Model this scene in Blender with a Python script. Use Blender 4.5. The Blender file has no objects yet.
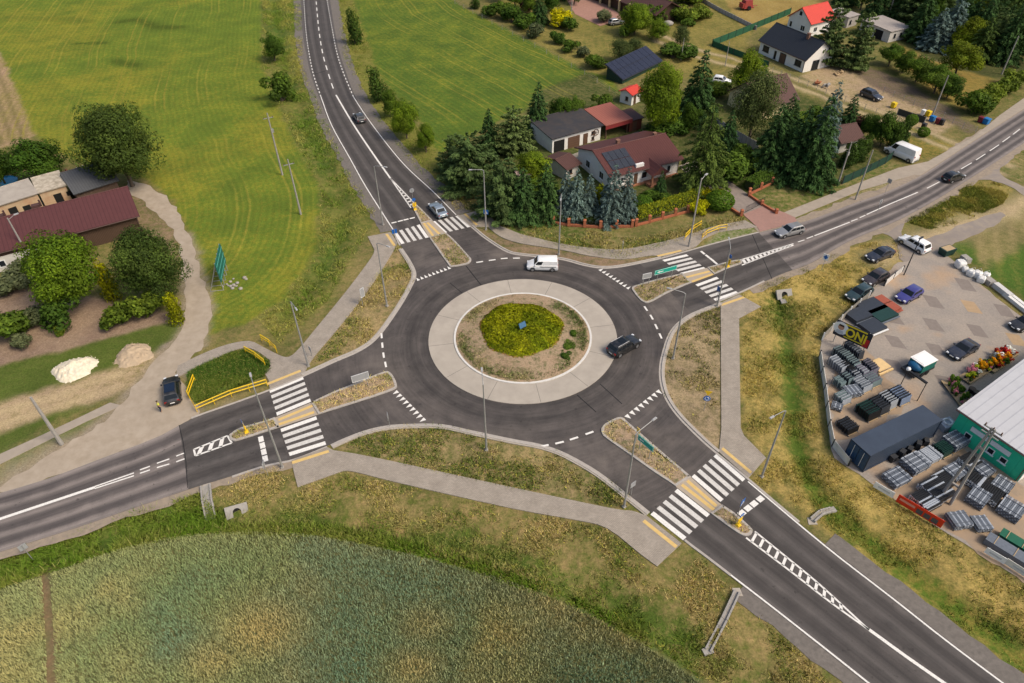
import bpy, math, random
import numpy as np
from mathutils import Vector, Matrix
random.seed(7); RNG = np.random.default_rng(7)
SC = bpy.context.scene; COL = SC.collection; PI = math.pi
# ------------------------------------------------------------------ camera (solved from the roundabout circle and lamp posts)
FPX, PITCH, ROLL, HGT = 705.0, math.radians(41.61), math.radians(-0.70), 60.0
CF = Vector((0, math.cos(PITCH), -math.sin(PITCH))); _r = Vector((1, 0, 0)); _u = _r.cross(CF)
CR = _r*math.cos(ROLL) + _u*math.sin(ROLL); CU = -_r*math.sin(ROLL) + _u*math.cos(ROLL)
cam = bpy.data.objects.new('camera', bpy.data.cameras.new('camera')); COL.objects.link(cam)
m3 = Matrix((CR, CU, -CF)).transposed(); cam.matrix_world = Matrix.Translation((0, 0, HGT)) @ m3.to_4x4()
cam.data.sensor_width = 36; cam.data.lens = FPX*36/1024; cam.data.clip_end = 9000; cam.data.clip_start = .5
SC.camera = cam

def at(x, y, z=0.0):
    "surveyed photo point -> world point at height z"
    d = CF + CR*((x-512)/FPX) - CU*((y-341.5)/FPX)
    t = (z-HGT)/d.z
    return Vector((d.x*t, d.y*t, z))
def ats(pts, z=0.0): return [at(x, y, z) for x, y in pts]
def yaw(a, b): d = b-a; return math.atan2(d.y, d.x)

# ------------------------------------------------------------------ numpy noise
def vnoise(x, y, seed=0):
    xi = np.floor(x).astype(np.int64); yi = np.floor(y).astype(np.int64); fx = x-xi; fy = y-yi
    fx = fx*fx*(3-2*fx); fy = fy*fy*(3-2*fy)
    def h(a, b):
        n = (a*374761393 + b*668265263 + seed*974711) & 0x7fffffff
        n = (n ^ (n >> 13))*1274126177 & 0x7fffffff
        return ((n ^ (n >> 16)) & 0xffff)/65535.0
    return (h(xi, yi)*(1-fx)+h(xi+1, yi)*fx)*(1-fy) + (h(xi, yi+1)*(1-fx)+h(xi+1, yi+1)*fx)*fy
def fbm(x, y, s=1.0, o=4, seed=0):
    v = 0; a = .5; t = 0
    for i in range(o):
        v = v + a*vnoise(x*s+i*17.3, y*s-i*9.1, seed+i); t += a; a *= .55; s *= 2.03
    return v/t
def sdist(X, Y, poly):
    "signed distance to polygon, positive inside; only exact within 6 m of the bounding box"
    P = np.array([(p[0], p[1]) for p in poly]); Q = np.roll(P, -1, 0)
    out = np.full(X.shape, -99.0)
    m = (X > P[:, 0].min()-6) & (X < P[:, 0].max()+6) & (Y > P[:, 1].min()-6) & (Y < P[:, 1].max()+6)
    x = X[m]; y = Y[m]; d = np.full(x.shape, 1e9); ins = np.zeros(x.shape, bool)
    for (ax, ay), (bx, by) in zip(P, Q):
        ex, ey = bx-ax, by-ay; l = ex*ex+ey*ey+1e-12
        t = np.clip(((x-ax)*ex+(y-ay)*ey)/l, 0, 1)
        d = np.minimum(d, (x-ax-t*ex)**2+(y-ay-t*ey)**2)
        c = (ay > y) != (by > y)
        ins ^= c & (x < (bx-ax)*(y-ay)/((by-ay) if abs(by-ay) > 1e-9 else 1e-9)+ax)
    d = np.sqrt(d); out[m] = np.where(ins, d, -d); return out
def ldist(X, Y, line):
    d = np.full(X.shape, 1e9)
    for a, b in zip(line[:-1], line[1:]):
        ex, ey = b[0]-a[0], b[1]-a[1]; l = ex*ex+ey*ey+1e-12
        t = np.clip(((X-a[0])*ex+(Y-a[1])*ey)/l, 0, 1)
        d = np.minimum(d, (X-a[0]-t*ex)**2+(Y-a[1]-t*ey)**2)
    return np.sqrt(d)
def sst(a, b, x): t = np.clip((x-a)/(b-a), 0, 1); return t*t*(3-2*t)
def spline(pts, n=6):
    "Catmull-Rom through the points (2-tuples or Vectors)"
    p = [Vector(q) for q in pts]; p = [p[0]*2-p[1]]+p+[p[-1]*2-p[-2]]; out = []
    for i in range(1, len(p)-2):
        a, b, c, d = p[i-1], p[i], p[i+1], p[i+2]
        for k in range(n):
            t = k/n; out.append(.5*((2*b)+(c-a)*t+(2*a-5*b+4*c-d)*t*t+(3*b-a-3*c+d)*t**3))
    out.append(p[-2]); return out
def extend(pts, d0=0, d1=0):
    p = list(pts)
    if d0: p = [p[0]+(p[0]-p[1]).normalized()*d0]+p
    if d1: p = p+[p[-1]+(p[-1]-p[-2]).normalized()*d1]
    return p

# ------------------------------------------------------------------ materials
def nmat(name):
    m = bpy.data.materials.new(name); m.use_nodes = True; nt = m.node_tree; b = nt.nodes['Principled BSDF']; return m, nt, b
def N(nt, typ, **kw):
    n = nt.nodes.new(typ)
    for k, v in kw.items():
        if k in n.inputs: n.inputs[k].default_value = v
        else: setattr(n, k, v)
    return n
def L(nt, a, b): nt.links.new(a, b)
def mix(nt, fac, a, b, typ='MIX'):
    n = nt.nodes.new('ShaderNodeMix'); n.data_type = 'RGBA'; n.blend_type = typ
    for s, v in ((n.inputs[0], fac), (n.inputs[6], a), (n.inputs[7], b)):
        if hasattr(v, 'node'): L(nt, v, s)
        elif isinstance(v, (int, float)): s.default_value = v
        else: s.default_value = (*v[:3], 1)
    return n.outputs[2]
def mrange(nt, v, a, b, c=0, d=1):
    n = N(nt, 'ShaderNodeMapRange'); L(nt, v, n.inputs[0]); n.inputs[1].default_value = a; n.inputs[2].default_value = b
    n.inputs[3].default_value = c; n.inputs[4].default_value = d; return n.outputs[0]
def noise(nt, vec, s, det=4, rough=.6):
    n = N(nt, 'ShaderNodeTexNoise'); n.inputs['Scale'].default_value = s; n.inputs['Detail'].default_value = det; n.inputs['Roughness'].default_value = rough
    L(nt, vec, n.inputs['Vector']); return n.outputs['Fac']
_M = {}
def mat(name, col, rough=.7, var=.25, scale=3.0, metal=0.0, col2=None, bump=0.0, spec=.3):
    "painted / cast / woven surface: base colour with two octaves of wear"
    if name in _M: return _M[name]
    m, nt, b = nmat(name); tc = N(nt, 'ShaderNodeTexCoord').outputs['Object']
    n1 = noise(nt, tc, scale, 6, .65); n2 = noise(nt, tc, scale*.23, 3)
    c2 = col2 or tuple(c*(1-var) for c in col)
    f = mrange(nt, n1, .38, .66)
    c = mix(nt, f, col, c2)
    c = mix(nt, mrange(nt, n2, .3, .7, 0, .6), c, tuple(x*(1-var*.8) for x in col))
    L(nt, c, b.inputs['Base Color']); b.inputs['Roughness'].default_value = rough; b.inputs['Metallic'].default_value = metal
    b.inputs['Specular IOR Level'].default_value = spec
    if bump:
        bp = N(nt, 'ShaderNodeBump'); bp.inputs['Strength'].default_value = bump; bp.inputs['Distance'].default_value = .03
        L(nt, n1, bp.inputs['Height']); L(nt, bp.outputs[0], b.inputs['Normal'])
    _M[name] = m; return m
def paint(name, col, metal=.0):
    "car paint with a thin film of dust"
    if name in _M: return _M[name]
    m, nt, b = nmat(name); tc = N(nt, 'ShaderNodeTexCoord').outputs['Object']
    c = mix(nt, mrange(nt, noise(nt, tc, 2.5, 5), .45, .8, 0, .25), col, (.22, .2, .17))
    L(nt, c, b.inputs['Base Color']); b.inputs['Roughness'].default_value = .32; b.inputs['Metallic'].default_value = metal
    b.inputs['Coat Weight'].default_value = .6; b.inputs['Coat Roughness'].default_value = .08
    _M[name] = m; return m
def striped(name, c1, c2, axis, period, duty=.5, rough=.5, metal=0.0, var=.2, soft=.08, spec=.22):
    "surface with ribs or seams along one object axis (corrugated sheet, boards, tiles)"
    if name in _M: return _M[name]
    m, nt, b = nmat(name); tc = N(nt, 'ShaderNodeTexCoord').outputs['Object']
    sx = N(nt, 'ShaderNodeSeparateXYZ'); L(nt, tc, sx.inputs[0])
    w = N(nt, 'ShaderNodeMath', operation='FRACT'); mu = N(nt, 'ShaderNodeMath', operation='MULTIPLY'); mu.inputs[1].default_value = 1/period
    L(nt, sx.outputs['xyz'.index(axis)], mu.inputs[0]); L(nt, mu.outputs[0], w.inputs[0])
    f = mrange(nt, w.outputs[0], duty-soft, duty+soft)
    c = mix(nt, f, c1, c2); n1 = noise(nt, tc, 1.3, 6)
    c = mix(nt, mrange(nt, n1, .35, .75, 0, var), c, tuple(x*.45 for x in c1))
    L(nt, c, b.inputs['Base Color']); b.inputs['Roughness'].default_value = rough; b.inputs['Metallic'].default_value = metal
    b.inputs['Specular IOR Level'].default_value = spec
    bp = N(nt, 'ShaderNodeBump'); bp.inputs['Strength'].default_value = .4; bp.inputs['Distance'].default_value = .03
    L(nt, f, bp.inputs['Height']); L(nt, bp.outputs[0], b.inputs['Normal'])
    _M[name] = m; return m
def attrmat(name, rough=.85, trans=.25, gain=1.0):
    "foliage: colour per leaf stored in the mesh"
    if name in _M: return _M[name]
    m, nt, b = nmat(name); a = N(nt, 'ShaderNodeAttribute', attribute_name='col')
    c = a.outputs['Color']; out = nt.nodes['Material Output']
    oi = N(nt, 'ShaderNodeObjectInfo'); hs = N(nt, 'ShaderNodeHueSaturation'); L(nt, c, hs.inputs['Color'])
    L(nt, mrange(nt, oi.outputs['Random'], 0, 1, gain*.82, gain*1.2), hs.inputs['Value']); hs.inputs['Saturation'].default_value = 1.08
    L(nt, mrange(nt, oi.outputs['Random'], 0, 1, .522, .500), hs.inputs['Hue'])
    c = hs.outputs['Color']
    L(nt, c, b.inputs['Base Color']); b.inputs['Roughness'].default_value = rough; b.inputs['Specular IOR Level'].default_value = .25
    if trans:
        t = N(nt, 'ShaderNodeBsdfTranslucent'); L(nt, c, t.inputs['Color']); ms = N(nt, 'ShaderNodeMixShader'); ms.inputs[0].default_value = trans
        L(nt, b.outputs[0], ms.inputs[1]); L(nt, t.outputs[0], ms.inputs[2]); L(nt, ms.outputs[0], out.inputs['Surface'])
    _M[name] = m; return m

# ------------------------------------------------------------------ mesh helpers
def rawmesh(name, V, Fc, mats=(), mi=None, smooth=None):
    me = bpy.data.meshes.new(name); me.from_pydata([tuple(v) for v in V], [], Fc)
    for m in mats: me.materials.append(m)
    if mi is not None: me.polygons.foreach_set('material_index', np.array(mi, np.int32))
    if smooth:
        me.polygons.foreach_set('use_smooth', np.ones(len(me.polygons), bool)); me.set_sharp_from_angle(angle=math.radians(smooth))
    me.update(); return me
def npmesh(name, V, quads, mats, cols=None, nrm=None):
    "big mesh from numpy: V (n,3), faces (m,3|4), cols (n,3)"
    k = quads.shape[1]; me = bpy.data.meshes.new(name); me.vertices.add(len(V)); me.vertices.foreach_set('co', V.astype(np.float32).ravel())
    me.loops.add(quads.size); me.loops.foreach_set('vertex_index', quads.astype(np.int32).ravel())
    me.polygons.add(len(quads)); me.polygons.foreach_set('loop_start', (np.arange(len(quads))*k).astype(np.int32))
    for m in mats: me.materials.append(m)
    if cols is not None:
        a = me.attributes.new('col', 'FLOAT_COLOR', 'POINT'); c = np.ones((len(V), 4), np.float32); c[:, :3] = cols; a.data.foreach_set('color', c.ravel())
    me.update(calc_edges=True)
    if nrm is not None: a = me.attributes.new('custom_normal', 'FLOAT_VECTOR', 'POINT'); a.data.foreach_set('vector', nrm.astype(np.float32).ravel())
    return me
class MB:
    def __init__(s): s.V = []; s.F = []; s.I = []
    def add(s, V, F, i=0):
        o = len(s.V); s.V += [tuple(v) for v in V]; s.F += [tuple(k+o for k in f) for f in F]; s.I += [i]*len(F); return s
    def box(s, c, d, rz=0, i=0, taper=1.0, rx=0, ry=0):
        M = Matrix.Translation(c) @ Matrix.Rotation(rz, 4, 'Z') @ Matrix.Rotation(ry, 4, 'Y') @ Matrix.Rotation(rx, 4, 'X')
        V = []
        for z in (-1, 1):
            k = taper if z > 0 else 1
            V += [M @ Vector((x*d[0]/2*k, y*d[1]/2*k, z*d[2]/2)) for x, y in ((-1, -1), (1, -1), (1, 1), (-1, 1))]
        return s.add(V, [(3, 2, 1, 0), (4, 5, 6, 7), (0, 1, 5, 4), (1, 2, 6, 5), (2, 3, 7, 6), (3, 0, 4, 7)], i)
    def prism(s, poly, z0, z1, i=0, cap=True):
        P = [Vector(p) for p in poly]
        if sum(a.x*b.y-b.x*a.y for a, b in zip(P, P[1:]+P[:1])) < 0: P = P[::-1]
        n = len(P); V = [(p.x, p.y, z0) for p in P]+[(p.x, p.y, z1) for p in P]
        F = [(k, (k+1) % n, (k+1) % n+n, k+n) for k in range(n)]
        if cap: F += [tuple(range(n, 2*n)), tuple(range(n-1, -1, -1))]
        return s.add(V, F, i)
    def tube(s, pts, r, n=8, i=0, cap=True):
        pts = [Vector(p) for p in pts]; rs = r if isinstance(r, (list, tuple)) else [r]*len(pts); V = []
        for k, p in enumerate(pts):
            d = (pts[min(k+1, len(pts)-1)]-pts[max(k-1, 0)]).normalized()
            a = d.orthogonal().normalized() if abs(d.z) < .95 else Vector((1, 0, 0)); a = (a-d*a.dot(d)).normalized(); b = d.cross(a)
            V += [p+(a*math.cos(2*PI*j/n)+b*math.sin(2*PI*j/n))*rs[k] for j in range(n)]
        F = [(k*n+j, k*n+(j+1) % n, (k+1)*n+(j+1) % n, (k+1)*n+j) for k in range(len(pts)-1) for j in range(n)]
        if cap: F += [tuple(range(n-1, -1, -1)), tuple(range((len(pts)-1)*n, len(pts)*n))]
        return s.add(V, F, i)
    def ball(s, c, r, n=10, m=6, i=0, sc=(1, 1, 1)):
        V = []; c = Vector(c)
        for k in range(m+1):
            t = PI*k/m
            for j in range(n):
                a = 2*PI*j/n; V.append(c+Vector((math.sin(t)*math.cos(a)*sc[0], math.sin(t)*math.sin(a)*sc[1], math.cos(t)*sc[2]))*r)
        return s.add(V, [(k*n+j, (k+1)*n+j, (k+1)*n+(j+1) % n, k*n+(j+1) % n) for k in range(m) for j in range(n)], i)
    def quad(s, a, b, c, d, i=0): return s.add([a, b, c, d], [(0, 1, 2, 3)], i)
    def panel(s, a, b, c, d, off=.01, i=0):
        "thin slab lying proud of the quad abcd"
        a, b, c, d = map(Vector, (a, b, c, d)); n = (c-a).cross(d-b).normalized()*off
        return s.add([a+n*.05, b+n*.05, c+n*.05, d+n*.05, a+n, b+n, c+n, d+n], [(4, 5, 6, 7), (0, 1, 5, 4), (1, 2, 6, 5), (2, 3, 7, 6), (3, 0, 4, 7)], i)
    def mesh(s, name, mats, smooth=None):
        mats = mats if isinstance(mats, (list, tuple)) else [mats]
        return rawmesh(name, s.V, s.F, mats, s.I, smooth)
    def obj(s, name, mats, parent=None, smooth=None, label=None):
        return link(name, s.mesh(name, mats, smooth), parent, label)
def link(name, me, parent=None, label=None):
    o = bpy.data.objects.new(name, me); COL.objects.link(o)
    if parent: o.parent = parent
    if label: o['label'] = label
    return o
def thing(name, label, cat, loc, rz=0, group=None):
    o = bpy.data.objects.new(name, None); COL.objects.link(o); o.location = loc; o.rotation_euler = (0, 0, rz); o.empty_display_size = .2
    return tag(o, label, cat, group)
def tag(o, label, cat, group=None, kind=None):
    o['label'] = label; o['category'] = cat
    if group: o['group'] = group
    if kind: o['kind'] = kind
    return o
def struct(o): o['kind'] = 'structure'; return o
def copy_tree(root, loc, rz, label, group=None):
    r = root.copy(); COL.objects.link(r); r.location = loc; r.rotation_euler = (0, 0, rz); r['label'] = label
    if group: r['group'] = group
    for ch in list(root.children):
        c = ch.copy(); COL.objects.link(c); c.parent = r
        for g in list(ch.children):
            d = g.copy(); COL.objects.link(d); d.parent = c
    return r
def sheet(name, poly, z, m, jit=0, seed=0):
    "flat surface from a world-space outline, optionally with a ragged natural edge"
    P = [Vector((p[0], p[1], z)) for p in poly]
    if jit:
        Q = []; rr = random.Random(seed)
        for a, b in zip(P, P[1:]+P[:1]):
            n = max(1, int((b-a).length/1.2)); nn = Vector((-(b-a).y, (b-a).x, 0)).normalized()
            for k in range(n): Q.append(a.lerp(b, k/n)+nn*rr.uniform(-jit, jit))
        P = Q
    if sum(a.x*b.y-b.x*a.y for a, b in zip(P, P[1:]+P[:1])) < 0: P = P[::-1]
    return struct(link(name, rawmesh(name, P, [tuple(range(len(P)))], [m])))
def strip(mb, line, w, z0, z1, side=1, i=0, closed=False):
    "raised band following a polyline, w wide to one side (side=0: centred)"
    P = [Vector((p[0], p[1], 0)) for p in line]; n = len(P); A = []; B = []
    for k in range(n):
        a = P[(k-1) % n] if closed else P[max(k-1, 0)]; b = P[(k+1) % n] if closed else P[min(k+1, n-1)]
        d = (b-a).normalized(); q = Vector((-d.y, d.x, 0))
        if side == 0: A.append(P[k]-q*w/2); B.append(P[k]+q*w/2)
        else: A.append(P[k]); B.append(P[k]+q*w*side)
    for k in range(n if closed else n-1):
        j = (k+1) % n; a, b, c, d = A[k], A[j], B[j], B[k]
        if side < 0: a, b, c, d = d, c, b, a
        V = [(p.x, p.y, z1) for p in (a, b, c, d)]; F = [(0, 1, 2, 3)]
        if z1-z0 > .02:
            V += [(p.x, p.y, z0) for p in (a, b, c, d)]; F += [(0, 4, 5, 1), (2, 6, 7, 3)]
            if not closed and k == 0: F.append((3, 7, 4, 0))
            if not closed and k == n-2: F.append((1, 5, 6, 2))
        mb.add(V, F, i)
    return mb
# ================================================================== GROUND
W_PX = [(0, 588), (50, 572), (105, 552), (150, 540), (200, 532), (270, 530), (330, 536), (400, 550), (450, 563), (512, 580), (580, 608), (640, 640), (690, 672), (712, 690)]
WHEAT = extend(spline(ats(W_PX), 4), 25, 6)
WHEAT = WHEAT+[Vector((18, 8, 0)), Vector((-75, 8, 0))]
D1 = extend(spline(ats([(0, 566), (80, 543), (160, 522), (240, 515), (300, 513), (380, 526), (450, 540), (520, 558), (600, 590), (660, 625), (720, 662)]), 4), 30, 20)
D2 = extend(spline(ats([(272, -10), (284, 60), (304, 120), (328, 170), (343, 215), (328, 262), (285, 315)]), 4), 30, 0)
D3 = extend(spline(ats([(778, 300), (790, 350), (796, 430), (812, 480), (845, 515), (900, 566), (1000, 638)]), 4), 0, 30)
DITCH = ((D1, .75, 1.5), (D2, .5, 1.3), (D3, .65, 1.3))
def gz(X, Y):
    z = np.zeros_like(X)-.05
    for ln, dep, w in DITCH: z = z-dep*np.exp(-(ldist(X, Y, ln)/w)**2)
    return z
def gz1(p): return float(gz(np.array([p[0]]), np.array([p[1]]))[0])
def gat(x, y): p = at(x, y); p.z = gz1(p); return p

GREEN = (.075, .10, .020); LUSH = (.085, .135, .017); DRY = (.29, .215, .105); GOLD = (.265, .19, .05); SOIL = (.235, .165, .105); SAND = (.36, .27, .165)
FIELD = (.106, .155, .019); FIELDY = (.205, .195, .024); F2 = (.076, .126, .018); LAWN = (.072, .105, .018)
def px(*a): return [(p.x, p.y) for p in ats(a)]
Z = [  # outline, colour a, colour b, share of a, edge softness (m)
 (px((-150, -60), (262, -60), (262, 67), (288, 127), (306, 157), (318, 187), (322, 228), (318, 250), (309, 270), (283, 300), (256, 318), (227, 328), (208, 334), (212, 310), (205, 283), (190, 233), (170, 200), (150, 180), (70, 160), (34, 135), (-60, 160), (-260, 200)), FIELD, FIELDY, .62, .5),
 (px((0, 52), (34, 135), (20, 143), (0, 147), (-110, 175), (-260, 190), (-150, -60)), (.36, .25, .15), (.21, .17, .06), .6, .4),
 (px((340, -60), (353, 0), (366, 43), (379.5, 77), (423, 123), (433, 147), (443, 153), (470, 135), (520, 112), (575, 108), (612, 96), (622, 97), (612, 76), (590, 72), (530, 41), (460, 5), (400, -40)), F2, FIELDY, .76, .4),
 (px((262, -60), (300, -60), (304, 67), (346, 165), (378, 214), (330, 300), (280, 345), (256, 318), (283, 300), (318, 250), (320, 190), (288, 127), (262, 67)), (.085, .115, .02), (.20, .175, .05), .58, 1.0),
 (px((332, -60), (353, 0), (380, 77), (433, 147), (470, 190), (440, 200), (372, 115), (342, 56)), (.115, .135, .022), (.21, .18, .05), .55, .8),
 (px((455, 210), (440, 190), (480, 205), (560, 225), (640, 238), (690, 225), (745, 212), (745, 225), (690, 240), (620, 260), (512, 240), (485, 212)), LAWN, DRY, .62, .8),
 (px((397, 243), (411, 262), (416, 277), (411, 290), (384, 328), (366, 347), (311, 365), (339, 327), (372, 280)), GREEN, DRY, .33, .2),
 (px((340, 446), (362, 432), (400, 424), (440, 424), (470, 430), (512, 440), (560, 450), (602, 473), (632, 496), (628, 510), (512, 490), (400, 466)), GREEN, DRY, .40, .2),
 (px((722, 302), (687, 316), (666, 335), (658, 372), (661, 393), (680, 422), (721, 452)), (.10, .095, .035), (.31, .235, .14), .27, .2),
 (px((470, 226), (520, 243), (560, 250), (622, 260), (660, 256), (600, 270), (516, 256)), GREEN, SOIL, .30, .2),
 (px((200, 500), (230, 476), (293, 462), (298, 487), (343, 472), (400, 484), (512, 508), (607, 528), (657, 566), (690, 545), (735, 590), (800, 650), (840, 690), (700, 680), (640, 638), (580, 606), (450, 560), (330, 534), (230, 530)), (.10, .115, .025), (.27, .195, .085), .50, .6),
 (px((0, 556), (70, 534), (140, 510), (200, 492), (230, 520), (330, 520), (450, 548), (580, 596), (640, 628), (690, 660), (712, 690), (690, 672), (640, 642), (580, 610), (450, 565), (330, 538), (200, 534), (105, 555), (0, 590), (-200, 660), (-200, 610)), LUSH, (.17, .15, .045), .66, .8),
 (px((741, 293), (800, 268), (850, 245), (900, 238), (905, 266), (822, 338), (818, 360), (830, 452), (872, 484), (980, 554), (1024, 584), (1150, 660), (1150, 740), (1024, 675), (905, 588), (820, 525), (750, 480), (768, 458), (742, 430)), (.11, .115, .028), (.36, .265, .085), .34, .5),
 (px((783, 345), (790, 340), (802, 430), (818, 478), (850, 510), (910, 560), (1010, 632), (1100, 690), (1080, 710), (1005, 660), (900, 580), (836, 526), (806, 490), (788, 430)), LUSH, GOLD, .72, 1.0),
 (px((902, 221), (935, 204), (972, 181), (990, 180), (1014, 188), (1004, 204), (960, 224), (930, 230)), (.11, .125, .025), (.27, .205, .065), .48, .3),
 (px((995, 168), (1030, 148), (1120, 100), (1150, 240), (1024, 184)), LAWN, DRY, .7, .3),
 (px((955, 247), (1024, 206), (1150, 150), (1200, 360), (1024, 300), (990, 275)), (.062, .115, .018), (.15, .155, .035), .74, .5),
 (px((965, 235), (1024, 210), (1090, 185), (1090, 205), (1024, 245), (985, 268)), (.15, .14, .05), (.25, .2, .09), .5, 1.0),
 (px((784, 212), (748, 193), (795, 172), (822, 185), (838, 184), (890, 160), (897, 167)), LAWN, DRY, .66, .5),
 (px((800, 218), (880, 184), (912, 175), (915, 178), (854, 203), (801, 223)), LAWN, (.33, .26, .16), .5, .3),
 (px((899, 120), (958, 144), (925, 160), (898, 160), (880, 130)), LAWN, GOLD, .5, .6),
 (px((540, 90), (590, 72), (622, 95), (680, 90), (760, 70), (850, 120), (885, 160), (838, 183), (748, 193), (700, 203), (637, 222), (500, 205), (470, 180)), (.055, .075, .018), (.17, .145, .06), .70, 1.0),
 (px((455, -20), (530, 40), (590, 72), (700, 80), (760, 60), (745, 40), (770, 0), (780, -60), (440, -60)), (.12, .13, .03), (.25, .195, .06), .50, 1.0),
 (px((690, -60), (740, 25), (790, 30), (850, 0), (860, -60)), GOLD, (.30, .22, .085), .55, .5),
 (px((800, 76), (828, 60), (880, 78), (930, 105), (955, 125), (940, 134), (880, 112), (840, 100)), SAND, (.16, .14, .05), .72, .8),
 (px((855, 62), (900, 78), (960, 115), (985, 132), (970, 134), (930, 112), (880, 90), (850, 72)), (.16, .12, .085), (.10, .10, .03), .7, .8),
 (px((895, 45), (930, 48), (990, 75), (1000, 95), (960, 110), (930, 90), (890, 55)), GOLD, (.10, .11, .03), .6, 1.0),
 (px((920, 42), (940, 48), (942, 62), (920, 56)), (.22, .17, .12), GOLD, .7, 1.0),
 (px((880, -60), (890, 40), (960, 70), (1005, 80), (1150, 60), (1150, -60)), (.05, .065, .018), (.10, .09, .035), .6, 1.0),
 (px((-150, 275), (0, 290), (40, 288), (110, 300), (186, 315), (178, 322), (90, 342), (0, 366), (-150, 400)), (.235, .165, .115), (.28, .205, .145), .5, .4),
 (px((-150, 405), (0, 366), (90, 342), (180, 320), (184, 330), (170, 347), (130, 388), (60, 418), (0, 455), (-150, 500)), LAWN, (.10, .12, .028), .6, .6),
 (px((-150, 445), (0, 400), (60, 385), (110, 368), (165, 352), (130, 390), (70, 408), (0, 432), (-150, 480)), SAND, (.19, .16, .06), .66, .8),
 (px((135, 192), (160, 190), (176, 225), (182, 262), (120, 235)), (.10, .115, .03), SOIL, .5, .6),
 (px((-150, 468), (0, 455), (41, 436), (108, 405), (120, 404), (91, 429), (54, 454), (0, 486), (-150, 540)), (.10, .13, .025), DRY, .8, .4),
 (px((187, 372), (208, 362), (231, 352), (247, 349), (270, 361), (271, 370), (265, 376), (195, 406), (187, 393)), (.065, .10, .016), (.10, .12, .025), .75, .2),
 (px((700, 250), (720, 230), (742, 223), (760, 230), (740, 238)), LUSH, (.33, .28, .2), .7, .3),
]
xs = np.arange(-168, 186, .55); ys = np.arange(12, 296, .55)
GX, GY = np.meshgrid(xs, ys)
wx = GX+(fbm(GX, GY, .45, 3, 3)-.5)*1.6; wy = GY+(fbm(GX, GY, .45, 3, 5)-.5)*1.6
ca = np.zeros(GX.shape+(4,)); cb = np.zeros_like(ca); ca[..., :3] = (.10, .115, .028); cb[..., :3] = (.22, .17, .07); ca[..., 3] = .55
big = fbm(GX, GY, .035, 4, 11)
for poly, a, b, fr, so in Z:
    w = sst(-so, so, sdist(wx if so > .3 else GX, wy if so > .3 else GY, poly))[..., None]
    ca = ca*(1-w)+np.array((*a, fr))*w; cb = cb*(1-w)+np.array((*b, 0))*w
# tramlines and growth bands of the two meadows follow their edges
fa = np.zeros_like(ca)    # distance to the field edge, share of meadow, visibility of the wheel lines
def band(poly, edge, seed):
    w = sst(-.3, .8, sdist(GX, GY, poly)); d = ldist(GX, GY, edge)+(fbm(GX, GY, .05, 3, seed)-.5)*2.5
    fa[..., 0] = np.where(w > 0, d, fa[..., 0]); fa[..., 1] = np.maximum(fa[..., 1], w); fa[..., 2] += w*sst(.34, .56, fbm(GX, GY, .04, 3, seed+4)); return w
e1 = [Vector(p) for p in px((262, -60), (262, 67), (288, 127), (306, 157), (320, 190), (321, 235), (309, 270), (283, 300), (256, 318))]
w1 = band(Z[0][0], spline(e1, 4), 21)
w3 = band(Z[2][0], [Vector((a[0], a[1], 0)) for a in px((420, -30), (460, 5), (530, 41), (622, 85))], 31)
yel = sst(.44, .66, fbm(GX, GY, .045, 4, 41)); ca[..., 3] -= w1*(yel*.32-.16)
dk = sst(.60, .74, fbm(GX+40, GY*1.6, .05, 4, 44))*w1; ca[..., :3] = ca[..., :3]*(1-dk[..., None]*.0); cb[..., :3] *= (1-.25*dk[..., None])
dkp = np.zeros_like(GX)     # the darker tongues of lusher growth near the top of the left meadow
for ln, r in ((((118, 22), (138, 19), (155, 27), (180, 27)), 2.0), (((118, 61), (134, 65)), 2.2), (((76, 43), (105, 43)), 1.2)):
    dkp = np.maximum(dkp, np.exp(-(ldist(wx, wy, ats(ln))/r)**2))
ca[..., :3] = ca[..., :3]*(1-.38*dkp[..., None]); ca[..., 3] += .45*dkp
eA, eB = at(0, 52), at(34, 135); eD = (eB-eA).normalized(); rows = np.cos(((GX-eA.x)*-eD.y+(GY-eA.y)*eD.x)*2*PI/1.9); wS = sst(0, 1, sdist(GX, GY, Z[1][0])); q = (wS*(.5+.5*rows)*.75)[..., None]; ca[..., :3] = ca[..., :3]*(1-q)+np.array((.17, .135, .06))*q; cb[..., :3] = cb[..., :3]*(1-q)+np.array((.14, .12, .045))*q
rw = sst(-.5, .5, sdist(GX, GY, Z[16][0])); ca[..., 3] -= rw*.2*np.cos((GX*.9-GY*.42)*2*PI/2.2)
ww = sst(-.5, .5, sdist(GX, GY, [(p.x, p.y) for p in WHEAT]))[..., None]
ca = ca*(1-ww)+np.array((.11, .13, .06, .6))*ww; cb = cb*(1-ww)+np.array((.15, .13, .05, 0))*ww
q = np.exp(-(ldist(wx, wy, extend(ats([(40, 560), (46, 574), (50, 640), (52, 690)]), 0, 10))/.45)**2)[..., None]; ca = ca*(1-q)+np.array((.20, .13, .075, .7))*q; cb = cb*(1-q)+np.array((.16, .11, .06, 0))*q
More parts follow.
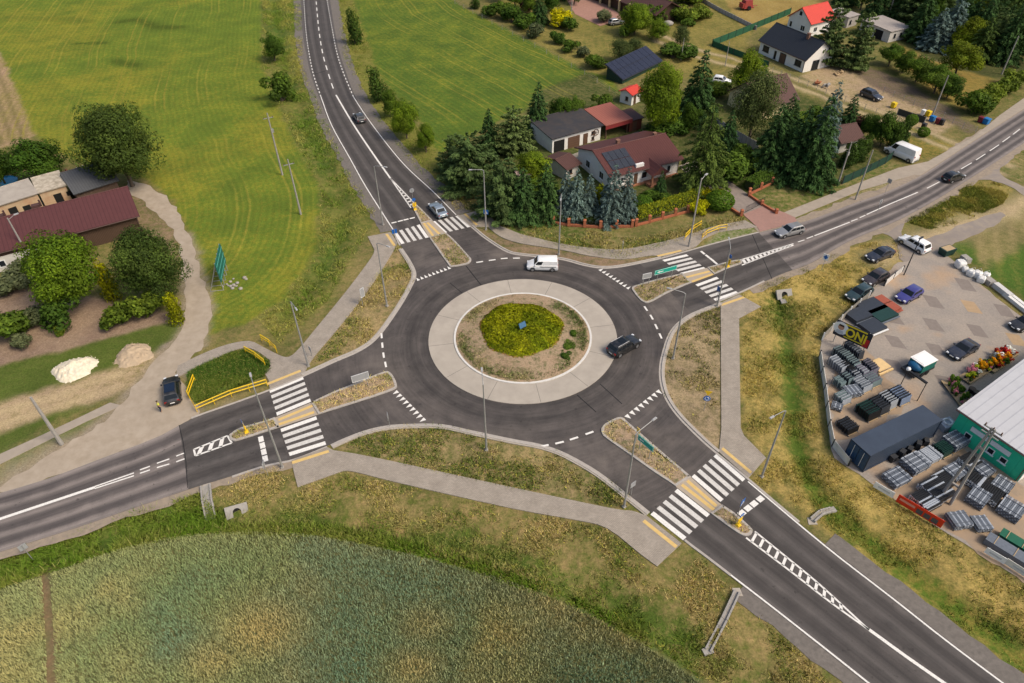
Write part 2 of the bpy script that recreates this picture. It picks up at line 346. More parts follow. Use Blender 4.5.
# sandy wheel ruts of the field track, and the two ruts by the sand heaps
for ln, r in ((((958, 144), (925, 130), (899, 119), (860, 104), (768, 68), (700, 50), (663, 36)), .72), (((950, 150), (915, 134), (895, 127), (850, 108), (768, 75), (700, 58), (655, 40)), .72),
              (((0, 412), (60, 395), (120, 372)), .7), (((0, 424), (60, 405), (120, 385)), .6), (((925, 240), (960, 226), (1000, 214), (1040, 196), (1100, 170)), 2.0)):
    q = np.exp(-(ldist(wx, wy, extend(ats(ln), 10, 0))/(r*1.15))**2)[..., None]*.97
    ca = ca*(1-q)+np.array((.41, .32, .185, .85))*q; cb = cb*(1-q)+np.array((.25, .2, .11, 0))*q
for ln, r in ((((-60, 510), (0, 487), (54, 455), (91, 430), (112, 414), (133, 389), (168, 349)), .9), (((176, 372), (190, 374), (196, 400), (192, 420), (233, 404)), .8), (((168, 346), (182, 330), (187, 308), (183, 272)), .7), (((202, 346), (211, 316), (205, 283), (189, 233)), .6), (((20, 470), (90, 440), (150, 415)), 2.5)):
    q = (np.exp(-(ldist(wx, wy, ats(ln))/r)**2))[..., None]*.85; ca = ca*(1-q)+np.array((.31, .255, .19, .6))*q; cb = cb*(1-q)+np.array((.22, .18, .12, 0))*q
# darker lush growth along the ditch beds
for ln, r in ((D1, 1.7), (D2, 1.9), (D3, 1.6)):
    q = (np.exp(-(ldist(wx, wy, ln)/r)**2)*sst(.3, .55, fbm(GX, GY, .12, 3, 77)))[..., None]*.8
    ca = ca*(1-q)+np.array((.06, .105, .015, .85))*q
ca[..., 3] += (big-.5)*.5*(1-ww[..., 0])
GZ = gz(GX, GY)
ny, nx = GX.shape; idx = np.arange(ny*nx).reshape(ny, nx)
quads = np.stack([idx[:-1, :-1], idx[:-1, 1:], idx[1:, 1:], idx[1:, :-1]], -1).reshape(-1, 4)
V = np.stack([GX, GY, GZ], -1).reshape(-1, 3)
ring = [(xs[0], ys[0]), (xs[-1], ys[0]), (xs[-1], ys[-1]), (xs[0], ys[-1])]
n0 = len(V); far = [(-4000, -3000), (4000, -3000), (4000, 6000), (-4000, 6000)]
V = np.vstack([V, [(x, y, -.07) for x, y in ring], [(x, y, -.07) for x, y in far]])
quads = np.vstack([quads, [(n0+(k+1) % 4, n0+k, n0+4+k, n0+4+(k+1) % 4) for k in range(4)]])
gm = bpy.data.materials.new('meadow and verge'); gm.use_nodes = True; nt = gm.node_tree; b = nt.nodes['Principled BSDF']
A = N(nt, 'ShaderNodeAttribute', attribute_name='ca'); B = N(nt, 'ShaderNodeAttribute', attribute_name='cb'); geo = N(nt, 'ShaderNodeNewGeometry').outputs['Position']
n1 = noise(nt, geo, 1.1, 7, .68); n2 = noise(nt, geo, .16, 4, .6); n3 = noise(nt, geo, 5.5, 3, .7)
sm = N(nt, 'ShaderNodeMath', operation='MULTIPLY_ADD'); L(nt, n1, sm.inputs[0]); sm.inputs[1].default_value = .7; md = N(nt, 'ShaderNodeMath', operation='MULTIPLY'); L(nt, n2, md.inputs[0]); md.inputs[1].default_value = .3; L(nt, md.outputs[0], sm.inputs[2])
th = N(nt, 'ShaderNodeMath', operation='SUBTRACT'); L(nt, sm.outputs[0], th.inputs[0])
fr = mrange(nt, A.outputs['Alpha'], 0, 1, .32, .68); L(nt, fr, th.inputs[1])
f = mrange(nt, th.outputs[0], -.12, .12); c = mix(nt, f, A.outputs['Color'], B.outputs['Color'])
FA = N(nt, 'ShaderNodeAttribute', attribute_name='fa'); fs = N(nt, 'ShaderNodeSeparateColor'); L(nt, FA.outputs['Color'], fs.inputs[0])
def M(op, a, b=0.0):
    n = N(nt, 'ShaderNodeMath', operation=op)
    for k, v in enumerate((a, b)):
        if hasattr(v, 'node'): L(nt, v, n.inputs[k])
        else: n.inputs[k].default_value = v
    return n.outputs[0]
def wheel(per, o, wd): return mrange(nt, M('ABSOLUTE', M('SUBTRACT', M('FRACT', M('DIVIDE', fs.outputs[0], per)), o)), wd*.4, wd, 1, 0)
lines = M('MAXIMUM', M('MAXIMUM', wheel(8.6, .40, .032), wheel(8.6, .62, .032)), M('MULTIPLY', wheel(2.9, .5, .07), .30))
lines = M('MULTIPLY', M('MULTIPLY', lines, fs.outputs[2]), mrange(nt, n1, .3, .6, .25, 1))
c = mix(nt, M('MULTIPLY', lines, .62), c, (.26, .225, .035))
drill = mrange(nt, M('SINE', M('MULTIPLY', fs.outputs[0], 6.28/1.05)), -1, 1, .94, 1.06)
dr = mix(nt, fs.outputs[1], (1, 1, 1), (1, 1, 1)); cmb = N(nt, 'ShaderNodeCombineColor')
dv_ = M('ADD', M('MULTIPLY', M('SUBTRACT', drill, 1.0), fs.outputs[1]), 1.0)
for k in range(3): L(nt, dv_, cmb.inputs[k])
c = mix(nt, 1.0, c, cmb.outputs[0], 'MULTIPLY')
c = mix(nt, 1.0, c, mix(nt, mrange(nt, n3, .3, .7), (.66, .66, .66), (1.22, 1.22, 1.22)), 'MULTIPLY')
c = mix(nt, 1.0, c, mix(nt, mrange(nt, n2, .3, .7), (.88, .86, .9), (1.12, 1.12, 1.05)), 'MULTIPLY')
L(nt, c, b.inputs['Base Color']); b.inputs['Roughness'].default_value = .95; b.inputs['Specular IOR Level'].default_value = .1
bp = N(nt, 'ShaderNodeBump'); bp.inputs['Strength'].default_value = .55; bp.inputs['Distance'].default_value = .25; L(nt, n1, bp.inputs['Height']); L(nt, bp.outputs[0], b.inputs['Normal'])
gme = npmesh('ground', V, quads, [gm])
for nm, arr in (('ca', ca), ('cb', cb), ('fa', fa)):
    at_ = gme.attributes.new(nm, 'FLOAT_COLOR', 'POINT'); t = np.vstack([arr.reshape(-1, 4), np.tile({'ca': (.10, .115, .028, .5), 'cb': (.2, .165, .06, 0), 'fa': (0, 0, 0, 0)}[nm], (8, 1))]); at_.data.foreach_set('color', t.astype(np.float32).ravel())
ground = struct(link('ground', gme))

# ================================================================== ROADS
RC = at(523.1, 338.6); RC.z = 0     # roundabout centre
RC = Vector((.0232*60+.0, 1.1444*60, 0))
def ctrl(pts, n=5): return spline(ats(pts), n)
KW = extend(ctrl([(0, 493), (47, 479), (100, 459), (159, 436.4), (191.6, 419), (233.8, 404), (270.3, 390.6), (303.3, 377), (333.8, 363), (361.9, 350.5), (380, 336), (399.5, 309), (411, 289), (416.5, 275), (411.6, 262), (400.6, 245), (393, 230.5), (365.5, 187), (349, 158.5), (330.5, 125), (319, 97), (311.5, 76.8), (306.5, 55), (302.5, 31), (300.5, 0)]), 60, 70)
KN = extend(ctrl([(330, 0), (335, 31), (339.5, 52), (346, 72), (354.5, 95), (367.5, 116.8), (387.5, 143), (407.5, 166.5), (435, 191.5), (457, 215.5), (470, 226.6), (485, 239), (505.3, 251.7), (520, 255.5), (560, 259.8), (582.5, 265.6), (600, 268.6), (617, 268), (640, 263.8), (662, 258.8), (687, 251.8), (717, 243.3), (759, 232.8), (801, 222.8), (830, 212.7), (856, 202.5), (880, 194.5), (900, 186), (922.5, 175), (941, 163), (963, 148.6), (985, 134.4), (1019.4, 112.5)]), 70, 60)
KE = extend(ctrl([(1021, 145), (995, 162.5), (972.5, 177), (936.6, 199.5), (898, 220.5), (848, 242), (811.4, 263), (780, 274.7), (742, 292.4), (714, 304), (687, 315.5), (670, 331), (661.5, 354), (658.8, 372), (661.4, 390), (668.4, 405), (680, 420), (700.6, 440.6), (716, 454), (746.5, 479), (783, 510), (825, 544.2), (893, 597), (947, 639.5), (1009, 686.5)]), 60, 60)
KS = extend(ctrl([(867, 684), (819, 645.5), (768, 605.5), (709, 560), (684, 541), (650, 512), (630, 496), (602, 474), (580, 460.5), (560, 450.5), (540, 444), (512, 438.8), (470, 430), (440, 424), (400, 424.3), (380.6, 426.5), (362, 431.3), (340, 440), (326.7, 446.2), (294, 459), (265, 465.3), (232, 476), (194.7, 487.5), (140, 506), (74.6, 528.4), (0, 552)]), 60, 60)
asp = bpy.data.materials.new('asphalt'); asp.use_nodes = True; nt = asp.node_tree; b = nt.nodes['Principled BSDF']
geo = N(nt, 'ShaderNodeNewGeometry').outputs['Position']
dv = N(nt, 'ShaderNodeVectorMath', operation='DISTANCE'); L(nt, geo, dv.inputs[0]); dv.inputs[1].default_value = RC
rmp = N(nt, 'ShaderNodeValToRGB'); L(nt, mrange(nt, dv.outputs['Value'], 11, 23), rmp.inputs[0])
el = rmp.color_ramp.elements; el[0].position = 0; el[0].color = (.062,)*3+(1,); el[1].position = 1; el[1].color = (.5,)*3+(1,)
for p, v in ((.05, .35), (.14, .15), (.2, .55), (.30, .1), (.38, .6), (.52, .45), (.72, .8), (.85, .6)):
    e = el.new(p); e.color = (v, v, v, 1)
el[0].color = (.5, .5, .5, 1)
a1 = noise(nt, geo, .5, 6, .62); a2 = noise(nt, geo, 14, 3, .7); a3 = noise(nt, geo, .09, 3)
c = mix(nt, mrange(nt, a1, .35, .68), (.054, .049, .047), (.082, .074, .070))
sp = N(nt, 'ShaderNodeVectorMath', operation='SUBTRACT'); L(nt, geo, sp.inputs[0]); sp.inputs[1].default_value = RC; sxy = N(nt, 'ShaderNodeSeparateXYZ'); L(nt, sp.outputs[0], sxy.inputs[0])
an = N(nt, 'ShaderNodeMath', operation='ARCTAN2'); L(nt, sxy.outputs[1], an.inputs[0]); L(nt, sxy.outputs[0], an.inputs[1]); cv = N(nt, 'ShaderNodeCombineXYZ'); L(nt, dv.outputs['Value'], cv.inputs[0]); L(nt, an.outputs[0], cv.inputs[1])
stk = noise(nt, cv.outputs[0], 2.6, 5, .6); c = mix(nt, 1, c, mix(nt, mrange(nt, stk, .32, .68), (.80, .80, .80), (1.24, 1.22, 1.2)), 'MULTIPLY')
c = mix(nt, mrange(nt, noise(nt, geo, 1.7, 2, .4), .66, .74, 0, .55), c, (.028, .026, .025))
c = mix(nt, mrange(nt, rmp.outputs[0], 0, 1), mix(nt, 1, c, (.66, .66, .66), 'MULTIPLY'), mix(nt, 1, c, (1.42, 1.38, 1.34), 'MULTIPLY'))
du = N(nt, 'ShaderNodeMath', operation='MULTIPLY'); L(nt, mrange(nt, dv.outputs['Value'], 15.5, 18.5), du.inputs[0]); L(nt, mrange(nt, a3, .42, .62), du.inputs[1]); du2 = N(nt, 'ShaderNodeMath', operation='MULTIPLY'); L(nt, du.outputs[0], du2.inputs[0]); L(nt, mrange(nt, dv.outputs['Value'], 30, 22), du2.inputs[1])
du3 = N(nt, 'ShaderNodeMath', operation='MULTIPLY'); L(nt, du2.outputs[0], du3.inputs[0]); L(nt, mrange(nt, a1, .3, .7, .2, .95), du3.inputs[1])
c = mix(nt, du3.outputs[0], c, (.140, .120, .106))
c = mix(nt, 1, c, mix(nt, mrange(nt, a2, .3, .7), (.82, .82, .82), (1.15, 1.15, 1.15)), 'MULTIPLY')
c = mix(nt, 1, c, mix(nt, mrange(nt, a3, .35, .65), (.9, .9, .92), (1.1, 1.09, 1.07)), 'MULTIPLY')
L(nt, c, b.inputs['Base Color']); b.inputs['Roughness'].default_value = .85; b.inputs['Specular IOR Level'].default_value = .3
outline = [p for seg in (KW, KN, KE, KS) for p in seg]
road = sheet('road', outline, .012, asp)
# ribbons with wheel tracks: every leg carries lane wear along its length
def worn(name, nearcol, tracks, contrast, base, bright):
    m, nt, b = nmat(name); a = N(nt, 'ShaderNodeAttribute', attribute_name='col'); sx = N(nt, 'ShaderNodeSeparateColor'); L(nt, a.outputs['Color'], sx.inputs[0])
    r = N(nt, 'ShaderNodeValToRGB'); geo = N(nt, 'ShaderNodeNewGeometry').outputs['Position']
    a1 = noise(nt, geo, .5, 6, .62); a2 = noise(nt, geo, 14, 3, .7)
    ad = N(nt, 'ShaderNodeMath', operation='MULTIPLY_ADD'); L(nt, a1, ad.inputs[0]); ad.inputs[1].default_value = .05; L(nt, sx.outputs[0], ad.inputs[2])
    L(nt, ad.outputs[0], r.inputs[0]); el = r.color_ramp.elements
    while len(el) > 2: el.remove(el[-1])
    el[0].position = 0; el[0].color = (.8,)*3+(1,); el[1].position = 1; el[1].color = (.8,)*3+(1,)
    for p, v in tracks: e = el.new(p+.025); e.color = (v, v, v, 1)
    c = mix(nt, r.outputs[0], base, bright); cv = N(nt, 'ShaderNodeCombineXYZ')
    for k, sc in ((0, 22.0), (1, 5.0)): mm = N(nt, 'ShaderNodeMath', operation='MULTIPLY'); L(nt, sx.outputs[k], mm.inputs[0]); mm.inputs[1].default_value = sc; L(nt, mm.outputs[0], cv.inputs[k])
    c = mix(nt, 1, c, mix(nt, mrange(nt, noise(nt, cv.outputs[0], 1.0, 5, .65), .32, .68), (.80, .80, .80), (1.22, 1.2, 1.18)), 'MULTIPLY')
    c = mix(nt, mrange(nt, noise(nt, geo, 1.7, 2, .4), .66, .74, 0, .5), c, tuple(q*.5 for q in base))
    c = mix(nt, 1, c, mix(nt, mrange(nt, a1, .3, .7), (.85, .85, .85), (1.15, 1.14, 1.12)), 'MULTIPLY')
    c = mix(nt, 1, c, mix(nt, mrange(nt, a2, .3, .7), (.85, .85, .85), (1.14, 1.14, 1.14)), 'MULTIPLY')
    L(nt, c, b.inputs['Base Color']); b.inputs['Roughness'].default_value = .85; b.inputs['Specular IOR Level'].default_value = .3
    return m
TR = ((.03, .9), (.12, .10), (.18, .15), (.25, .75), (.34, .12), (.40, .15), (.48, .62), (.53, .62), (.60, .12), (.66, .15), (.74, .75), (.82, .12), (.88, .12), (.96, .9))
OLD = worn('old asphalt', 0, TR, 1, (.054, .048, .048), (.245, .214, .198))
NEW = worn('worn new asphalt', 0, TR, 1, (.048, .043, .041), (.100, .091, .086))
def resample(line, n):
    P = [Vector(p) for p in line]; d = [0]
    for a, b in zip(P, P[1:]): d.append(d[-1]+(b-a).length)
    out = []; k = 0
    for i in range(n):
        t = d[-1]*i/(n-1)
        while k < len(P)-2 and d[k+1] < t: k += 1
        out.append(P[k].lerp(P[k+1], (t-d[k])/max(1e-6, d[k+1]-d[k])))
    return out
def ribbon(name, l, r, z, m, n=40, k=12):
    l = resample(l, n); r = resample(r, n); V = []; C = []
    for i in range(n):
        for j in range(k+1):
            p = l[i].lerp(r[i], j/k); V.append((p.x, p.y, z)); C.append((j/k, i/(n-1), 0))
    q = [(i*(k+1)+j+1, i*(k+1)+j, (i+1)*(k+1)+j, (i+1)*(k+1)+j+1) for i in range(n-1) for j in range(k)]
    V = np.array(V); q = np.array(q); a, b2, c2 = V[q[0][0]], V[q[0][1]], V[q[0][2]]
    if np.cross(b2-a, c2-b2)[2] < 0: q = q[:, ::-1]
    return struct(link(name, npmesh(name, V, q, [m], np.array(C))))
def cut(line, a, b):
    "piece of a kerb line between the points nearest to two photo points"
    A, B = at(*a), at(*b); i = min(range(len(line)), key=lambda k: (line[k]-A).length); j = min(range(len(line)), key=lambda k: (line[k]-B).length)
    return line[i:j+1] if i <= j else line[j:i+1][::-1]
swu = [KW[0]]+cut(KW, (0, 493), (179, 426))[0:] ; swu = swu[:-1]+[at(179, 425.5)]
swl = [KS[-1]]+cut(KS, (0, 552), (190, 488)); swl = swl[:-1]+[at(188.5, 489.3)]
ribbon('old_road', swu, swl, .016, OLD)
neu = cut(KN, (762, 232), (1019.4, 112.5))+[KN[-1]]; nel = cut(KE, (790, 271), (1021, 145))+[KE[0]]
ribbon('old_road', neu, nel, .016, OLD)
nwl = cut(KW, (393, 230.5), (300.5, 0))+[KW[-1]]; nwr = cut(KN, (457, 215.5), (330, 0))+[KN[0]]
ribbon('road_lanes', nwl, nwr, .014, NEW)
ser = cut(KE, (716, 454), (1009, 685))+[KE[-1]]; sel = cut(KS, (655, 516), (867, 684))+[KS[0]]
ribbon('road_lanes', sel, ser, .014, NEW)
swu2 = cut(KW, (180, 425), (268, 391.4)); swl2 = cut(KS, (290, 460.5), (189, 489))[::1]; swl2 = swl2 if (swl2[0]-at(189, 489)).length < (swl2[-1]-at(189, 489)).length else swl2[::-1]; ribbon('road_lanes', swu2, swl2, .014, NEW)
neu2 = cut(KN, (640, 263.8), (762, 232)); nel2 = cut(KE, (690, 314), (790, 271)); ribbon('road_lanes', neu2, nel2, .014, NEW)
# tar joints
tar = mat('tar joint', (.012, .012, .013), .8, .3)
mb = MB()
for ln, w in ((((179, 425), (183, 441), (186, 462), (187.5, 488)), .07), (((313.5, 74.5), (327, 70.5)), .18), (((466, 266), (481, 285)), .12), (((577, 395), (596, 412)), .10), (((600, 384), (622, 404)), .10), (((752, 234), (772, 279)), .10), (((450, 283), (462, 293)), .10)):
    strip(mb, ats(ln), w, 0, .021, 0)
struct(mb.obj('road_joints', tar))
# gravel shoulders
shm = mat('shoulder gravel', (.175, .155, .135), .95, .35, 2.2, col2=(.115, .102, .09), bump=.6)
def between(name, a, b, z, m): return sheet(name, a+b[::-1], z, m)
def offs(line, d):
    out = []
    for k, p in enumerate(line):
        t = (line[min(k+1, len(line)-1)]-line[max(k-1, 0)]).normalized(); out.append(p+Vector((-t.y, t.x, 0))*d)
    return out
def ragged(line, a, seed):
    r = random.Random(seed); L2 = resample(line, int(sum((q-p).length for p, q in zip(line, line[1:]))/1.3)+2); return [p+Vector((r.uniform(-a, a), r.uniform(-a, a), 0)) for p in L2]
c1 = nwl; between('road_shoulder', c1, ragged(offs(c1, 1.9), .25, 1), -.004, shm)
c1 = nwr; between('road_shoulder', c1, ragged(offs(c1, -2.3), .25, 2), -.004, shm)
c1 = cut(KE, (825, 545), (1009, 685))+[KE[-1]]; between('road_shoulder', c1, ragged(offs(c1, 1.9), .18, 3), -.004, shm)
c1 = cut(KS, (749, 591), (867, 684))[::1]+[KS[0]]; between('road_shoulder', c1, ragged(offs(c1, -1.5), .18, 4), -.004, shm)
dus = mat('dusty road edge', (.31, .25, .185), .95, .3, 1.6, col2=(.21, .175, .14), bump=.5)
c1 = cut(KN, (759, 232.8), (1019, 112.5))+[KN[-1]]; between('road_edge', c1, ragged(offs(c1, 1.4), .35, 5), -.006, dus)
c1 = cut(KE, (1021, 145), (750, 289)); c1 = [KE[0]]+c1; between('road_edge', c1, ragged(offs(c1, 1.2), .35, 6), -.006, dus)
c1 = cut(KS, (294, 459), (0, 552))+[KS[-1]]; between('road_edge', c1, ragged(offs(c1, 1.0), .3, 7), -.006, dus)
# gravel drive, apron by the main road, footpaths
grv = mat('pale gravel', (.38, .318, .245), .95, .25, .8, col2=(.29, .235, .17), bump=.6)
drv = spline(ats([(128, 180), (150, 186), (170, 201), (188, 234), (204, 283), (210, 316), (201, 346), (192, 358), (176, 372), (192, 392), (197, 412), (191, 420)]), 4)+spline(ats([(179, 426), (159, 437), (100, 460), (47, 480), (0, 494)]), 3)+[at(-60, 515), at(-60, 505)]+spline(ats([(0, 485), (54, 454), (91, 429), (112, 413), (133, 388), (168, 348), (182, 330), (186, 308), (182, 272), (172, 230), (140, 200), (126, 190)]), 4)
sheet('gravel_drive', drv, -.008, grv, .38, 3)
side = spline(ats([(900, 221), (936, 201), (972, 178), (994, 163), (1030, 143)]), 3)+spline(ats([(1010, 160), (1000, 170), (1010, 180), (1040, 192), (1080, 205)]), 4)+spline(ats([(1080, 220), (1040, 206), (1014, 189), (990, 180), (968, 182), (940, 203), (905, 223), (905, 238), (930, 238), (958, 226), (1000, 212), (1000, 222), (962, 240), (942, 250), (905, 262), (895, 240), (880, 232)]), 4)
sheet('side_road', side, -.007, mat('dusty tarmac', (.24, .205, .18), .95, .3, .8, col2=(.31, .26, .2), bump=.4), .2, 5)
pav = bpy.data.materials.new('block paving'); pav.use_nodes = True; nt = pav.node_tree; b = nt.nodes['Principled BSDF']; geo = N(nt, 'ShaderNodeNewGeometry').outputs['Position']
br = N(nt, 'ShaderNodeTexBrick'); L(nt, geo, br.inputs['Vector']); br.inputs['Scale'].default_value = 2.2; br.inputs['Color1'].default_value = (.355, .308, .248, 1); br.inputs['Color2'].default_value = (.285, .246, .198, 1); br.inputs['Mortar'].default_value = (.17, .15, .13, 1); br.inputs['Mortar Size'].default_value = .03
c = mix(nt, 1, br.outputs['Color'], mix(nt, mrange(nt, noise(nt, geo, .8, 6), .3, .7), (.86, .85, .84), (1.12, 1.12, 1.12)), 'MULTIPLY'); L(nt, c, b.inputs['Base Color']); b.inputs['Roughness'].default_value = .9
def slab(name, poly, z1, m):
    mb = MB(); P = [Vector((p[0], p[1])) for p in poly]; mb.prism(P, -.25, z1); return struct(mb.obj(name, m))
slab('footpath', ats([(390.5, 232.3), (397.5, 243)])+spline(ats([(394, 250), (383.4, 267.5), (366, 293.5), (339.4, 327), (318, 352), (310.5, 362)]), 3)+ats([(307, 368), (303.3, 375.6), (269.8, 389.2), (268.9, 380.6), (263.4, 371.3), (270.3, 367)])+spline(ats([(269.7, 360.3), (258, 352), (246.3, 347.8), (230.6, 351.7), (208.8, 361.9), (187.5, 372.2), (176, 378)]), 3)+spline(ats([(178, 366), (202.5, 354), (227.5, 344.7), (249, 341.2), (262.7, 346.9), (279.4, 355.4), (289.4, 356.9), (299.4, 348.5), (316, 328.5), (346, 291.8), (371, 258.4), (374.5, 250)]), 3)+ats([(367.8, 236.7)]), .06, pav)
slab('footpath', ats([(291.6, 460.4), (327.5, 447.4), (333.8, 450.5)])+spline(ats([(355.4, 453.9), (400, 463), (512, 487.5), (611.4, 508.5), (632, 511), (646.6, 516)]), 3)+ats([(681.5, 543.5), (657, 566.5)])+spline(ats([(640, 554), (607, 528.4), (575, 520), (512, 508.5), (400, 483.3), (355, 472), (343, 471)]), 3)+ats([(297.8, 487.2), (293.9, 472.3)]), .06, pav)
slab('footpath', ats([(739, 294.6), (760.7, 306.8), (739, 318.5), (740.6, 428), (744, 436), (766, 458), (748.3, 478.2), (719, 452.5), (721.3, 428), (720.6, 303)]), .06, pav)
slab('footpath', ats([(458.5, 215.6), (481.9, 209.7), (488, 214.4), (500, 226)])+spline(ats([(520, 234), (558.7, 243.4), (590, 248), (622, 249.5), (655.5, 243.4), (689, 235), (712.3, 226.7), (745, 220.5)]), 3)+ats([(757, 227)])+spline(ats([(719, 232), (704, 239), (696, 246.5), (686.5, 250), (663, 256.8), (652, 255.5), (622, 259.4), (590, 256), (562, 250), (520, 243.3), (500, 236.5), (488, 227)]), 3)+ats([(472, 227)]), .06, pav)
pav2 = mat('old concrete paving', (.345, .295, .235), .92, .22, 1.0, col2=(.28, .238, .19), bump=.3)
slab('footpath', ats([(784, 212.5), (795, 217.5), (860, 190.5), (914, 175)])+ats([(920, 175.5), (941, 162), (963, 147.6), (985, 133.4), (1019.4, 111.5), (1040, 99), (1034, 91), (1000, 115), (972, 138), (957, 145.5), (928, 161.5), (898, 168), (860, 182.5)]), .03, pav2)
slab('footpath', ats([(-60, 482), (0, 453.9), (41.4, 435.2), (80, 417), (110, 402.5), (120, 405), (116, 408), (85, 422), (49.7, 439.4), (0, 464), (-60, 494)]), .0, pav2)
slab('red_driveway', ats([(743, 214.5), (765, 205.5), (784, 212.5), (795, 217.5), (797, 222.5), (760, 231.6), (757, 227)]), .04, mat('red block paving', (.33, .19, .155), .9, .25, 2.5, col2=(.27, .165, .14), bump=.3))
sheet('garden_drive', ats([(743, 214.5), (765, 205.5), (735, 185), (712, 168), (695, 160), (678, 166), (690, 176), (715, 195)]), .0, mat('grey driveway', (.27, .225, .195), .93, .25, 1.5, bump=.3))
sheet('farm_yard', ats([(556, 160), (607, 142), (648, 128), (655, 136), (630, 148), (590, 155), (575, 162)]), .0, mat('garage yard paving', (.31, .28, .23), .93, .25, 1.5, bump=.3))
sheet('terrace', ats([(560, -12), (588, -8), (620, 14), (622, 20), (600, 26), (575, 14)]), .0, mat('pink terrace paving', (.36, .2, .15), .93, .25, 1.5, bump=.3))
# concrete yard of the fence dealer
ym = bpy.data.materials.new('yard paving'); ym.use_nodes = True; nt = ym.node_tree; b = nt.nodes['Principled BSDF']; geo = N(nt, 'ShaderNodeNewGeometry').outputs['Position']
y1 = noise(nt, geo, .35, 6, .6); y2 = noise(nt, geo, 4, 4)
c = mix(nt, mrange(nt, y1, .4, .62), (.300, .255, .210), (.255, .222, .190)); c = mix(nt, mrange(nt, noise(nt, geo, .12, 3), .56, .70, 0, .75), c, (.37, .25, .15))
c = mix(nt, 1, c, mix(nt, mrange(nt, y2, .3, .7), (.85, .85, .85), (1.12, 1.12, 1.12)), 'MULTIPLY'); L(nt, c, b.inputs['Base Color']); b.inputs['Roughness'].default_value = .92
yard = [(898, 262), (908, 262), (918, 250), (941, 250), (962, 268), (996, 297), (1024, 318), (1100, 365), (1150, 480), (1140, 640), (1024, 582), (979, 553), (934, 524), (872, 483), (834, 458), (830, 449), (830, 428), (818, 357), (821, 340)]
sheet('paved_yard', ats(yard), -.005, ym, .12, 8)
yd = mat('bare yard earth', (.345, .25, .165), .95, .25, .7, col2=(.255, .205, .155), bump=.5)
sheet('yard_earth', ats([(872, 482), (905, 466), (948, 440), (1000, 470), (1024, 488), (1120, 560), (1130, 630), (1024, 581), (979, 552), (934, 523)]), -.001, yd, .4, 9); sheet('yard_earth', ats([(832, 352), (868, 350), (880, 372), (905, 392), (898, 412), (860, 437), (834, 440), (830, 400)]), -.001, yd, .4, 10)
dm = mat('dark paving inlay', (.225, .19, .165), .92, .2, 2.0); om = mat('ochre paving inlay', (.40, .28, .165), .92, .2, 2.0)
def inlay(cx, cy, m=dm):
    sheet('paving_inlay', ats([(cx-11, cy-7.5), (cx+3, cy-5), (cx+12, cy+7), (cx-3, cy+4.5)]), .003, m)
for c in ((933, 302), (933, 325), (895, 342), (977, 331), (945, 382), (936, 350), (965, 285), (893, 318), (1004, 311)): inlay(*c)
inlay(971, 307, om); inlay(1016, 340, om)
for c, m in (((895, 366), dm),): inlay(*c, m)
# roundabout: apron, central kerb, islands
con = mat('pale concrete', (.395, .352, .295), .9, .20, .45, col2=(.315, .28, .235), bump=.2); krb = mat('kerb stone', (.40, .365, .325), .9, .2, 2.5)
mb = MB(); n = 96
def circ(r): return [RC+Vector((math.cos(2*PI*k/n)*r, math.sin(2*PI*k/n)*r, 0)) for k in range(n)]
strip(mb, circ(12.15), 3.25, 0, .07, 1, closed=True)
struct(mb.obj('roundabout_apron', con)); mb = MB()
for k in range(12): a = 2*PI*(k+.3)/12; d = Vector((math.cos(a), math.sin(a), 0)); strip(mb, [RC+d*8.95, RC+d*12.1], .05, 0, .074, 0)
struct(mb.obj('apron_joints', mat('joint filler', (.16, .145, .13), .9, .2, 3)))
mb = MB(); strip(mb, circ(8.9), .26, 0, .17, 1, closed=True); struct(mb.obj('kerb', mat('white kerb', (.62, .60, .56), .85, .15, 2)))
rings = [8.7, 8.0, 7.2, 6.4, 5.6, 4.8, 3, 1.2]; V = []; F = []
for q, r in enumerate(rings):
    for k in range(n):
        a = 2*PI*k/n; V.append((RC.x+r*math.cos(a), RC.y+r*math.sin(a), .12+.5*(1-(r/8.7)**2)+random.uniform(0, .05)))
F = [(q*n+k, q*n+(k+1) % n, (q+1)*n+(k+1) % n, (q+1)*n+k) for q in range(len(rings)-1) for k in range(n)]+[tuple((len(rings)-1)*n+k for k in range(n))]
weed = bpy.data.materials.new('weedy soil'); weed.use_nodes = True; nt = weed.node_tree; b = nt.nodes['Principled BSDF']; geo = N(nt, 'ShaderNodeNewGeometry').outputs['Position']
wn = noise(nt, geo, 1.3, 7, .7); wf = noise(nt, geo, 6, 3, .7)
c = mix(nt, mrange(nt, wn, .50, .62), (.31, .225, .14), (.12, .115, .045)); c = mix(nt, mrange(nt, noise(nt, geo, .5, 3), .5, .65, 0, .5), c, (.33, .22, .14))
c = mix(nt, 1, c, mix(nt, mrange(nt, wf, .3, .7), (.72, .72, .7), (1.2, 1.2, 1.2)), 'MULTIPLY'); L(nt, c, b.inputs['Base Color']); b.inputs['Roughness'].default_value = .95
bp = N(nt, 'ShaderNodeBump'); bp.inputs['Strength'].default_value = .6; bp.inputs['Distance'].default_value = .15; L(nt, wn, bp.inputs['Height']); L(nt, bp.outputs[0], b.inputs['Normal'])
struct(link('roundabout_island', rawmesh('roundabout_island', V, F, [weed], smooth=60)))
beige = mat('beige paving', (.38, .32, .25), .9, .15, 2); yel_t = mat('tactile yellow', (.62, .43, .16), .85, .15, 3)
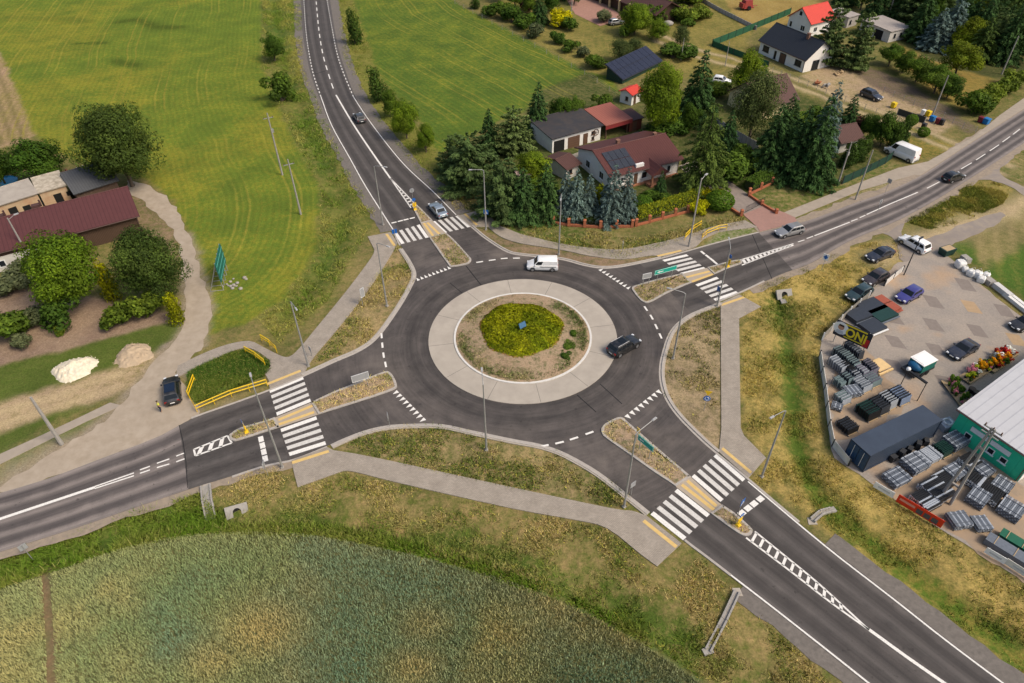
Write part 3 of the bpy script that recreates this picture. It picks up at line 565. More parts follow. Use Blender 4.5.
ISL = {'SW': [(229.8, 435), (240, 428.6), (263.4, 421.8), (278.3, 416.4), (312, 402.3), (333.8, 392.3), (355.6, 383.6), (372.8, 376.5), (385.3, 372), (390, 373), (394, 378), (397, 385.5), (394.7, 389.4), (380.6, 394.9), (349.4, 405), (316.6, 415.2), (279, 427.7), (240, 440.3), (233, 441), (230, 439)],
       'NW': [(411.8, 206), (417, 205.4), (432.7, 221), (445, 232.3), (453.8, 240), (468.6, 256.3), (471.4, 260), (470, 262.8), (466, 264.8), (452, 267.2), (447.5, 263.8), (428.8, 237), (420, 222)],
       'NE': [(631.7, 289.5), (634.8, 286.2), (659, 279.2), (681.7, 274), (705, 268.4), (729.4, 261.8), (739.5, 260.3), (742, 262), (740.5, 264.2), (727.8, 268.6), (713.8, 274.7), (691.9, 282.7), (666.9, 293.6), (651, 302.2), (643.4, 302.6), (637, 297)],
       'SE': [(601.2, 429.3), (604.3, 425), (611, 421), (617.8, 418), (622.5, 418.3), (627, 422), (647.5, 440), (669.4, 459), (689.7, 476.2), (718, 502), (733.8, 513), (749.4, 527), (752.3, 531.4), (750, 535.4), (743, 536), (732, 529.5), (708.8, 512.4), (676.7, 487.5), (653.8, 472.4), (627, 453.3), (606.9, 439.2), (602, 434)]}
CUT = {'SW': ((278.5, 421.5), (314, 408.5)), 'NW': ((424, 228.5), (438.5, 227)), 'NE': ((686.5, 278.2), (709.5, 271.5)), 'SE': ((683, 481.5), (713.5, 507))}
def halfclip(poly, p0, n):
    out = []
    for a, b2 in zip(poly, poly[1:]+poly[:1]):
        da, db = (a-p0).dot(n), (b2-p0).dot(n)
        if da >= 0: out.append(a)
        if da*db < 0: out.append(a.lerp(b2, da/(da-db)))
    return out
CROSS = {}   # zebra half: first stripe (a,b), last stripe (c,d)
ZB = {'NW': [((394.7, 231.9), (403, 243.75), (418.1, 225), (427.2, 237.8)), ((433.4, 221.4), (445.6, 232.8), (456.9, 215.9), (468.9, 227.2))],
      'SW': [((269.7, 391.6), (303.3, 378), (276.7, 414.2), (310.6, 400.2)), ((281, 430.6), (316.6, 418), (289.2, 454.4), (325.6, 443))],
      'NE': [((663.4, 260.9), (687.5, 255.2), (681.4, 273.9), (704.8, 268)), ((696.6, 285.6), (717.7, 277.8), (714.5, 300), (737.2, 292.2))],
      'SE': [((714.9, 455.3), (743.9, 480.3), (693, 475.6), (722, 500.6)), ((676, 490.3), (708.3, 515.8), (652, 513), (684.8, 538.8))]}
white = mat('road paint', (.76, .74, .69), .75, .12, 7.0, col2=(.50, .48, .45)); wornw = mat('worn road paint', (.62, .60, .56), .8, .25, 4.0, col2=(.42, .40, .37))
for leg, isl in ISL.items():
    P = spline(ats(isl+isl[:1]), 3)[:-1]; zs = ZB[leg]
    ax = ((at(*zs[0][1])-at(*zs[0][0])).normalized())                # along the road, = along stripes
    m0 = (at(*zs[0][2])+at(*zs[1][0]))/2; m1 = (at(*zs[0][3])+at(*zs[1][1]))/2
    A = halfclip(P, m0-ax*.15, -ax); Bq = halfclip(P, m1+ax*.15, ax); M_ = halfclip(halfclip(P, m0-ax*.15, ax), m1+ax*.15, -ax)
    for q in (A, Bq):
        mb = MB(); inner = []
        ctr = sum(q, Vector())/len(q)
        mb2 = MB(); sgn = 1 if sum(a.x*b.y-b.x*a.y for a, b in zip(q, q[1:]+q[:1])) > 0 else -1
        strip(mb, q, .28, -.02, .14, sgn, closed=True); struct(mb.obj('kerb', krb))
        # soil inside
        inn = []
        for k, p in enumerate(q):
            t = (q[(k+1) % len(q)]-q[k-1]).normalized(); inn.append(p+Vector((-t.y, t.x, 0))*.2*sgn)
        mb2.prism([v.to_2d() for v in inn], 0, .125); struct(mb2.obj('traffic_island', weed))
    mb = MB(); mb.prism([v.to_2d() for v in M_], -.02, .03); struct(mb.obj('crossing_refuge', beige))
    mb = MB(); mw = MB(); my = MB()
    for h, (a, b_, c_, d_) in enumerate(zs):
        a, b_, c_, d_ = at(*a), at(*b_), at(*c_), at(*d_)
        pitch = ((c_-a).length+(d_-b_).length)/8
        for k in range(5):
            p, q = a.lerp(c_, k/4), b_.lerp(d_, k/4); s = (c_-a).normalized()*pitch*.27; s2 = (d_-b_).normalized()*pitch*.27
            (mb if k in (0, 4) else mw).quad(*[Vector((v.x, v.y, .022)) for v in (p-s, p+s, q+s2, q-s2)])
        st = (c_-a).normalized(); 
        for o, sg in ((a, -1), (c_, 1)):
            e = b_ if sg < 0 else d_
            outer = (h == 0 and sg < 0) or (h == 1 and sg > 0)
            o2, e2 = o+st*sg*(1.35 if outer else 1.0), e+st*sg*(1.35 if outer else 1.0); zz = .068 if outer else .036
            s = st*.2; my.quad(*[Vector((v.x, v.y, zz)) for v in (o2-s, o2+s, e2+s, e2-s)])
    for g in (mb, mw, my):
        for k, f in enumerate(g.F):
            v = [Vector(g.V[i]) for i in f]
            if (v[1]-v[0]).cross(v[2]-v[1]).z < 0: g.F[k] = f[::-1]
    zo = mb.obj('zebra_crossing', white); struct(zo); struct(mw.obj('zebra_crossing', wornw)); struct(my.obj('tactile_paving', yel_t))
# kerbs round the four outer corners: pale gutter + raised stone
for K, a, b2, sg in ((KW, (303.5, 377), (402, 247), 1), (KN, (471, 227.3), (660, 259.4), 1), (KE, (719, 302), (716, 454), 1), (KS, (650, 512), (330, 444.5), 1)):
    ln = cut(K, a, b2); ln = resample(ln, 40)
    mb = MB(); strip(mb, ln, .30, -.02, .020, sg); strip(mb, offs(ln, .30*sg), .22, -.2, .13, sg); struct(mb.obj('kerb', krb))
    if K is not KN: mb = MB(); strip(mb, offs(ln, .52*sg), .18, -.2, .075, sg); struct(mb.obj('kerb_paving', con))
for K, a, b2 in ((KW, (192, 419.5), (303, 377.2)), (KS, (327, 446.4), (230, 477)), (KN, (660, 259.4), (760, 232.5)), (KE, (719, 302), (762, 283)), (KN, (458, 216.2), (471, 227.3)), (KE, (717, 455), (800, 525)), (KS, (683, 540.5), (735, 580)), (KW, (402, 246), (394, 232))):
    ln = resample(cut(K, a, b2), 20); mb = MB(); strip(mb, ln, .25, -.2, .05, 1); struct(mb.obj('kerb', krb))
# ---- painted lines
mk = MB()
def line(pts, w=.14, z=.0215): strip(mk, ats(pts) if not isinstance(pts[0], Vector) else pts, w, 0, z, 0)
def dashes(lnv, w, on, off, start=0):
    P = [Vector(p) for p in lnv]; d = [0]
    for a, b in zip(P, P[1:]): d.append(d[-1]+(b-a).length)
    def pt(t):
        for k in range(len(P)-1):
            if t <= d[k+1]: return P[k].lerp(P[k+1], (t-d[k])/(d[k+1]-d[k]))
        return P[-1]
    t = start
    while t < d[-1]-on:
        strip(mk, [pt(t), pt(t+on/2), pt(t+on)], w, 0, .0215, 0); t += on+off
# north-west leg
cl = spline(ats([(316, 0), (319, 31), (323, 54.7), (327.8, 71.8), (332, 85), (336, 95)]), 5); dashes([cl[0]+(cl[0]-cl[1]).normalized()*60]+cl, .22, 3.0, 2.6)
line(spline(ats([(336, 95), (352.8, 123.5), (372.8, 153.5), (390.5, 178.5)]), 4), .30)
line(ats([(390.5, 178.5), (411, 208)]), .2); line(ats([(390.5, 178.5), (415, 203.8)]), .2)
for k in range(6):
    t = .42+.1*k; line([at(390.5, 178.5).lerp(at(411, 208), t), at(390.5, 178.5).lerp(at(415, 203.8), t+.06)], .32)
le = spline(ats([(303.8, 0), (306, 31.3), (309.3, 54.7), (313.6, 75), (321, 97)]), 5); dashes([le[0]+(le[0]-le[1]).normalized()*60]+le, .18, 1.0, 1.0)
re = spline(ats([(327, 0), (332, 28), (336.6, 51.6), (343, 71.9), (353.5, 97)]), 5); dashes([re[0]+(re[0]-re[1]).normalized()*60]+re, .18, 1.0, 1.0)
line(spline(ats([(321, 97), (331.5, 125), (350, 158.5), (366, 187), (393, 229.5)]), 4), .16); line(spline(ats([(353.5, 97), (366.5, 116.8), (386.5, 143.5), (406.5, 167), (433.5, 192), (456, 214.8)]), 4), .16)
# south-west leg
line(ats([(-80, 551), (0, 519), (95, 487.3)]), .34); line(ats([(95, 486.6), (134, 473)]), .16); line(ats([(95, 488.5), (134, 475.8)]), .16)
for a, b2 in (((140, 470), (150, 466.4)), ((140, 473.4), (150, 470)), ((156.9, 463.4), (169.4, 459)), ((156.9, 467.7), (169.4, 464)), ((176.3, 456.2), (184, 453.2)), ((176.3, 461.9), (184.5, 458.9))): line([at(*a), at(*b2)], .16)
q = ats([(193.9, 449.5), (227.5, 435.8), (231.8, 443), (195.5, 455.8)]); 
for k in range(4): line([q[k], q[(k+1) % 4]], .2)
for k in range(3): line([q[3].lerp(q[2], .08+.3*k), q[0].lerp(q[1], .25+.3*k)], .42)
# south-east leg
l1 = spline(ats([(746, 537.8), (790, 571), (830, 602), (869, 630)]), 5); l2 = spline(ats([(754.8, 531.6), (785, 556), (820, 585), (869, 630)]), 5)
line(l1, .18); line(l2, .18); line(ats([(869, 629.6), (906, 656.5), (944, 683), (1010, 727)]), .30)
r1, r2 = resample(l1, 60), resample(l2, 60)
for k in range(3, 48, 4): line([r1[k], r2[min(59, k-2)]], .26)
line(spline(ats([(748, 481.5), (824, 545.2), (892, 598), (946, 640.5), (1008, 687)]), 4)+[KE[-1]+Vector((-.6, -.3, 0))], .16)
line([KS[0]+Vector((.5, .3, 0))]+spline(ats([(868.5, 683), (820, 644.5), (769, 604.5), (749.5, 589.5), (710.5, 559.5), (686, 541.5)]), 4), .16)
# north-east leg
n1_ = spline(ats([(739.8, 260.2), (765, 252.5), (793.4, 243.8)]), 6); n2_ = spline(ats([(741.8, 265.2), (768, 255), (793.4, 245.2)]), 6); line(n1_, .2); line(n2_, .2)
r1, r2 = resample(n1_, 40), resample(n2_, 40)
for k in range(2, 36, 3): line([r1[k], r2[min(39, k+1)]], .45)
for a, b2 in (((798, 242), (804.4, 240)), ((806.7, 238.6), (813, 236.3)), ((851, 221.4), (857.5, 219)), ((859.8, 217.7), (865.3, 215.3))): line([at(*a), at(*b2)], .16)
line(ats([(814.5, 235.8), (849.7, 222.3)]), .18); line(ats([(866.5, 214.6), (890, 204), (917.8, 192.3)]), .18)
for a, b2 in (((927, 188.3), (939.7, 181.8)), ((945, 178.6), (955, 172.8)), ((961, 169), (971.7, 162.8)), ((976, 160), (985.3, 154)), ((989.7, 150.9), (999, 144.8)), ((1002.5, 142), (1010, 136.6)), ((1013, 134.4), (1020, 129)), ((1026, 124.5), (1033, 119))): line([at(*a), at(*b2)], .16)
# yield teeth, exit dashes, approach bars
def teeth(a, b2, n, toward):
    A, B = at(*a), at(*b2); d = (B-A)/n; t = d.normalized(); q = Vector((-t.y, t.x, 0))
    if (at(*toward)-A).dot(q) < 0: q = -q
    for k in range(n):
        p = A+d*(k+.08); e = p+d*.72; m = (p+e)/2+q*.75
        tri = [p, e, m] if (e-p).cross(m-p).z > 0 else [e, p, m]; mk.add([(v.x, v.y, .0215) for v in tri], [(0, 1, 2)])
teeth((417, 281.2), (452, 268.2), 9, (425, 240)); teeth((598, 269.8), (629, 290), 9, (650, 265)); teeth((396.5, 390), (427, 420.8), 9, (360, 420)); teeth((659, 389.2), (623.4, 417.3), 8, (660, 420))
for pts, ln, dr in (((479.7, 262), (492.2, 260.1), (504.2, 258.5), (516.4, 258.2)), 0, 0), (((645.8, 308.6), (651.6, 317.2), (656.2, 326.6), (660.5, 336)), 0, 0), (((381.6, 335.8), (382.4, 345.2), (383.6, 355.2), (385.6, 364.5)), 0, 0), (((544.3, 445.8), (559.6, 442.7), (574, 438.5), (589.5, 433)), 0, 0):
    v = ats(pts)
    for k, p in enumerate(v):
        t = (v[min(k+1, 3)]-v[max(k-1, 0)]).normalized(); line([p-t*.5, p+t*.5], .24)
for pts, hl, w in (((394, 222.6), (400.3, 221), (406, 219.6), (412.3, 218.1)), .42, .3), (((702.8, 252.8), (707.5, 256.4), (711.7, 259.7), (715.6, 263)), .45, .35), (((261, 439.2), (262.5, 445.5), (263.8, 452), (265.2, 458.6)), .42, .55), (((760.3, 499), (754, 503.8), (748, 508.3), (741.9, 513.2)), .38, .6):
    v = ats(pts); t = (v[3]-v[0]).normalized()
    for p in v: line([p-t*hl, p+t*hl], w)
for k, f_ in enumerate(mk.F):
    v = [Vector(mk.V[i]) for i in f_]
    if (v[1]-v[0]).cross(v[2]-v[1]).z < 0: mk.F[k] = f_[::-1]
struct(mk.obj('road_markings', white))
# ================================================================== VEGETATION
LEAF = attrmat('leaves', .8, .36, 1.22); NEED = attrmat('needles', .85, .22, 1.25); GRASSM = attrmat('grass blades', .9, .2, 1.1)
BARK = mat('bark', (.13, .10, .075), .95, .4, 6, bump=.6); PBARK = mat('pale bark', (.34, .31, .27), .9, .45, 5)
def quadcloud(P, Nrm, S, asp, cols, rng, droop=None):
    "leaf-sized quads at P facing roughly Nrm"
    n = len(P); t = rng.normal(size=(n, 3)); t -= (t*Nrm).sum(1)[:, None]*Nrm
    if droop is not None: t = droop+rng.normal(size=(n, 3))*.25
    t /= np.linalg.norm(t, axis=1)[:, None]+1e-9; bt = np.cross(Nrm, t); bt /= np.linalg.norm(bt, axis=1)[:, None]+1e-9
    a = t*(S*asp)[:, None]; b = bt*S[:, None]
    k = Nrm*(S*.25)[:, None]
    V = np.stack([P-a, P+b*.55-a*.1+k, P+a, P-b*.55-a*.1+k], 1).reshape(-1, 3)
    return V, np.arange(4*n).reshape(n, 4), np.repeat(cols, 4, 0)
def unit(v): return v/(np.linalg.norm(v, axis=1)[:, None]+1e-9)
def broad(name, n, leaf, c1, c2, seed, lobes=26, bottom=.16, squash=1.0, top=1.0, loose=.5):
    "crown of a broadleaf tree, unit height and unit width: leaf clumps on many boughs"
    r = np.random.default_rng(seed); V = []; k = 0
    cz = (bottom+top)/2; hz = (top-bottom)/2
    d = unit(r.normal(size=(lobes, 3))); d[:, 2] = np.where(d[:, 2] < -.88, -d[:, 2], d[:, 2]); rad = r.uniform(.40, .75, lobes)
    ctr = d*rad[:, None]*np.array([.5, .5, hz]); ctr[:, 2] += cz
    ctr[:5] = ctr[:5]*.35; ctr[:5, 2] = cz+r.uniform(-.3, .35, 5)*hz; lr = r.uniform(.085, .17, lobes); lr[:5] = .22
    lb = r.uniform(.68, 1.3, lobes); ly = r.uniform(0, 1, lobes)
    w = lr**2; pick = r.choice(lobes, n, p=w/w.sum()); u = unit(r.normal(size=(n, 3)))
    rr = lr[pick]*(.62+.5*r.random(n)**.7)
    P = ctr[pick]+u*rr[:, None]*np.array([1, 1, .8])
    keep = (P[:, 2] > bottom*.55) & (fbm(P[:, 0]*9+seed, P[:, 1]*9+P[:, 2]*7, 1.0, 2, seed) > .30+.0*loose)
    P = P[keep]; u = u[keep]; pick = pick[keep]; n = len(P)
    out = unit(P-np.array([0, 0, cz-.1])); nr = unit(u*.7+out*.5+r.normal(size=(n, 3))*.45+np.array([0, 0, .25]))
    t = np.clip(ly[pick]*.6+r.random(n)*.5-.05, 0, 1)[:, None]
    c = (np.array(c1)*(1-t)+np.array(c2)*t)*lb[pick][:, None]*r.uniform(.7, 1.3, (n, 1))
    V, F, C = quadcloud(P, nr, leaf*r.uniform(.6, 1.25, n), 1.1, c, r)
    cm = npmesh(name+'_crown', V, F, [LEAF], C)
    mb = MB(); s = random.Random(seed); mb.tube([(0, 0, -.02), (.004, .003, bottom), (.01, -.005, cz), (.0, .01, cz+hz*.5)], [.028, .022, .014, .004], 8)
    for j in range(5, min(lobes, 15)):
        e = ctr[j]; z0 = s.uniform(bottom*.7, cz); mb.tube([(0, 0, z0), (e[0]*.5, e[1]*.5, z0+(e[2]-z0)*.65), tuple(e)], [.012, .007, .002], 5)
    return mb.mesh(name+'_trunk', [BARK], 60), cm
def conifer(name, n, leaf, c1, c2, seed, layers=15, bottom=.06, tipw=.03, bulge=.9, ragged_=.22, up=-.25, asp=1.6):
    r = np.random.default_rng(seed); Ps = []; Ds = []; Cs = []; Ns = []
    br = []
    for l in range(layers):
        t = (l+.3)/layers; z = bottom+(1-bottom)*t; R = .5*((1-t)**bulge)+tipw; m = max(5, int(13*(1-t)+4))
        for k in range(m): br.append((z+r.normal()*.012, 2*PI*(k+r.random()*.7)/m+l*1.1, R*(1-ragged_*r.random()*1.6), r.uniform(.7, 1.3), t))
    br = np.array(br); w = br[:, 2]**1.35; p = r.choice(len(br), n, p=w/w.sum()); b = br[p]
    s = r.random(n)**.55; side = r.normal(size=n)*.16*s*(1.15-s)*1.2
    a = b[:, 1]; rad = b[:, 2]*s; x = np.cos(a)*rad-np.sin(a)*side*b[:, 2]*1.3; y = np.sin(a)*rad+np.cos(a)*side*b[:, 2]*1.3
    z = b[:, 0]+up*rad*.55*s+r.normal(size=n)*.010
    P = np.stack([x, y, z], 1); outd = np.stack([np.cos(a), np.sin(a), np.full(n, -.25)], 1); outd += np.stack([-np.sin(a), np.cos(a), a*0], 1)*np.sign(side)[:, None]*.6
    nr = unit(np.stack([np.cos(a)*.55, np.sin(a)*.55, np.ones(n)*.75], 1)+r.normal(size=(n, 3))*.35)
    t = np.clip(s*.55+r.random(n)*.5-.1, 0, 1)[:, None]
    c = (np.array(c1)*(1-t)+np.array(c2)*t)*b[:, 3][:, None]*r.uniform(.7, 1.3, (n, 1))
    V, F, C = quadcloud(P, nr, leaf*r.uniform(.6, 1.2, n), asp, c, r, unit(outd))
    cm = npmesh(name+'_crown', V, F, [NEED], C)
    mb = MB(); mb.tube([(0, 0, -.02), (0, 0, .3), (0, 0, .97)], [.022, .016, .002], 7)
    return mb.mesh(name+'_trunk', [BARK], 60), cm
def shrub(name, n, leaf, c1, c2, seed, lobes=11, column=False, ball=False):
    r = np.random.default_rng(seed)
    if column: ctr = np.stack([r.normal(size=lobes)*.10, r.normal(size=lobes)*.10, np.linspace(.12, .86, lobes)], 1); lr = .34*(1.12-ctr[:, 2])**.6
    elif ball: ctr = np.zeros((lobes, 3)); ctr[:, 2] = .48; lr = np.full(lobes, .49)
    else: ctr = np.stack([r.uniform(-.3, .3, lobes), r.uniform(-.3, .3, lobes), r.uniform(.22, .68, lobes)], 1); lr = r.uniform(.16, .26, lobes)
    lb = r.uniform(.72, 1.28, lobes) if not ball else np.ones(lobes); w = lr**2; p = r.choice(lobes, n, p=w/w.sum()); u = unit(r.normal(size=(n, 3)))
    P = ctr[p]+u*(lr[p]*((.68+.42*r.random(n)) if not ball else (.9+.12*r.random(n))))[:, None]; k = P[:, 2] > .0; P = P[k]; u = u[k]; p = p[k]; n = len(P)
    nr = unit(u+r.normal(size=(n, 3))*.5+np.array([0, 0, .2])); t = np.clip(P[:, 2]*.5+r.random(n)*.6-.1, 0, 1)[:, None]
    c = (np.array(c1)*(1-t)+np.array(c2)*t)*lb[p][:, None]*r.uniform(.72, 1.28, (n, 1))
    V, F, C = quadcloud(P, nr, leaf*r.uniform(.6, 1.2, n), 1.1, c, r)
    cm = npmesh(name+'_crown', V, F, [LEAF], C)
    mb = MB(); s = random.Random(seed)
    for j in range(4): e = ctr[j % lobes]; mb.tube([(0, 0, -.03), tuple(Vector(e)*.55), tuple(e)], [.025, .015, .004], 5)
    return mb.mesh(name+'_stems', [BARK], 60), cm
PRO = {}
def pro(kind, k): return PRO[kind][k % len(PRO[kind])]
PRO['oak'] = [broad('oak', 26000, .0135, (.036, .058, .012), (.080, .108, .022), s, 60, .03, top=.99) for s in (1, 2)]
PRO['lime'] = [broad('lime', 21000, .0155, (.065, .105, .012), (.160, .205, .022), s, 50, .02) for s in (3, 4)]
PRO['green'] = [broad('broadleaf', 11000, .021, (.042, .078, .011), (.100, .145, .020), s, 34, .03) for s in (5, 6, 7)]
PRO['walnut'] = [broad('walnut', 9000, .023, (.085, .115, .010), (.195, .210, .022), s, 30, .12) for s in (8,)]
PRO['birch'] = [broad('birch', 14000, .014, (.042, .062, .018), (.095, .112, .036), s, 60, .08, loose=1) for s in (9,)]
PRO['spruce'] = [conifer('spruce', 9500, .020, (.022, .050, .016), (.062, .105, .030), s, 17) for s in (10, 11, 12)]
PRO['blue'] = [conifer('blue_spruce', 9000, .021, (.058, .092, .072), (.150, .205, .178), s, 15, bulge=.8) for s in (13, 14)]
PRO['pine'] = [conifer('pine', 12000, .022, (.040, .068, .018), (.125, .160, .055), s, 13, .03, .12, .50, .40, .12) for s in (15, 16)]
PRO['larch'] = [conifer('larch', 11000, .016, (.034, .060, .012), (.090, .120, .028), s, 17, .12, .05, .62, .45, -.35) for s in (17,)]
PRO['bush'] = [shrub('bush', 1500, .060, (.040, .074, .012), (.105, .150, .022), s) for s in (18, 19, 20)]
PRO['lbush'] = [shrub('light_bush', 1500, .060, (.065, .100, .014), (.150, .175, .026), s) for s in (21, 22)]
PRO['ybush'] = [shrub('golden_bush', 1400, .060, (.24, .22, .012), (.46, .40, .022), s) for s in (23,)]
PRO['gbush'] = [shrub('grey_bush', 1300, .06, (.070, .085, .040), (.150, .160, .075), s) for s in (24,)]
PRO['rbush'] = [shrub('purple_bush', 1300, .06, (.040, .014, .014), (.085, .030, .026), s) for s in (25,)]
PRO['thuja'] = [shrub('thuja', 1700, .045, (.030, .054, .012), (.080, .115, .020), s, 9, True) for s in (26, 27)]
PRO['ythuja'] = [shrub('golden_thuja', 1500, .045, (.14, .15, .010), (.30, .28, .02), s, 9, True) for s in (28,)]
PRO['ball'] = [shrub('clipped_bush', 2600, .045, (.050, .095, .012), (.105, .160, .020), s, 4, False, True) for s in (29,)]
NM = dict(oak='broadleaf_tree', lime='broadleaf_tree', green='broadleaf_tree', walnut='walnut_tree', birch='birch_tree', spruce='spruce_tree', blue='blue_spruce', pine='pine_tree', larch='larch_tree',
          bush='shrub', lbush='shrub', ybush='golden_shrub', gbush='shrub', rbush='purple_shrub', thuja='thuja', ythuja='golden_thuja', ball='clipped_shrub')
CT = dict(oak='tree', lime='tree', green='tree', walnut='tree', birch='tree', spruce='conifer', blue='conifer', pine='conifer', larch='conifer', thuja='thuja', ythuja='thuja')
_tk = [0]
def tree(kind, x, y, h, w, label, group=None):
    _tk[0] += 1; k = _tk[0]; t, c = pro(kind, k); p = gat(x, y)
    v = Vector((p.x, p.y, .45*h))-Vector((0, 0, HGT)); ys_ = 341.5-FPX*v.dot(CU)/v.dot(CF); q = at(x, ys_, .45*h); p = Vector((q.x, q.y, 0)); p.z = gz1(p)   # x is where the crown's middle is seen
    o = thing(NM[kind], label, CT.get(kind, 'shrub'), p, (k*2.399) % 6.283, group); w = w*.93 if kind in ('oak', 'lime', 'green') else w; o.scale = (w, w, h)
    link('trunk' if CT.get(kind) in ('tree', 'conifer') else 'stem', t, o); link('crown' if CT.get(kind) in ('tree', 'conifer') else 'foliage', c, o); return o
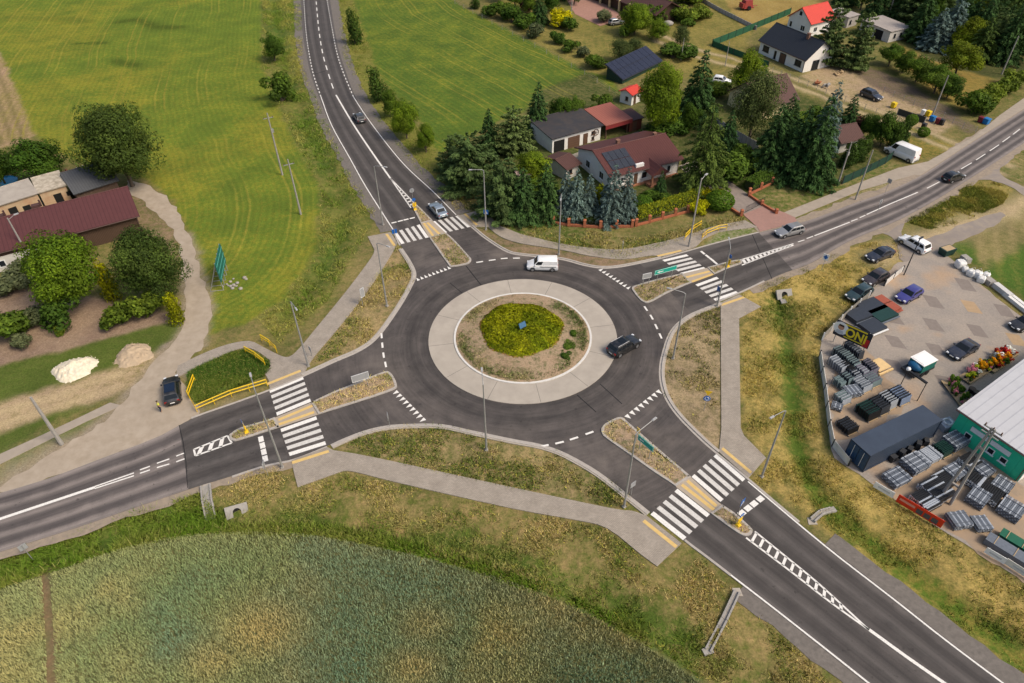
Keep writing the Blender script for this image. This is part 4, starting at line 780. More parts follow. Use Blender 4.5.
TREES = [
 ('oak', 117, 186, 16, 16.5, 'huge dark spreading tree behind the maroon barn at the meadow edge'),
 ('green', 32, 184, 9, 11.5, 'rounded dark green tree behind the old brick outbuilding'), ('green', -4, 186, 8, 9, 'half hidden tree cut by the left picture edge behind the outbuilding'),
 ('lime', 62, 303, 12, 12.4, 'bright yellow-green tree in front of the barn'), ('oak', 146, 300, 12, 11.8, 'dark rounded tree beside the bend of the gravel drive'),
 ('lbush', 116, 324, 3.4, 4.6, 'green shrub on brown soil between the yellow-green tree and the dark tree'), ('lbush', 147, 316, 4.2, 5, 'leafy green shrub under the dark tree by the drive'),
 ('ythuja', 174, 322, 5.0, 3.0, 'narrow yellow-green columnar bush beside the gravel drive'), ('bush', 58, 322, 4.6, 5.5, 'green bush below the yellow-green tree'),
 ('gbush', 36, 322, 3, 4, 'small greyish shrub on the brown garden soil'), ('bush', 3, 333, 5, 6.5, 'dark bush at the left picture edge on brown soil'), ('gbush', 21, 347, 2.4, 3, 'small sapling standing alone on the brown soil'),
 ('lbush', 60, 334, 1.8, 1.6, 'tiny sapling below the bush on the garden soil'), ('ythuja', 106, 298, 6.5, 3.2, 'pale green climber column between the two large garden trees'), ('gbush', 8, 290, 3.2, 6.5, 'greyish scrub against the white barn wall'),
 ('gbush', 22, 276, 3, 6, 'dull scrub beside the barn window'),
 ('green', 272, 61, 7, 6.4, 'dark roadside tree left of the north road, the farther of two'), ('bush', 278, 101, 6.3, 7, 'rounded green roadside tree left of the north road, the nearer of two'),
 ('thuja', 352, 44, 8.5, 4.6, 'narrow twin-topped roadside tree right of the north road, the farthest'), ('thuja', 376, 101, 7.5, 4.6, 'dark narrow roadside tree right of the north road, second from the far end'),
 ('green', 391, 117, 6.4, 5, 'dark green young roadside tree, third from the far end'), ('lime', 405, 138, 8, 6.8, 'bright green roadside tree beside the meadow, fourth from the far end'), ('lime', 425, 152, 5.8, 4.6, 'small bright roadside tree nearest the crossing pines'),
 ('pine', 470, 187, 9.5, 11, 'large bushy pine at the corner nearest the north crossing'), ('pine', 503, 214, 9.5, 9.5, 'broad pine behind the street lamp by the north crossing'), ('spruce', 523, 218, 9, 8, 'dark conifer right of the lamp pine'),
 ('spruce', 546, 216, 9.5, 7.5, 'dark conifer left of the blue spruces'), ('lime', 532, 180, 5.5, 8, 'bright green garden tree beside the small pink garden roof'), ('bush', 540, 196, 4.5, 6, 'green bush behind the small pink garden roof'),
 ('spruce', 489, 152, 8.5, 6, 'narrow spruce at the meadow edge behind the corner pine'), ('pine', 513, 152, 8.5, 8, 'bushy pine between the two meadow-edge spruces'), ('spruce', 538, 134, 10.5, 7, 'tall dark spruce behind the white garage'), ('pine', 455, 172, 7, 7, 'low pine at the far left of the garden corner'),
 ('green', 560, 126, 6.5, 5.5, 'small tree behind the black garage roof, left one'), ('green', 574, 123, 6, 5.5, 'small tree behind the black garage roof, right one'), ('bush', 601, 112, 4, 5, 'bush behind the terracotta carport'),
 ('blue', 566, 216, 8.2, 5.2, 'blue spruce in front of the maroon house, leftmost of the five'), ('blue', 577, 218, 8.6, 5.2, 'blue spruce, second from the left in front of the maroon house'), ('blue', 589, 217, 7.8, 4.8, 'blue spruce, third from the left in front of the maroon house'),
 ('blue', 613, 221, 9.8, 6.2, 'tallest blue spruce in front of the maroon house'), ('blue', 627, 219, 9.2, 4.8, 'blue spruce in front of the porch, rightmost of the five'), ('ythuja', 600, 214, 5.5, 3.2, 'golden thuja between the blue spruces'),
 ('ball', 643, 210, 2.6, 3.3, 'bright round clipped bush in the front garden'), ('spruce', 661, 196, 4.8, 3.2, 'small dark conifer beside the house porch'), ('bush', 668, 202, 1.8, 3.4, 'low green shrub beside the small garden conifer'), ('bush', 652, 199, 1.8, 3.4, 'low dark shrub beside the porch steps'),
 ('ball', 720, 208, 3.0, 4.6, 'large dark green clipped bush by the driveway gate'), ('ybush', 697, 213, 2.2, 3.8, 'bright yellow flowering bush outside the brick fence'), ('ybush', 706, 199, 2.2, 2.6, 'yellow shrub behind the brick fence near the gate'), ('ybush', 717, 196, 1.8, 2.6, 'yellowish shrub behind the large clipped bush'),
 ('larch', 706, 190, 15.5, 10, 'tall dark larch beside the garden drive'), ('lime', 660, 134, 14.5, 10.5, 'large bright green tree behind the maroon house'), ('spruce', 700, 120, 14, 10, 'big dark conifer behind the garden beyond the house'),
 ('green', 690, 132, 6, 5.5, 'small rounded tree left of the tall larch'), ('lime', 748, 102, 11, 8.5, 'green tree standing over the hidden maroon roof'), ('birch', 756, 143, 14.5, 11, 'drooping dark birch in the middle of the big garden'), ('lbush', 722, 95, 3.2, 6, 'light bush hiding part of the white car behind the larch'), ('bush', 672, 135, 3.4, 6, 'low bush at the foot of the bright green garden tree'), ('bush', 656, 137, 3, 6, 'low bush behind the red shed'),
 ('spruce', 728, 158, 9, 6.5, 'dark conifer right of the tall larch'), ('bush', 735, 182, 5.5, 7, 'dark bush behind the clipped hedge'), ('bush', 750, 172, 5, 7, 'dark bush by the grey panel fence'),
 ('spruce', 775, 172, 12.5, 10, 'broad dark spruce behind the clipped hedge'), ('spruce', 800, 178, 13, 10, 'dark spruce left of the tallest one by the pavement'), ('spruce', 819, 183, 15.5, 10, 'tallest dark green spruce near the pavement poles'),
 ('blue', 829, 152, 13, 7, 'blue spruce top rising behind the tallest dark spruce'), ('spruce', 789, 140, 9, 8, 'dark spruce behind the big garden, near the sandy track'), ('bush', 805, 128, 4.5, 7, 'bush row by the sandy track, left one'), ('bush', 818, 120, 3.5, 5.5, 'bush by the sandy track right of the satellite dish'),
 ('spruce', 850, 133, 7.5, 6, 'bluish conifer behind the brown garden roof'), ('rbush', 859, 133, 4.5, 5, 'dark red leaved bush behind the brown garden roof'), ('green', 886, 146, 6.8, 6.4, 'grey-green tree beside the big white van'), ('thuja', 904, 147, 6, 3.4, 'dark thuja above the white van, right one'), ('thuja', 897, 150, 5.6, 3.4, 'dark thuja above the white van, left one'),
 ('thuja', 866, 160, 5, 3.6, 'dark thuja in the hedge behind the green mesh fence, right one'), ('thuja', 858, 163, 5, 3.6, 'dark thuja in the hedge behind the green mesh fence, middle one'), ('thuja', 850, 168, 5, 3.6, 'dark thuja in the hedge behind the green mesh fence, left one'), ('green', 872, 140, 5.5, 6, 'bushy tree in the middle of the van garden'),
 ('ball', 912, 125, 2.2, 2.3, 'small round bush on the grass near the bins, farther one'), ('ball', 924, 136, 1.8, 2.2, 'small round bush on the grass near the bins, nearer one'),
 ('pine', 832, 64, 13.5, 8.5, 'tall dark pine beside the red-roofed house'), ('pine', 861, 68, 12, 7.5, 'tall dark pine in front of the grey block sheds'),
 ('green', 892, 66, 5.5, 6.5, 'leafy tree at the far end of the tree row by the dirt track'), ('green', 906, 73, 5.5, 6.5, 'leafy tree second in the row by the dirt track'), ('green', 920, 82, 6, 7, 'leafy tree third in the row by the dirt track'), ('green', 939, 93, 6.5, 9, 'broad leafy tree fourth in the row by the dirt track'), ('green', 951, 98, 5, 7, 'leafy tree at the near end of the row, by the utility pole'),
 ('walnut', 961, 76, 8, 10.5, 'light yellow-green tree standing alone before the dark wood'),
 ('bush', 978, 112, 6, 6.5, 'dark bush at the end of the roadside hedge by the bins'), ('lbush', 988, 107, 4, 5.5, 'light green hedge bush by the road, second from the bins'), ('lbush', 998, 100, 4, 5.5, 'light green hedge bush by the road, third from the bins'), ('lbush', 1008, 93, 4, 5.5, 'light green hedge bush by the road, fourth from the bins'), ('lbush', 1018, 86, 4, 5.5, 'light green hedge bush by the road at the right picture edge'),
 ('thuja', 475, 9, 3.6, 3, 'small upright shrub on the far verge of the right meadow'), ('bush', 489, 15, 4, 5.5, 'dark shrub at the left end of the far garden hedge'), ('bush', 502, 18, 4.5, 6.5, 'far garden hedge shrub, second from the left'), ('bush', 512, 22, 4.5, 6, 'far garden hedge shrub, third from the left'), ('bush', 523, 29, 4.5, 6, 'far garden hedge shrub, fourth from the left'), ('gbush', 536, 37, 4.2, 5, 'pale round shrub at the right end of the far garden hedge'),
 ('spruce', 540, 24, 9, 6, 'dark conifer in the far garden behind the hedge'), ('ybush', 561, 27, 4.5, 7, 'yellowish rounded shrub in the far garden'), ('green', 530, 14, 6, 6, 'dark tree in the far garden left of the conifer'), ('rbush', 527, 10, 4, 4, 'reddish leaved shrub in the far garden'), ('green', 515, 8, 6, 7, 'leafy tree at the back of the far garden hedge'), ('green', 552, 12, 6, 7, 'leafy tree behind the yellowish garden shrub'), ('bush', 570, 30, 3.5, 5, 'dark shrub below the yellowish garden shrub'),
 ('bush', 560, 43, 3.5, 4.4, 'round shrub on the slope above the right meadow, upper one'), ('bush', 572, 51, 3.2, 4.6, 'round shrub on the slope above the right meadow, middle one'), ('gbush', 584, 57, 3, 3.6, 'pale shrub on the slope above the right meadow'), ('bush', 597, 67, 4, 5.4, 'dark round shrub beside the solar shed'),
 ('gbush', 604, 22, 3.6, 5, 'grey shrub in front of the pink terrace'), ('birch', 620, 62, 5.5, 6.5, 'low grey-green tree behind the solar shed'), ('birch', 635, 58, 5, 5.5, 'small dark tree behind the solar panels'), ('lime', 636, 34, 8, 11, 'big bright green tree by the columned building'), ('lime', 658, 40, 5, 7, 'bright green bush right of the silver parked car tree'), ('bush', 626, 36, 4.5, 5, 'dark bush beside the silver parked car'), ('bush', 654, 23, 5, 6, 'dark bush at the corner of the columned building'),
 ('bush', 672, 20, 4, 6, 'bush on the rough lawn behind the columned building, left one'), ('lbush', 686, 22, 4.5, 8, 'bush on the rough lawn behind the columned building, middle one'), ('lbush', 700, 18, 4, 7, 'bush on the rough lawn behind the columned building, right one'), ('bush', 688, 27, 2.6, 4, 'small dark bush on the rough lawn'), ('birch', 681, 48, 5.5, 5, 'thin bare-stemmed tree by the sandy track'), ('bush', 674, 58, 3.4, 7, 'dark hedge bush behind the solar shed'), ('bush', 690, 58, 3.4, 6, 'dark hedge bush by the sandy track'), ('lbush', 665, 6, 4.5, 8, 'light bush at the top picture edge right of the columned building'), ('lbush', 690, 4, 4.5, 9, 'light bush at the top picture edge on the rough lawn'),
 ('blue', 955, 46, 12, 9.5, 'large blue spruce at the front edge of the dark wood'), ('blue', 939, 48, 9, 10, 'low broad blue-green spruce at the front edge of the dark wood'), ('walnut', 972, 54, 8.5, 9, 'yellow-green tree in the dark wood behind the lone tree'), ('walnut', 984, 24, 8, 9, 'bright tree at the back of the dark wood'), ('walnut', 922, 24, 9, 9, 'olive tree at the back of the dark wood above the block shed'),
]
for t in TREES: tree(*t)
# the dark wood: individual conifers
rr = random.Random(5); wood = [(905, 22), (918, 28), (926, 40), (985, 60), (1013, 62), (1024, 58), (975, 42), (990, 44), (1006, 46), (1020, 42), (965, 32), (930, 30), (910, 20), (945, 22), (1000, 28), (1016, 26), (880, 20), (897, 14), (935, 12), (958, 10), (975, 10), (1012, 8), (1030, 12), (866, 10), (850, 4), (1040, 50), (1045, 30), (920, 4), (1000, 2), (1040, 64), (985, 50), (1000, 56), (1014, 52)]
for k, (x, y) in enumerate(wood):
    kd = ('spruce', 'pine', 'spruce', 'larch', 'spruce', 'green')[k % 6]
    tree(kd, x, y, rr.uniform(9.5, 13.5), rr.uniform(7, 9.5), {'spruce': 'dark spruce in the wood filling the upper right corner', 'pine': 'bushy pine in the wood filling the upper right corner', 'larch': 'feathery dark larch in the wood filling the upper right corner', 'green': 'leafy dark tree among the conifers of the upper right wood'}[kd], 'trees of the upper right wood')
# far trees beyond the top edge of the picture
for k, (x, y) in enumerate([(500, 2), (520, -2), (545, -3), (560, -2), (575, 4), (596, -4), (700, -6), (720, -10)]):
    tree(('green', 'spruce')[k % 2], x, y, rr.uniform(7, 10), rr.uniform(6, 8), ('leafy' if k % 2 == 0 else 'dark conifer')+' tree cut by the top picture edge behind the far gardens', 'trees along the top picture edge')
# clipped hedges
def hedge(name, label, pts, w, h, c1, c2, n, seed, leaf=.16, z=0):
    r = np.random.default_rng(seed); P = resample(ats(pts), 60); P = np.array([[p.x, p.y] for p in P]); d = np.gradient(P, axis=0); d /= np.linalg.norm(d, axis=1)[:, None]; q = np.stack([-d[:, 1], d[:, 0]], 1)
    i = r.integers(0, 60, n); s = r.uniform(-1, 1, n); u = r.random(n); top = u > .45; off = np.where(top, s, np.sign(s))*w/2; zz = np.where(top, 1, r.random(n))*h
    j = r.normal(size=(n, 3))*.07; X = P[i]+d[i]*r.uniform(-.4, .4, (n, 1))+q[i]*off[:, None]
    hump = (fbm(X[:, 0], X[:, 1], .5, 3, seed)-.5)*h*.35
    Q = np.stack([X[:, 0], X[:, 1], np.maximum(.05, zz+hump*zz/h)+z], 1)+j
    nr = np.where(top[:, None], np.array([[0, 0, 1.]]), np.concatenate([q[i]*np.sign(s)[:, None], np.full((n, 1), .25)], 1)); nr = unit(nr+r.normal(size=(n, 3))*.4)
    t = r.random(n)[:, None]; c = (np.array(c1)*(1-t)+np.array(c2)*t)*r.uniform(.75, 1.25, (n, 1)); V, F, C = quadcloud(Q, nr, leaf*r.uniform(.6, 1.2, n), 1.1, c, r)
    core = MB(); strip(core, [Vector((a, b, 0)) for a, b in P], w*.86, z, z+h*.9, 0); o = core.obj(name, mat('hedge core', (.03, .045, .012), .95)); tag(o, label, 'hedge')
    link('foliage', npmesh(name+'_leaves', V, F, [LEAF], C), o); return o
hedge('clipped_hedge', 'dark green clipped hedge behind the brick fence right of the driveway', [(748, 190), (770, 180), (794, 169)], 1.9, 1.9, (.04, .075, .012), (.085, .13, .02), 5200, 3)
hedge('garden_hedge', 'yellow-green hedge behind the brick fence in front of the maroon house', [(637, 219), (655, 214), (675, 207), (694, 200)], 1.3, 1.7, (.06, .095, .014), (.26, .26, .025), 4200, 4)
hedge('laurel_hedge', 'low dark hedge in the garden behind the brick fence on the spruce side', [(555, 221), (590, 222), (632, 221)], 1.4, 1.1, (.025, .045, .012), (.06, .08, .02), 3000, 5)
# the shrub bed crowning the roundabout: one dome of juniper
r = np.random.default_rng(4); n = 15000; BC = at(521, 331.5); BC.z = .35
a = r.uniform(0, 2*PI, n); rad = np.sqrt(r.random(n)); edge = 5.45*(1+.03*np.sin(a*3+1)+.025*np.sin(a*7)); X = np.cos(a)*rad*edge; Y = np.sin(a)*rad*edge
hz = 1.15*(1-rad**3.2)+(fbm(X+50, Y+50, .9, 3, 2)-.5)*.75*(1-rad**6)+.05; Zz = np.maximum(hz-r.random(n)**2*.35, .02)
P = np.stack([X, Y, Zz], 1); nr = unit(np.stack([np.cos(a)*rad**3, np.sin(a)*rad**3, np.ones(n)*.8], 1)+r.normal(size=(n, 3))*.5)
pt = fbm(X+9, Y+30, .45, 3, 8); t = np.clip(sst(.35, .65, pt)*.7+r.random(n)*.4, 0, 1)[:, None]; c = (np.array((.115, .145, .011))*(1-t)+np.array((.265, .26, .022))*t)*r.uniform(.45, 1.4, (n, 1))
dk = np.exp(-(((X-2.6)/1.6)**2+((Y-3.2)/1.0)**2))[:, None]*.4; c = c*(1-dk)+np.array((.05, .07, .012))*dk; edg = (rad > .955)[:, None]; c = np.where(edg & (r.random((n, 1)) < .5), np.array((.30, .17, .07)), c)
V, F, C = quadcloud(P, nr, .17*r.uniform(.6, 1.3, n), 1.2, c, r)
bed = thing('juniper_bed', 'dome-shaped yellow-green juniper bed in the centre of the roundabout', 'shrub bed', BC); link('foliage', npmesh('juniper_leaves', V, F, [LEAF], C), bed)
mb = MB(); rg = [(0, .85), (2, .75), (3.6, .5), (4.8, .12), (5.2, -.1)]
for (r0, z0), (r1, z1) in zip(rg, rg[1:]):
    for k in range(32):
        a0, a1 = 2*PI*k/32, 2*PI*(k+1)/32; mb.quad((r1*math.cos(a0), r1*math.sin(a0), z1), (r1*math.cos(a1), r1*math.sin(a1), z1), (max(r0, .01)*math.cos(a1), max(r0, .01)*math.sin(a1), z0), (max(r0, .01)*math.cos(a0), max(r0, .01)*math.sin(a0), z0))
mb.obj('branches', mat('hedge core', (.03, .045, .012), .95), bed, 60)
for k, (x, y, w) in enumerate(((569, 345, 2.4), (565, 357, 1.8), (573, 336, 1.5))): tree('bush', x, y, .9, w, ('largest', 'lowest', 'topmost')[k]+' of three dark low shrubs right of the juniper bed on the roundabout')
# ---- crop and wild grass, too many to count
def blades(name, label, cat, P, h, w, cols, lean, r, tri=1):
    n = len(P); a = r.uniform(0, PI, n); dx = np.cos(a)*w/2; dy = np.sin(a)*w/2; z = gz(P[:, 0], P[:, 1])
    l = r.normal(size=(n, 2))*lean*h[:, None]
    V = np.stack([np.stack([P[:, 0]-dx, P[:, 1]-dy, z], 1), np.stack([P[:, 0]+dx, P[:, 1]+dy, z], 1), np.stack([P[:, 0]+l[:, 0], P[:, 1]+l[:, 1], z+h], 1)], 1).reshape(-1, 3)
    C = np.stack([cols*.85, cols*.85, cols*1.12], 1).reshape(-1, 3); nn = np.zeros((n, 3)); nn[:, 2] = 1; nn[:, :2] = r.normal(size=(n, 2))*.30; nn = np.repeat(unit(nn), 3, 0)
    o = link(name, npmesh(name, V, np.arange(3*n).reshape(n, 3), [GRASSM], C, nn)); return tag(o, label, cat, kind='stuff')
r = np.random.default_rng(12); wp = [(p.x, p.y) for p in WHEAT]; n = 620000
P = np.stack([r.uniform(-78, 24, n), r.uniform(15, 56, n)], 1); P = P[sdist(P[:, 0], P[:, 1], wp) > .25]; n = len(P)
g1 = fbm(P[:, 0], P[:, 1], .10, 4, 51); g2 = fbm(P[:, 0], P[:, 1], .42, 3, 52); tan = sst(.36, .95, g1*.8+g2*.2); grn = sst(.5, .7, fbm(P[:, 0], P[:, 1], .07, 3, 57))
for (tx, ty), R_, am in (((262, 630), 4.2, 1.0), ((215, 660), 3.0, .8), ((425, 625), 2.6, .7), ((415, 668), 2.6, .9), ((120, 660), 3, .35), ((60, 610), 3.5, .3)):
    c_ = at(tx, ty); tan = np.maximum(tan, am*np.exp(-(((P[:, 0]-c_.x)/R_)**2+((P[:, 1]-c_.y)/(R_*.75))**2)))
ed = np.exp(-sdist(P[:, 0], P[:, 1], wp)/2.2); tan = np.clip(tan*.8+ed*.30, 0, 1)[:, None]; grn = grn[:, None]
c = (np.array((.108, .140, .066))*(1-grn)+np.array((.078, .120, .074))*grn)*(1-tan)+np.array((.245, .190, .085))*tan; c = c*r.uniform(.74, 1.26, (n, 1))
tr = np.minimum(ldist(P[:, 0], P[:, 1], extend(ats([(46, 574), (50, 640), (52, 690)]), 0, 10)), 99); kp = tr > .33
tr2 = ldist(P[:, 0], P[:, 1], extend(ats([(72, 600), (78, 690)]), 0, 10)); kp &= (tr2 > .15) | (r.random(n) > .6)
P, c = P[kp], c[kp]; n = len(P)
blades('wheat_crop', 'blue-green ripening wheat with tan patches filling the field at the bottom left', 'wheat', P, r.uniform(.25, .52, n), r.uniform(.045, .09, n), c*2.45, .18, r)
def tufts(name, label, poly, n, c1, c2, c3, h, seed, dens=.45, w=.10):
    r = np.random.default_rng(seed); q = np.array(poly)[:, :2]; P = np.stack([r.uniform(q[:, 0].min(), q[:, 0].max(), n), r.uniform(q[:, 1].min(), q[:, 1].max(), n)], 1)
    s = sdist(P[:, 0], P[:, 1], [tuple(v) for v in q]); f = fbm(P[:, 0], P[:, 1], .30, 4, seed); P = P[(s > .15) & (f > dens+r.normal(size=n)*.06)]
    P = np.repeat(P, 7, 0)+r.normal(size=(len(P)*7, 2))*.20; P = P[sdist(P[:, 0], P[:, 1], [tuple(v) for v in q]) > .1]; m = len(P); f2 = fbm(P[:, 0], P[:, 1], .22, 3, seed+3)+r.normal(size=m)*.05; f3 = r.random(m)
    t = sst(.42, .6, f2)[:, None]; c = np.array(c1)*(1-t)+np.array(c2)*t; c = np.where((f3 < .12)[:, None], np.array(c3), c)*r.uniform(.65, 1.35, (m, 1))
    lf = np.exp(-np.minimum(ldist(P[:, 0], P[:, 1], D1), np.minimum(ldist(P[:, 0], P[:, 1], D2), ldist(P[:, 0], P[:, 1], D3)))/1.6)[:, None]*.8; c = c*(1-lf)+np.array((.075, .125, .018))*lf*r.uniform(.7, 1.3, (m, 1))
    hh = r.uniform(.4, 1, m)*h*(1+lf[:, 0]*.8)
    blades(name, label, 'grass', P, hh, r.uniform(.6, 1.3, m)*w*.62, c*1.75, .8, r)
dryc = (.33, .255, .12); grc = (.10, .125, .028); flw = (.34, .29, .07)
def zpoly(k): return Z[k][0]
tufts('verge_grass', 'rough lush grass between the wheat field and the main road', zpoly(11), 60000, (.085, .13, .018), (.14, .15, .035), (.24, .2, .08), .5, 61, .40, .11)
tufts('verge_grass', 'patchy dry grass between the lower footpath and the wheat field', zpoly(10), 36000, grc, dryc, flw, .28, 62, .50, .08)
tufts('dry_grass', 'tall golden dry grass beside the yard fence', zpoly(12), 42000, (.16, .16, .035), (.40, .29, .10), (.44, .34, .13), .28, 63, .50, .075)
tufts('verge_grass', 'weeds on the bare corner by the left footpath', zpoly(6), 7000, grc, dryc, flw, .3, 64, .50)
tufts('verge_grass', 'weeds on the bare strip above the lower footpath', zpoly(7), 8000, grc, dryc, flw, .3, 65, .48)
tufts('verge_grass', 'sparse weeds on the sandy corner right of the roundabout', zpoly(8), 5000, (.11, .12, .035), (.3, .24, .12), flw, .3, 66, .53)
tufts('verge_grass', 'rough ditch grass left of the north road', zpoly(3), 100000, (.09, .13, .02), (.22, .20, .055), (.34, .30, .11), .42, 67, .46, .09)
tufts('verge_grass', 'rough yellowish grass right of the north road', zpoly(4), 46000, (.11, .14, .022), (.22, .20, .055), (.32, .29, .1), .42, 68, .46, .09)
tufts('verge_grass', 'weedy grass between the upper footpath and the garden fence', zpoly(5), 14000, (.09, .12, .022), (.24, .2, .09), flw, .35, 69, .45)
tufts('verge_grass', 'lush grass inside the yellow railing by the gravel drive', zpoly(-2), 14000, (.038, .075, .012), (.07, .10, .018), (.2, .18, .06), .38, 70, .40)
tufts('verge_grass', 'dry grass island between the right road and the yard track', zpoly(14), 16000, (.13, .145, .03), (.28, .22, .07), flw, .28, 71, .50, .11)
tufts('island_weeds', 'weeds and dry tufts growing round the roundabout island', [(RC.x+8.5*math.cos(t), RC.y+8.5*math.sin(t)) for t in np.linspace(0, 6.2, 40)], 9000, (.08, .11, .03), (.30, .25, .13), (.14, .15, .05), .28, 72, .50)
isl_o = bpy.data.objects['island_weeds']; isl_o.location.z = .30
for k, (leg, q) in enumerate(ISL.items()):
    tufts('island_weeds', 'weeds on the '+{'SW': 'traffic island of the left road', 'NW': 'traffic island of the north road', 'NE': 'traffic island of the right road', 'SE': 'traffic island of the lower right road'}[leg], [(p.x, p.y) for p in ats(q)], 2200, (.11, .12, .035), (.30, .24, .12), flw, .28, 80+k, .42)
for o in list(bpy.data.objects):
    if o.name.startswith('island_weeds') and o is not isl_o:
        o.location.z = .16
        me = o.data; A = np.empty(len(me.vertices)*3, np.float32); me.vertices.foreach_get('co', A); A = A.reshape(-1, 3, 3); keep = np.ones(len(A), bool)
        for leg in CUT:
            zs = ZB[leg]; ax = (at(*zs[0][1])-at(*zs[0][0])).normalized(); m0 = (at(*zs[0][2])+at(*zs[1][0]))/2; m1 = (at(*zs[0][3])+at(*zs[1][1]))/2
            c_ = (m0+m1)/2; u_ = A[:, 0, 0]*ax.x+A[:, 0, 1]*ax.y; near = np.hypot(A[:, 0, 0]-c_.x, A[:, 0, 1]-c_.y) < 12
            keep &= ~(near & (u_ > m0.dot(ax)-.3) & (u_ < m1.dot(ax)+.3))
        k2 = np.repeat(keep, 3); cc = np.empty(len(me.vertices)*4, np.float32); me.attributes['col'].data.foreach_get('color', cc); cc = cc.reshape(-1, 4)[k2]
        nv = A.reshape(-1, 3)[k2]; o.data = npmesh('island_weeds', nv, np.arange(len(nv)).reshape(-1, 3), [GRASSM], cc[:, :3]*1.3, np.tile((0, 0, 1.), (len(nv), 1)))
# ================================================================== BUILDINGS
WHITE = mat('white render', (.74, .72, .68), .85, .10, 1.2, col2=(.66, .63, .58), bump=.1); OFFW = mat('aged white render', (.62, .59, .53), .9, .2, 1.2, bump=.2)
MAROON = striped('maroon roof sheet', (.095, .034, .029), (.066, .024, .021), 'x', .42, .8, .55); MAROON2 = striped('brown roof tiles', (.090, .044, .036), (.064, .031, .026), 'x', .35, .75, .6)
DARKR = striped('graphite roof', (.026, .030, .038), (.018, .020, .026), 'x', .5, .85, .5); REDR = striped('bright red roof', (.55, .055, .035), (.42, .035, .025), 'x', .4, .8, .5)
TERRA = striped('terracotta sheet', (.30, .105, .075), (.23, .075, .055), 'x', .5, .8, .6); BLACKR = mat('bitumen roof', (.035, .036, .042), .85, .3, .6, col2=(.065, .052, .045))
GLASSD = mat('dark window glass', (.018, .022, .028), .08, .2, 1); FRW = mat('white plastic frame', (.72, .72, .70), .5, .1, 3); FRB = mat('brown frame', (.12, .065, .04), .6, .2, 3); FRD = mat('anthracite frame', (.03, .032, .036), .5, .2, 3)
GARD = striped('brown garage door', (.13, .075, .05), (.09, .05, .035), 'z', .45, .85, .5); DARKIN = mat('painted interior shade', (.012, .012, .012), .9)  # DARKIN: near-black colour standing in for shade inside openings
CHIM = mat('chimney brick', (.25, .13, .09), .9, .3, 5); GUT = mat('gutter', (.10, .06, .05), .6, .2, 3); WOODD = striped('dark brown boards', (.085, .052, .034), (.05, .03, .02), 'x', .22, .85, .85)
def openings(root, ops, Lx, W, frame):
    for side, pos, z0, w, h, kind in ops:
        o = {'f': (Vector((pos, 0, 0)), Vector((1, 0, 0)), Vector((0, -1, 0))), 'b': (Vector((pos, W, 0)), Vector((-1, 0, 0)), Vector((0, 1, 0))), 'l': (Vector((0, pos, 0)), Vector((0, -1, 0)), Vector((-1, 0, 0))), 'r': (Vector((Lx, pos, 0)), Vector((0, 1, 0)), Vector((1, 0, 0)))}[side]
        c, u, n = o; up = Vector((0, 0, 1))
        def slabq(u0, u1, a, b, t0, t1):
            mb = MB(); q = [c+u*u0+up*a, c+u*u1+up*a, c+u*u1+up*b, c+u*u0+up*b]; mb.add([v+n*t0 for v in q]+[v+n*t1 for v in q], [(4, 5, 6, 7), (0, 1, 5, 4), (1, 2, 6, 5), (2, 3, 7, 6), (3, 0, 4, 7)]); return mb
        if kind == 'window':
            f = slabq(-w/2, w/2, z0, z0+h, -.02, .045).obj('window', frame, root); g = MB()
            m = .09; nn = 2 if w > 1.1 else 1; pw = (w-m*(nn+1))/nn
            for k in range(nn):
                s = slabq(-w/2+m+k*(pw+m), -w/2+m+k*(pw+m)+pw, z0+m, z0+h-m, .03, .055); g.add(s.V, s.F)
            g.obj('pane', GLASSD, f)
            slabq(-w/2-.1, w/2+.1, z0-.08, z0, -.02, .14).obj('sill', frame, f)
        elif kind == 'door':
            f = slabq(-w/2, w/2, z0, z0+h, -.02, .05).obj('door', frame, root); slabq(-w/2+.12, w/2-.12, z0+.02, z0+h-.12, .04, .062).obj('door_leaf', FRB, f)
        elif kind == 'garage': slabq(-w/2, w/2, z0, z0+h, -.02, .04).obj('garage_door', GARD, root)
        else: slabq(-w/2, w/2, z0, z0+h, -.02, .02).obj('bay_shade_slab', DARKIN, root)  # no real opening: near-black slab paints the shade inside the bay
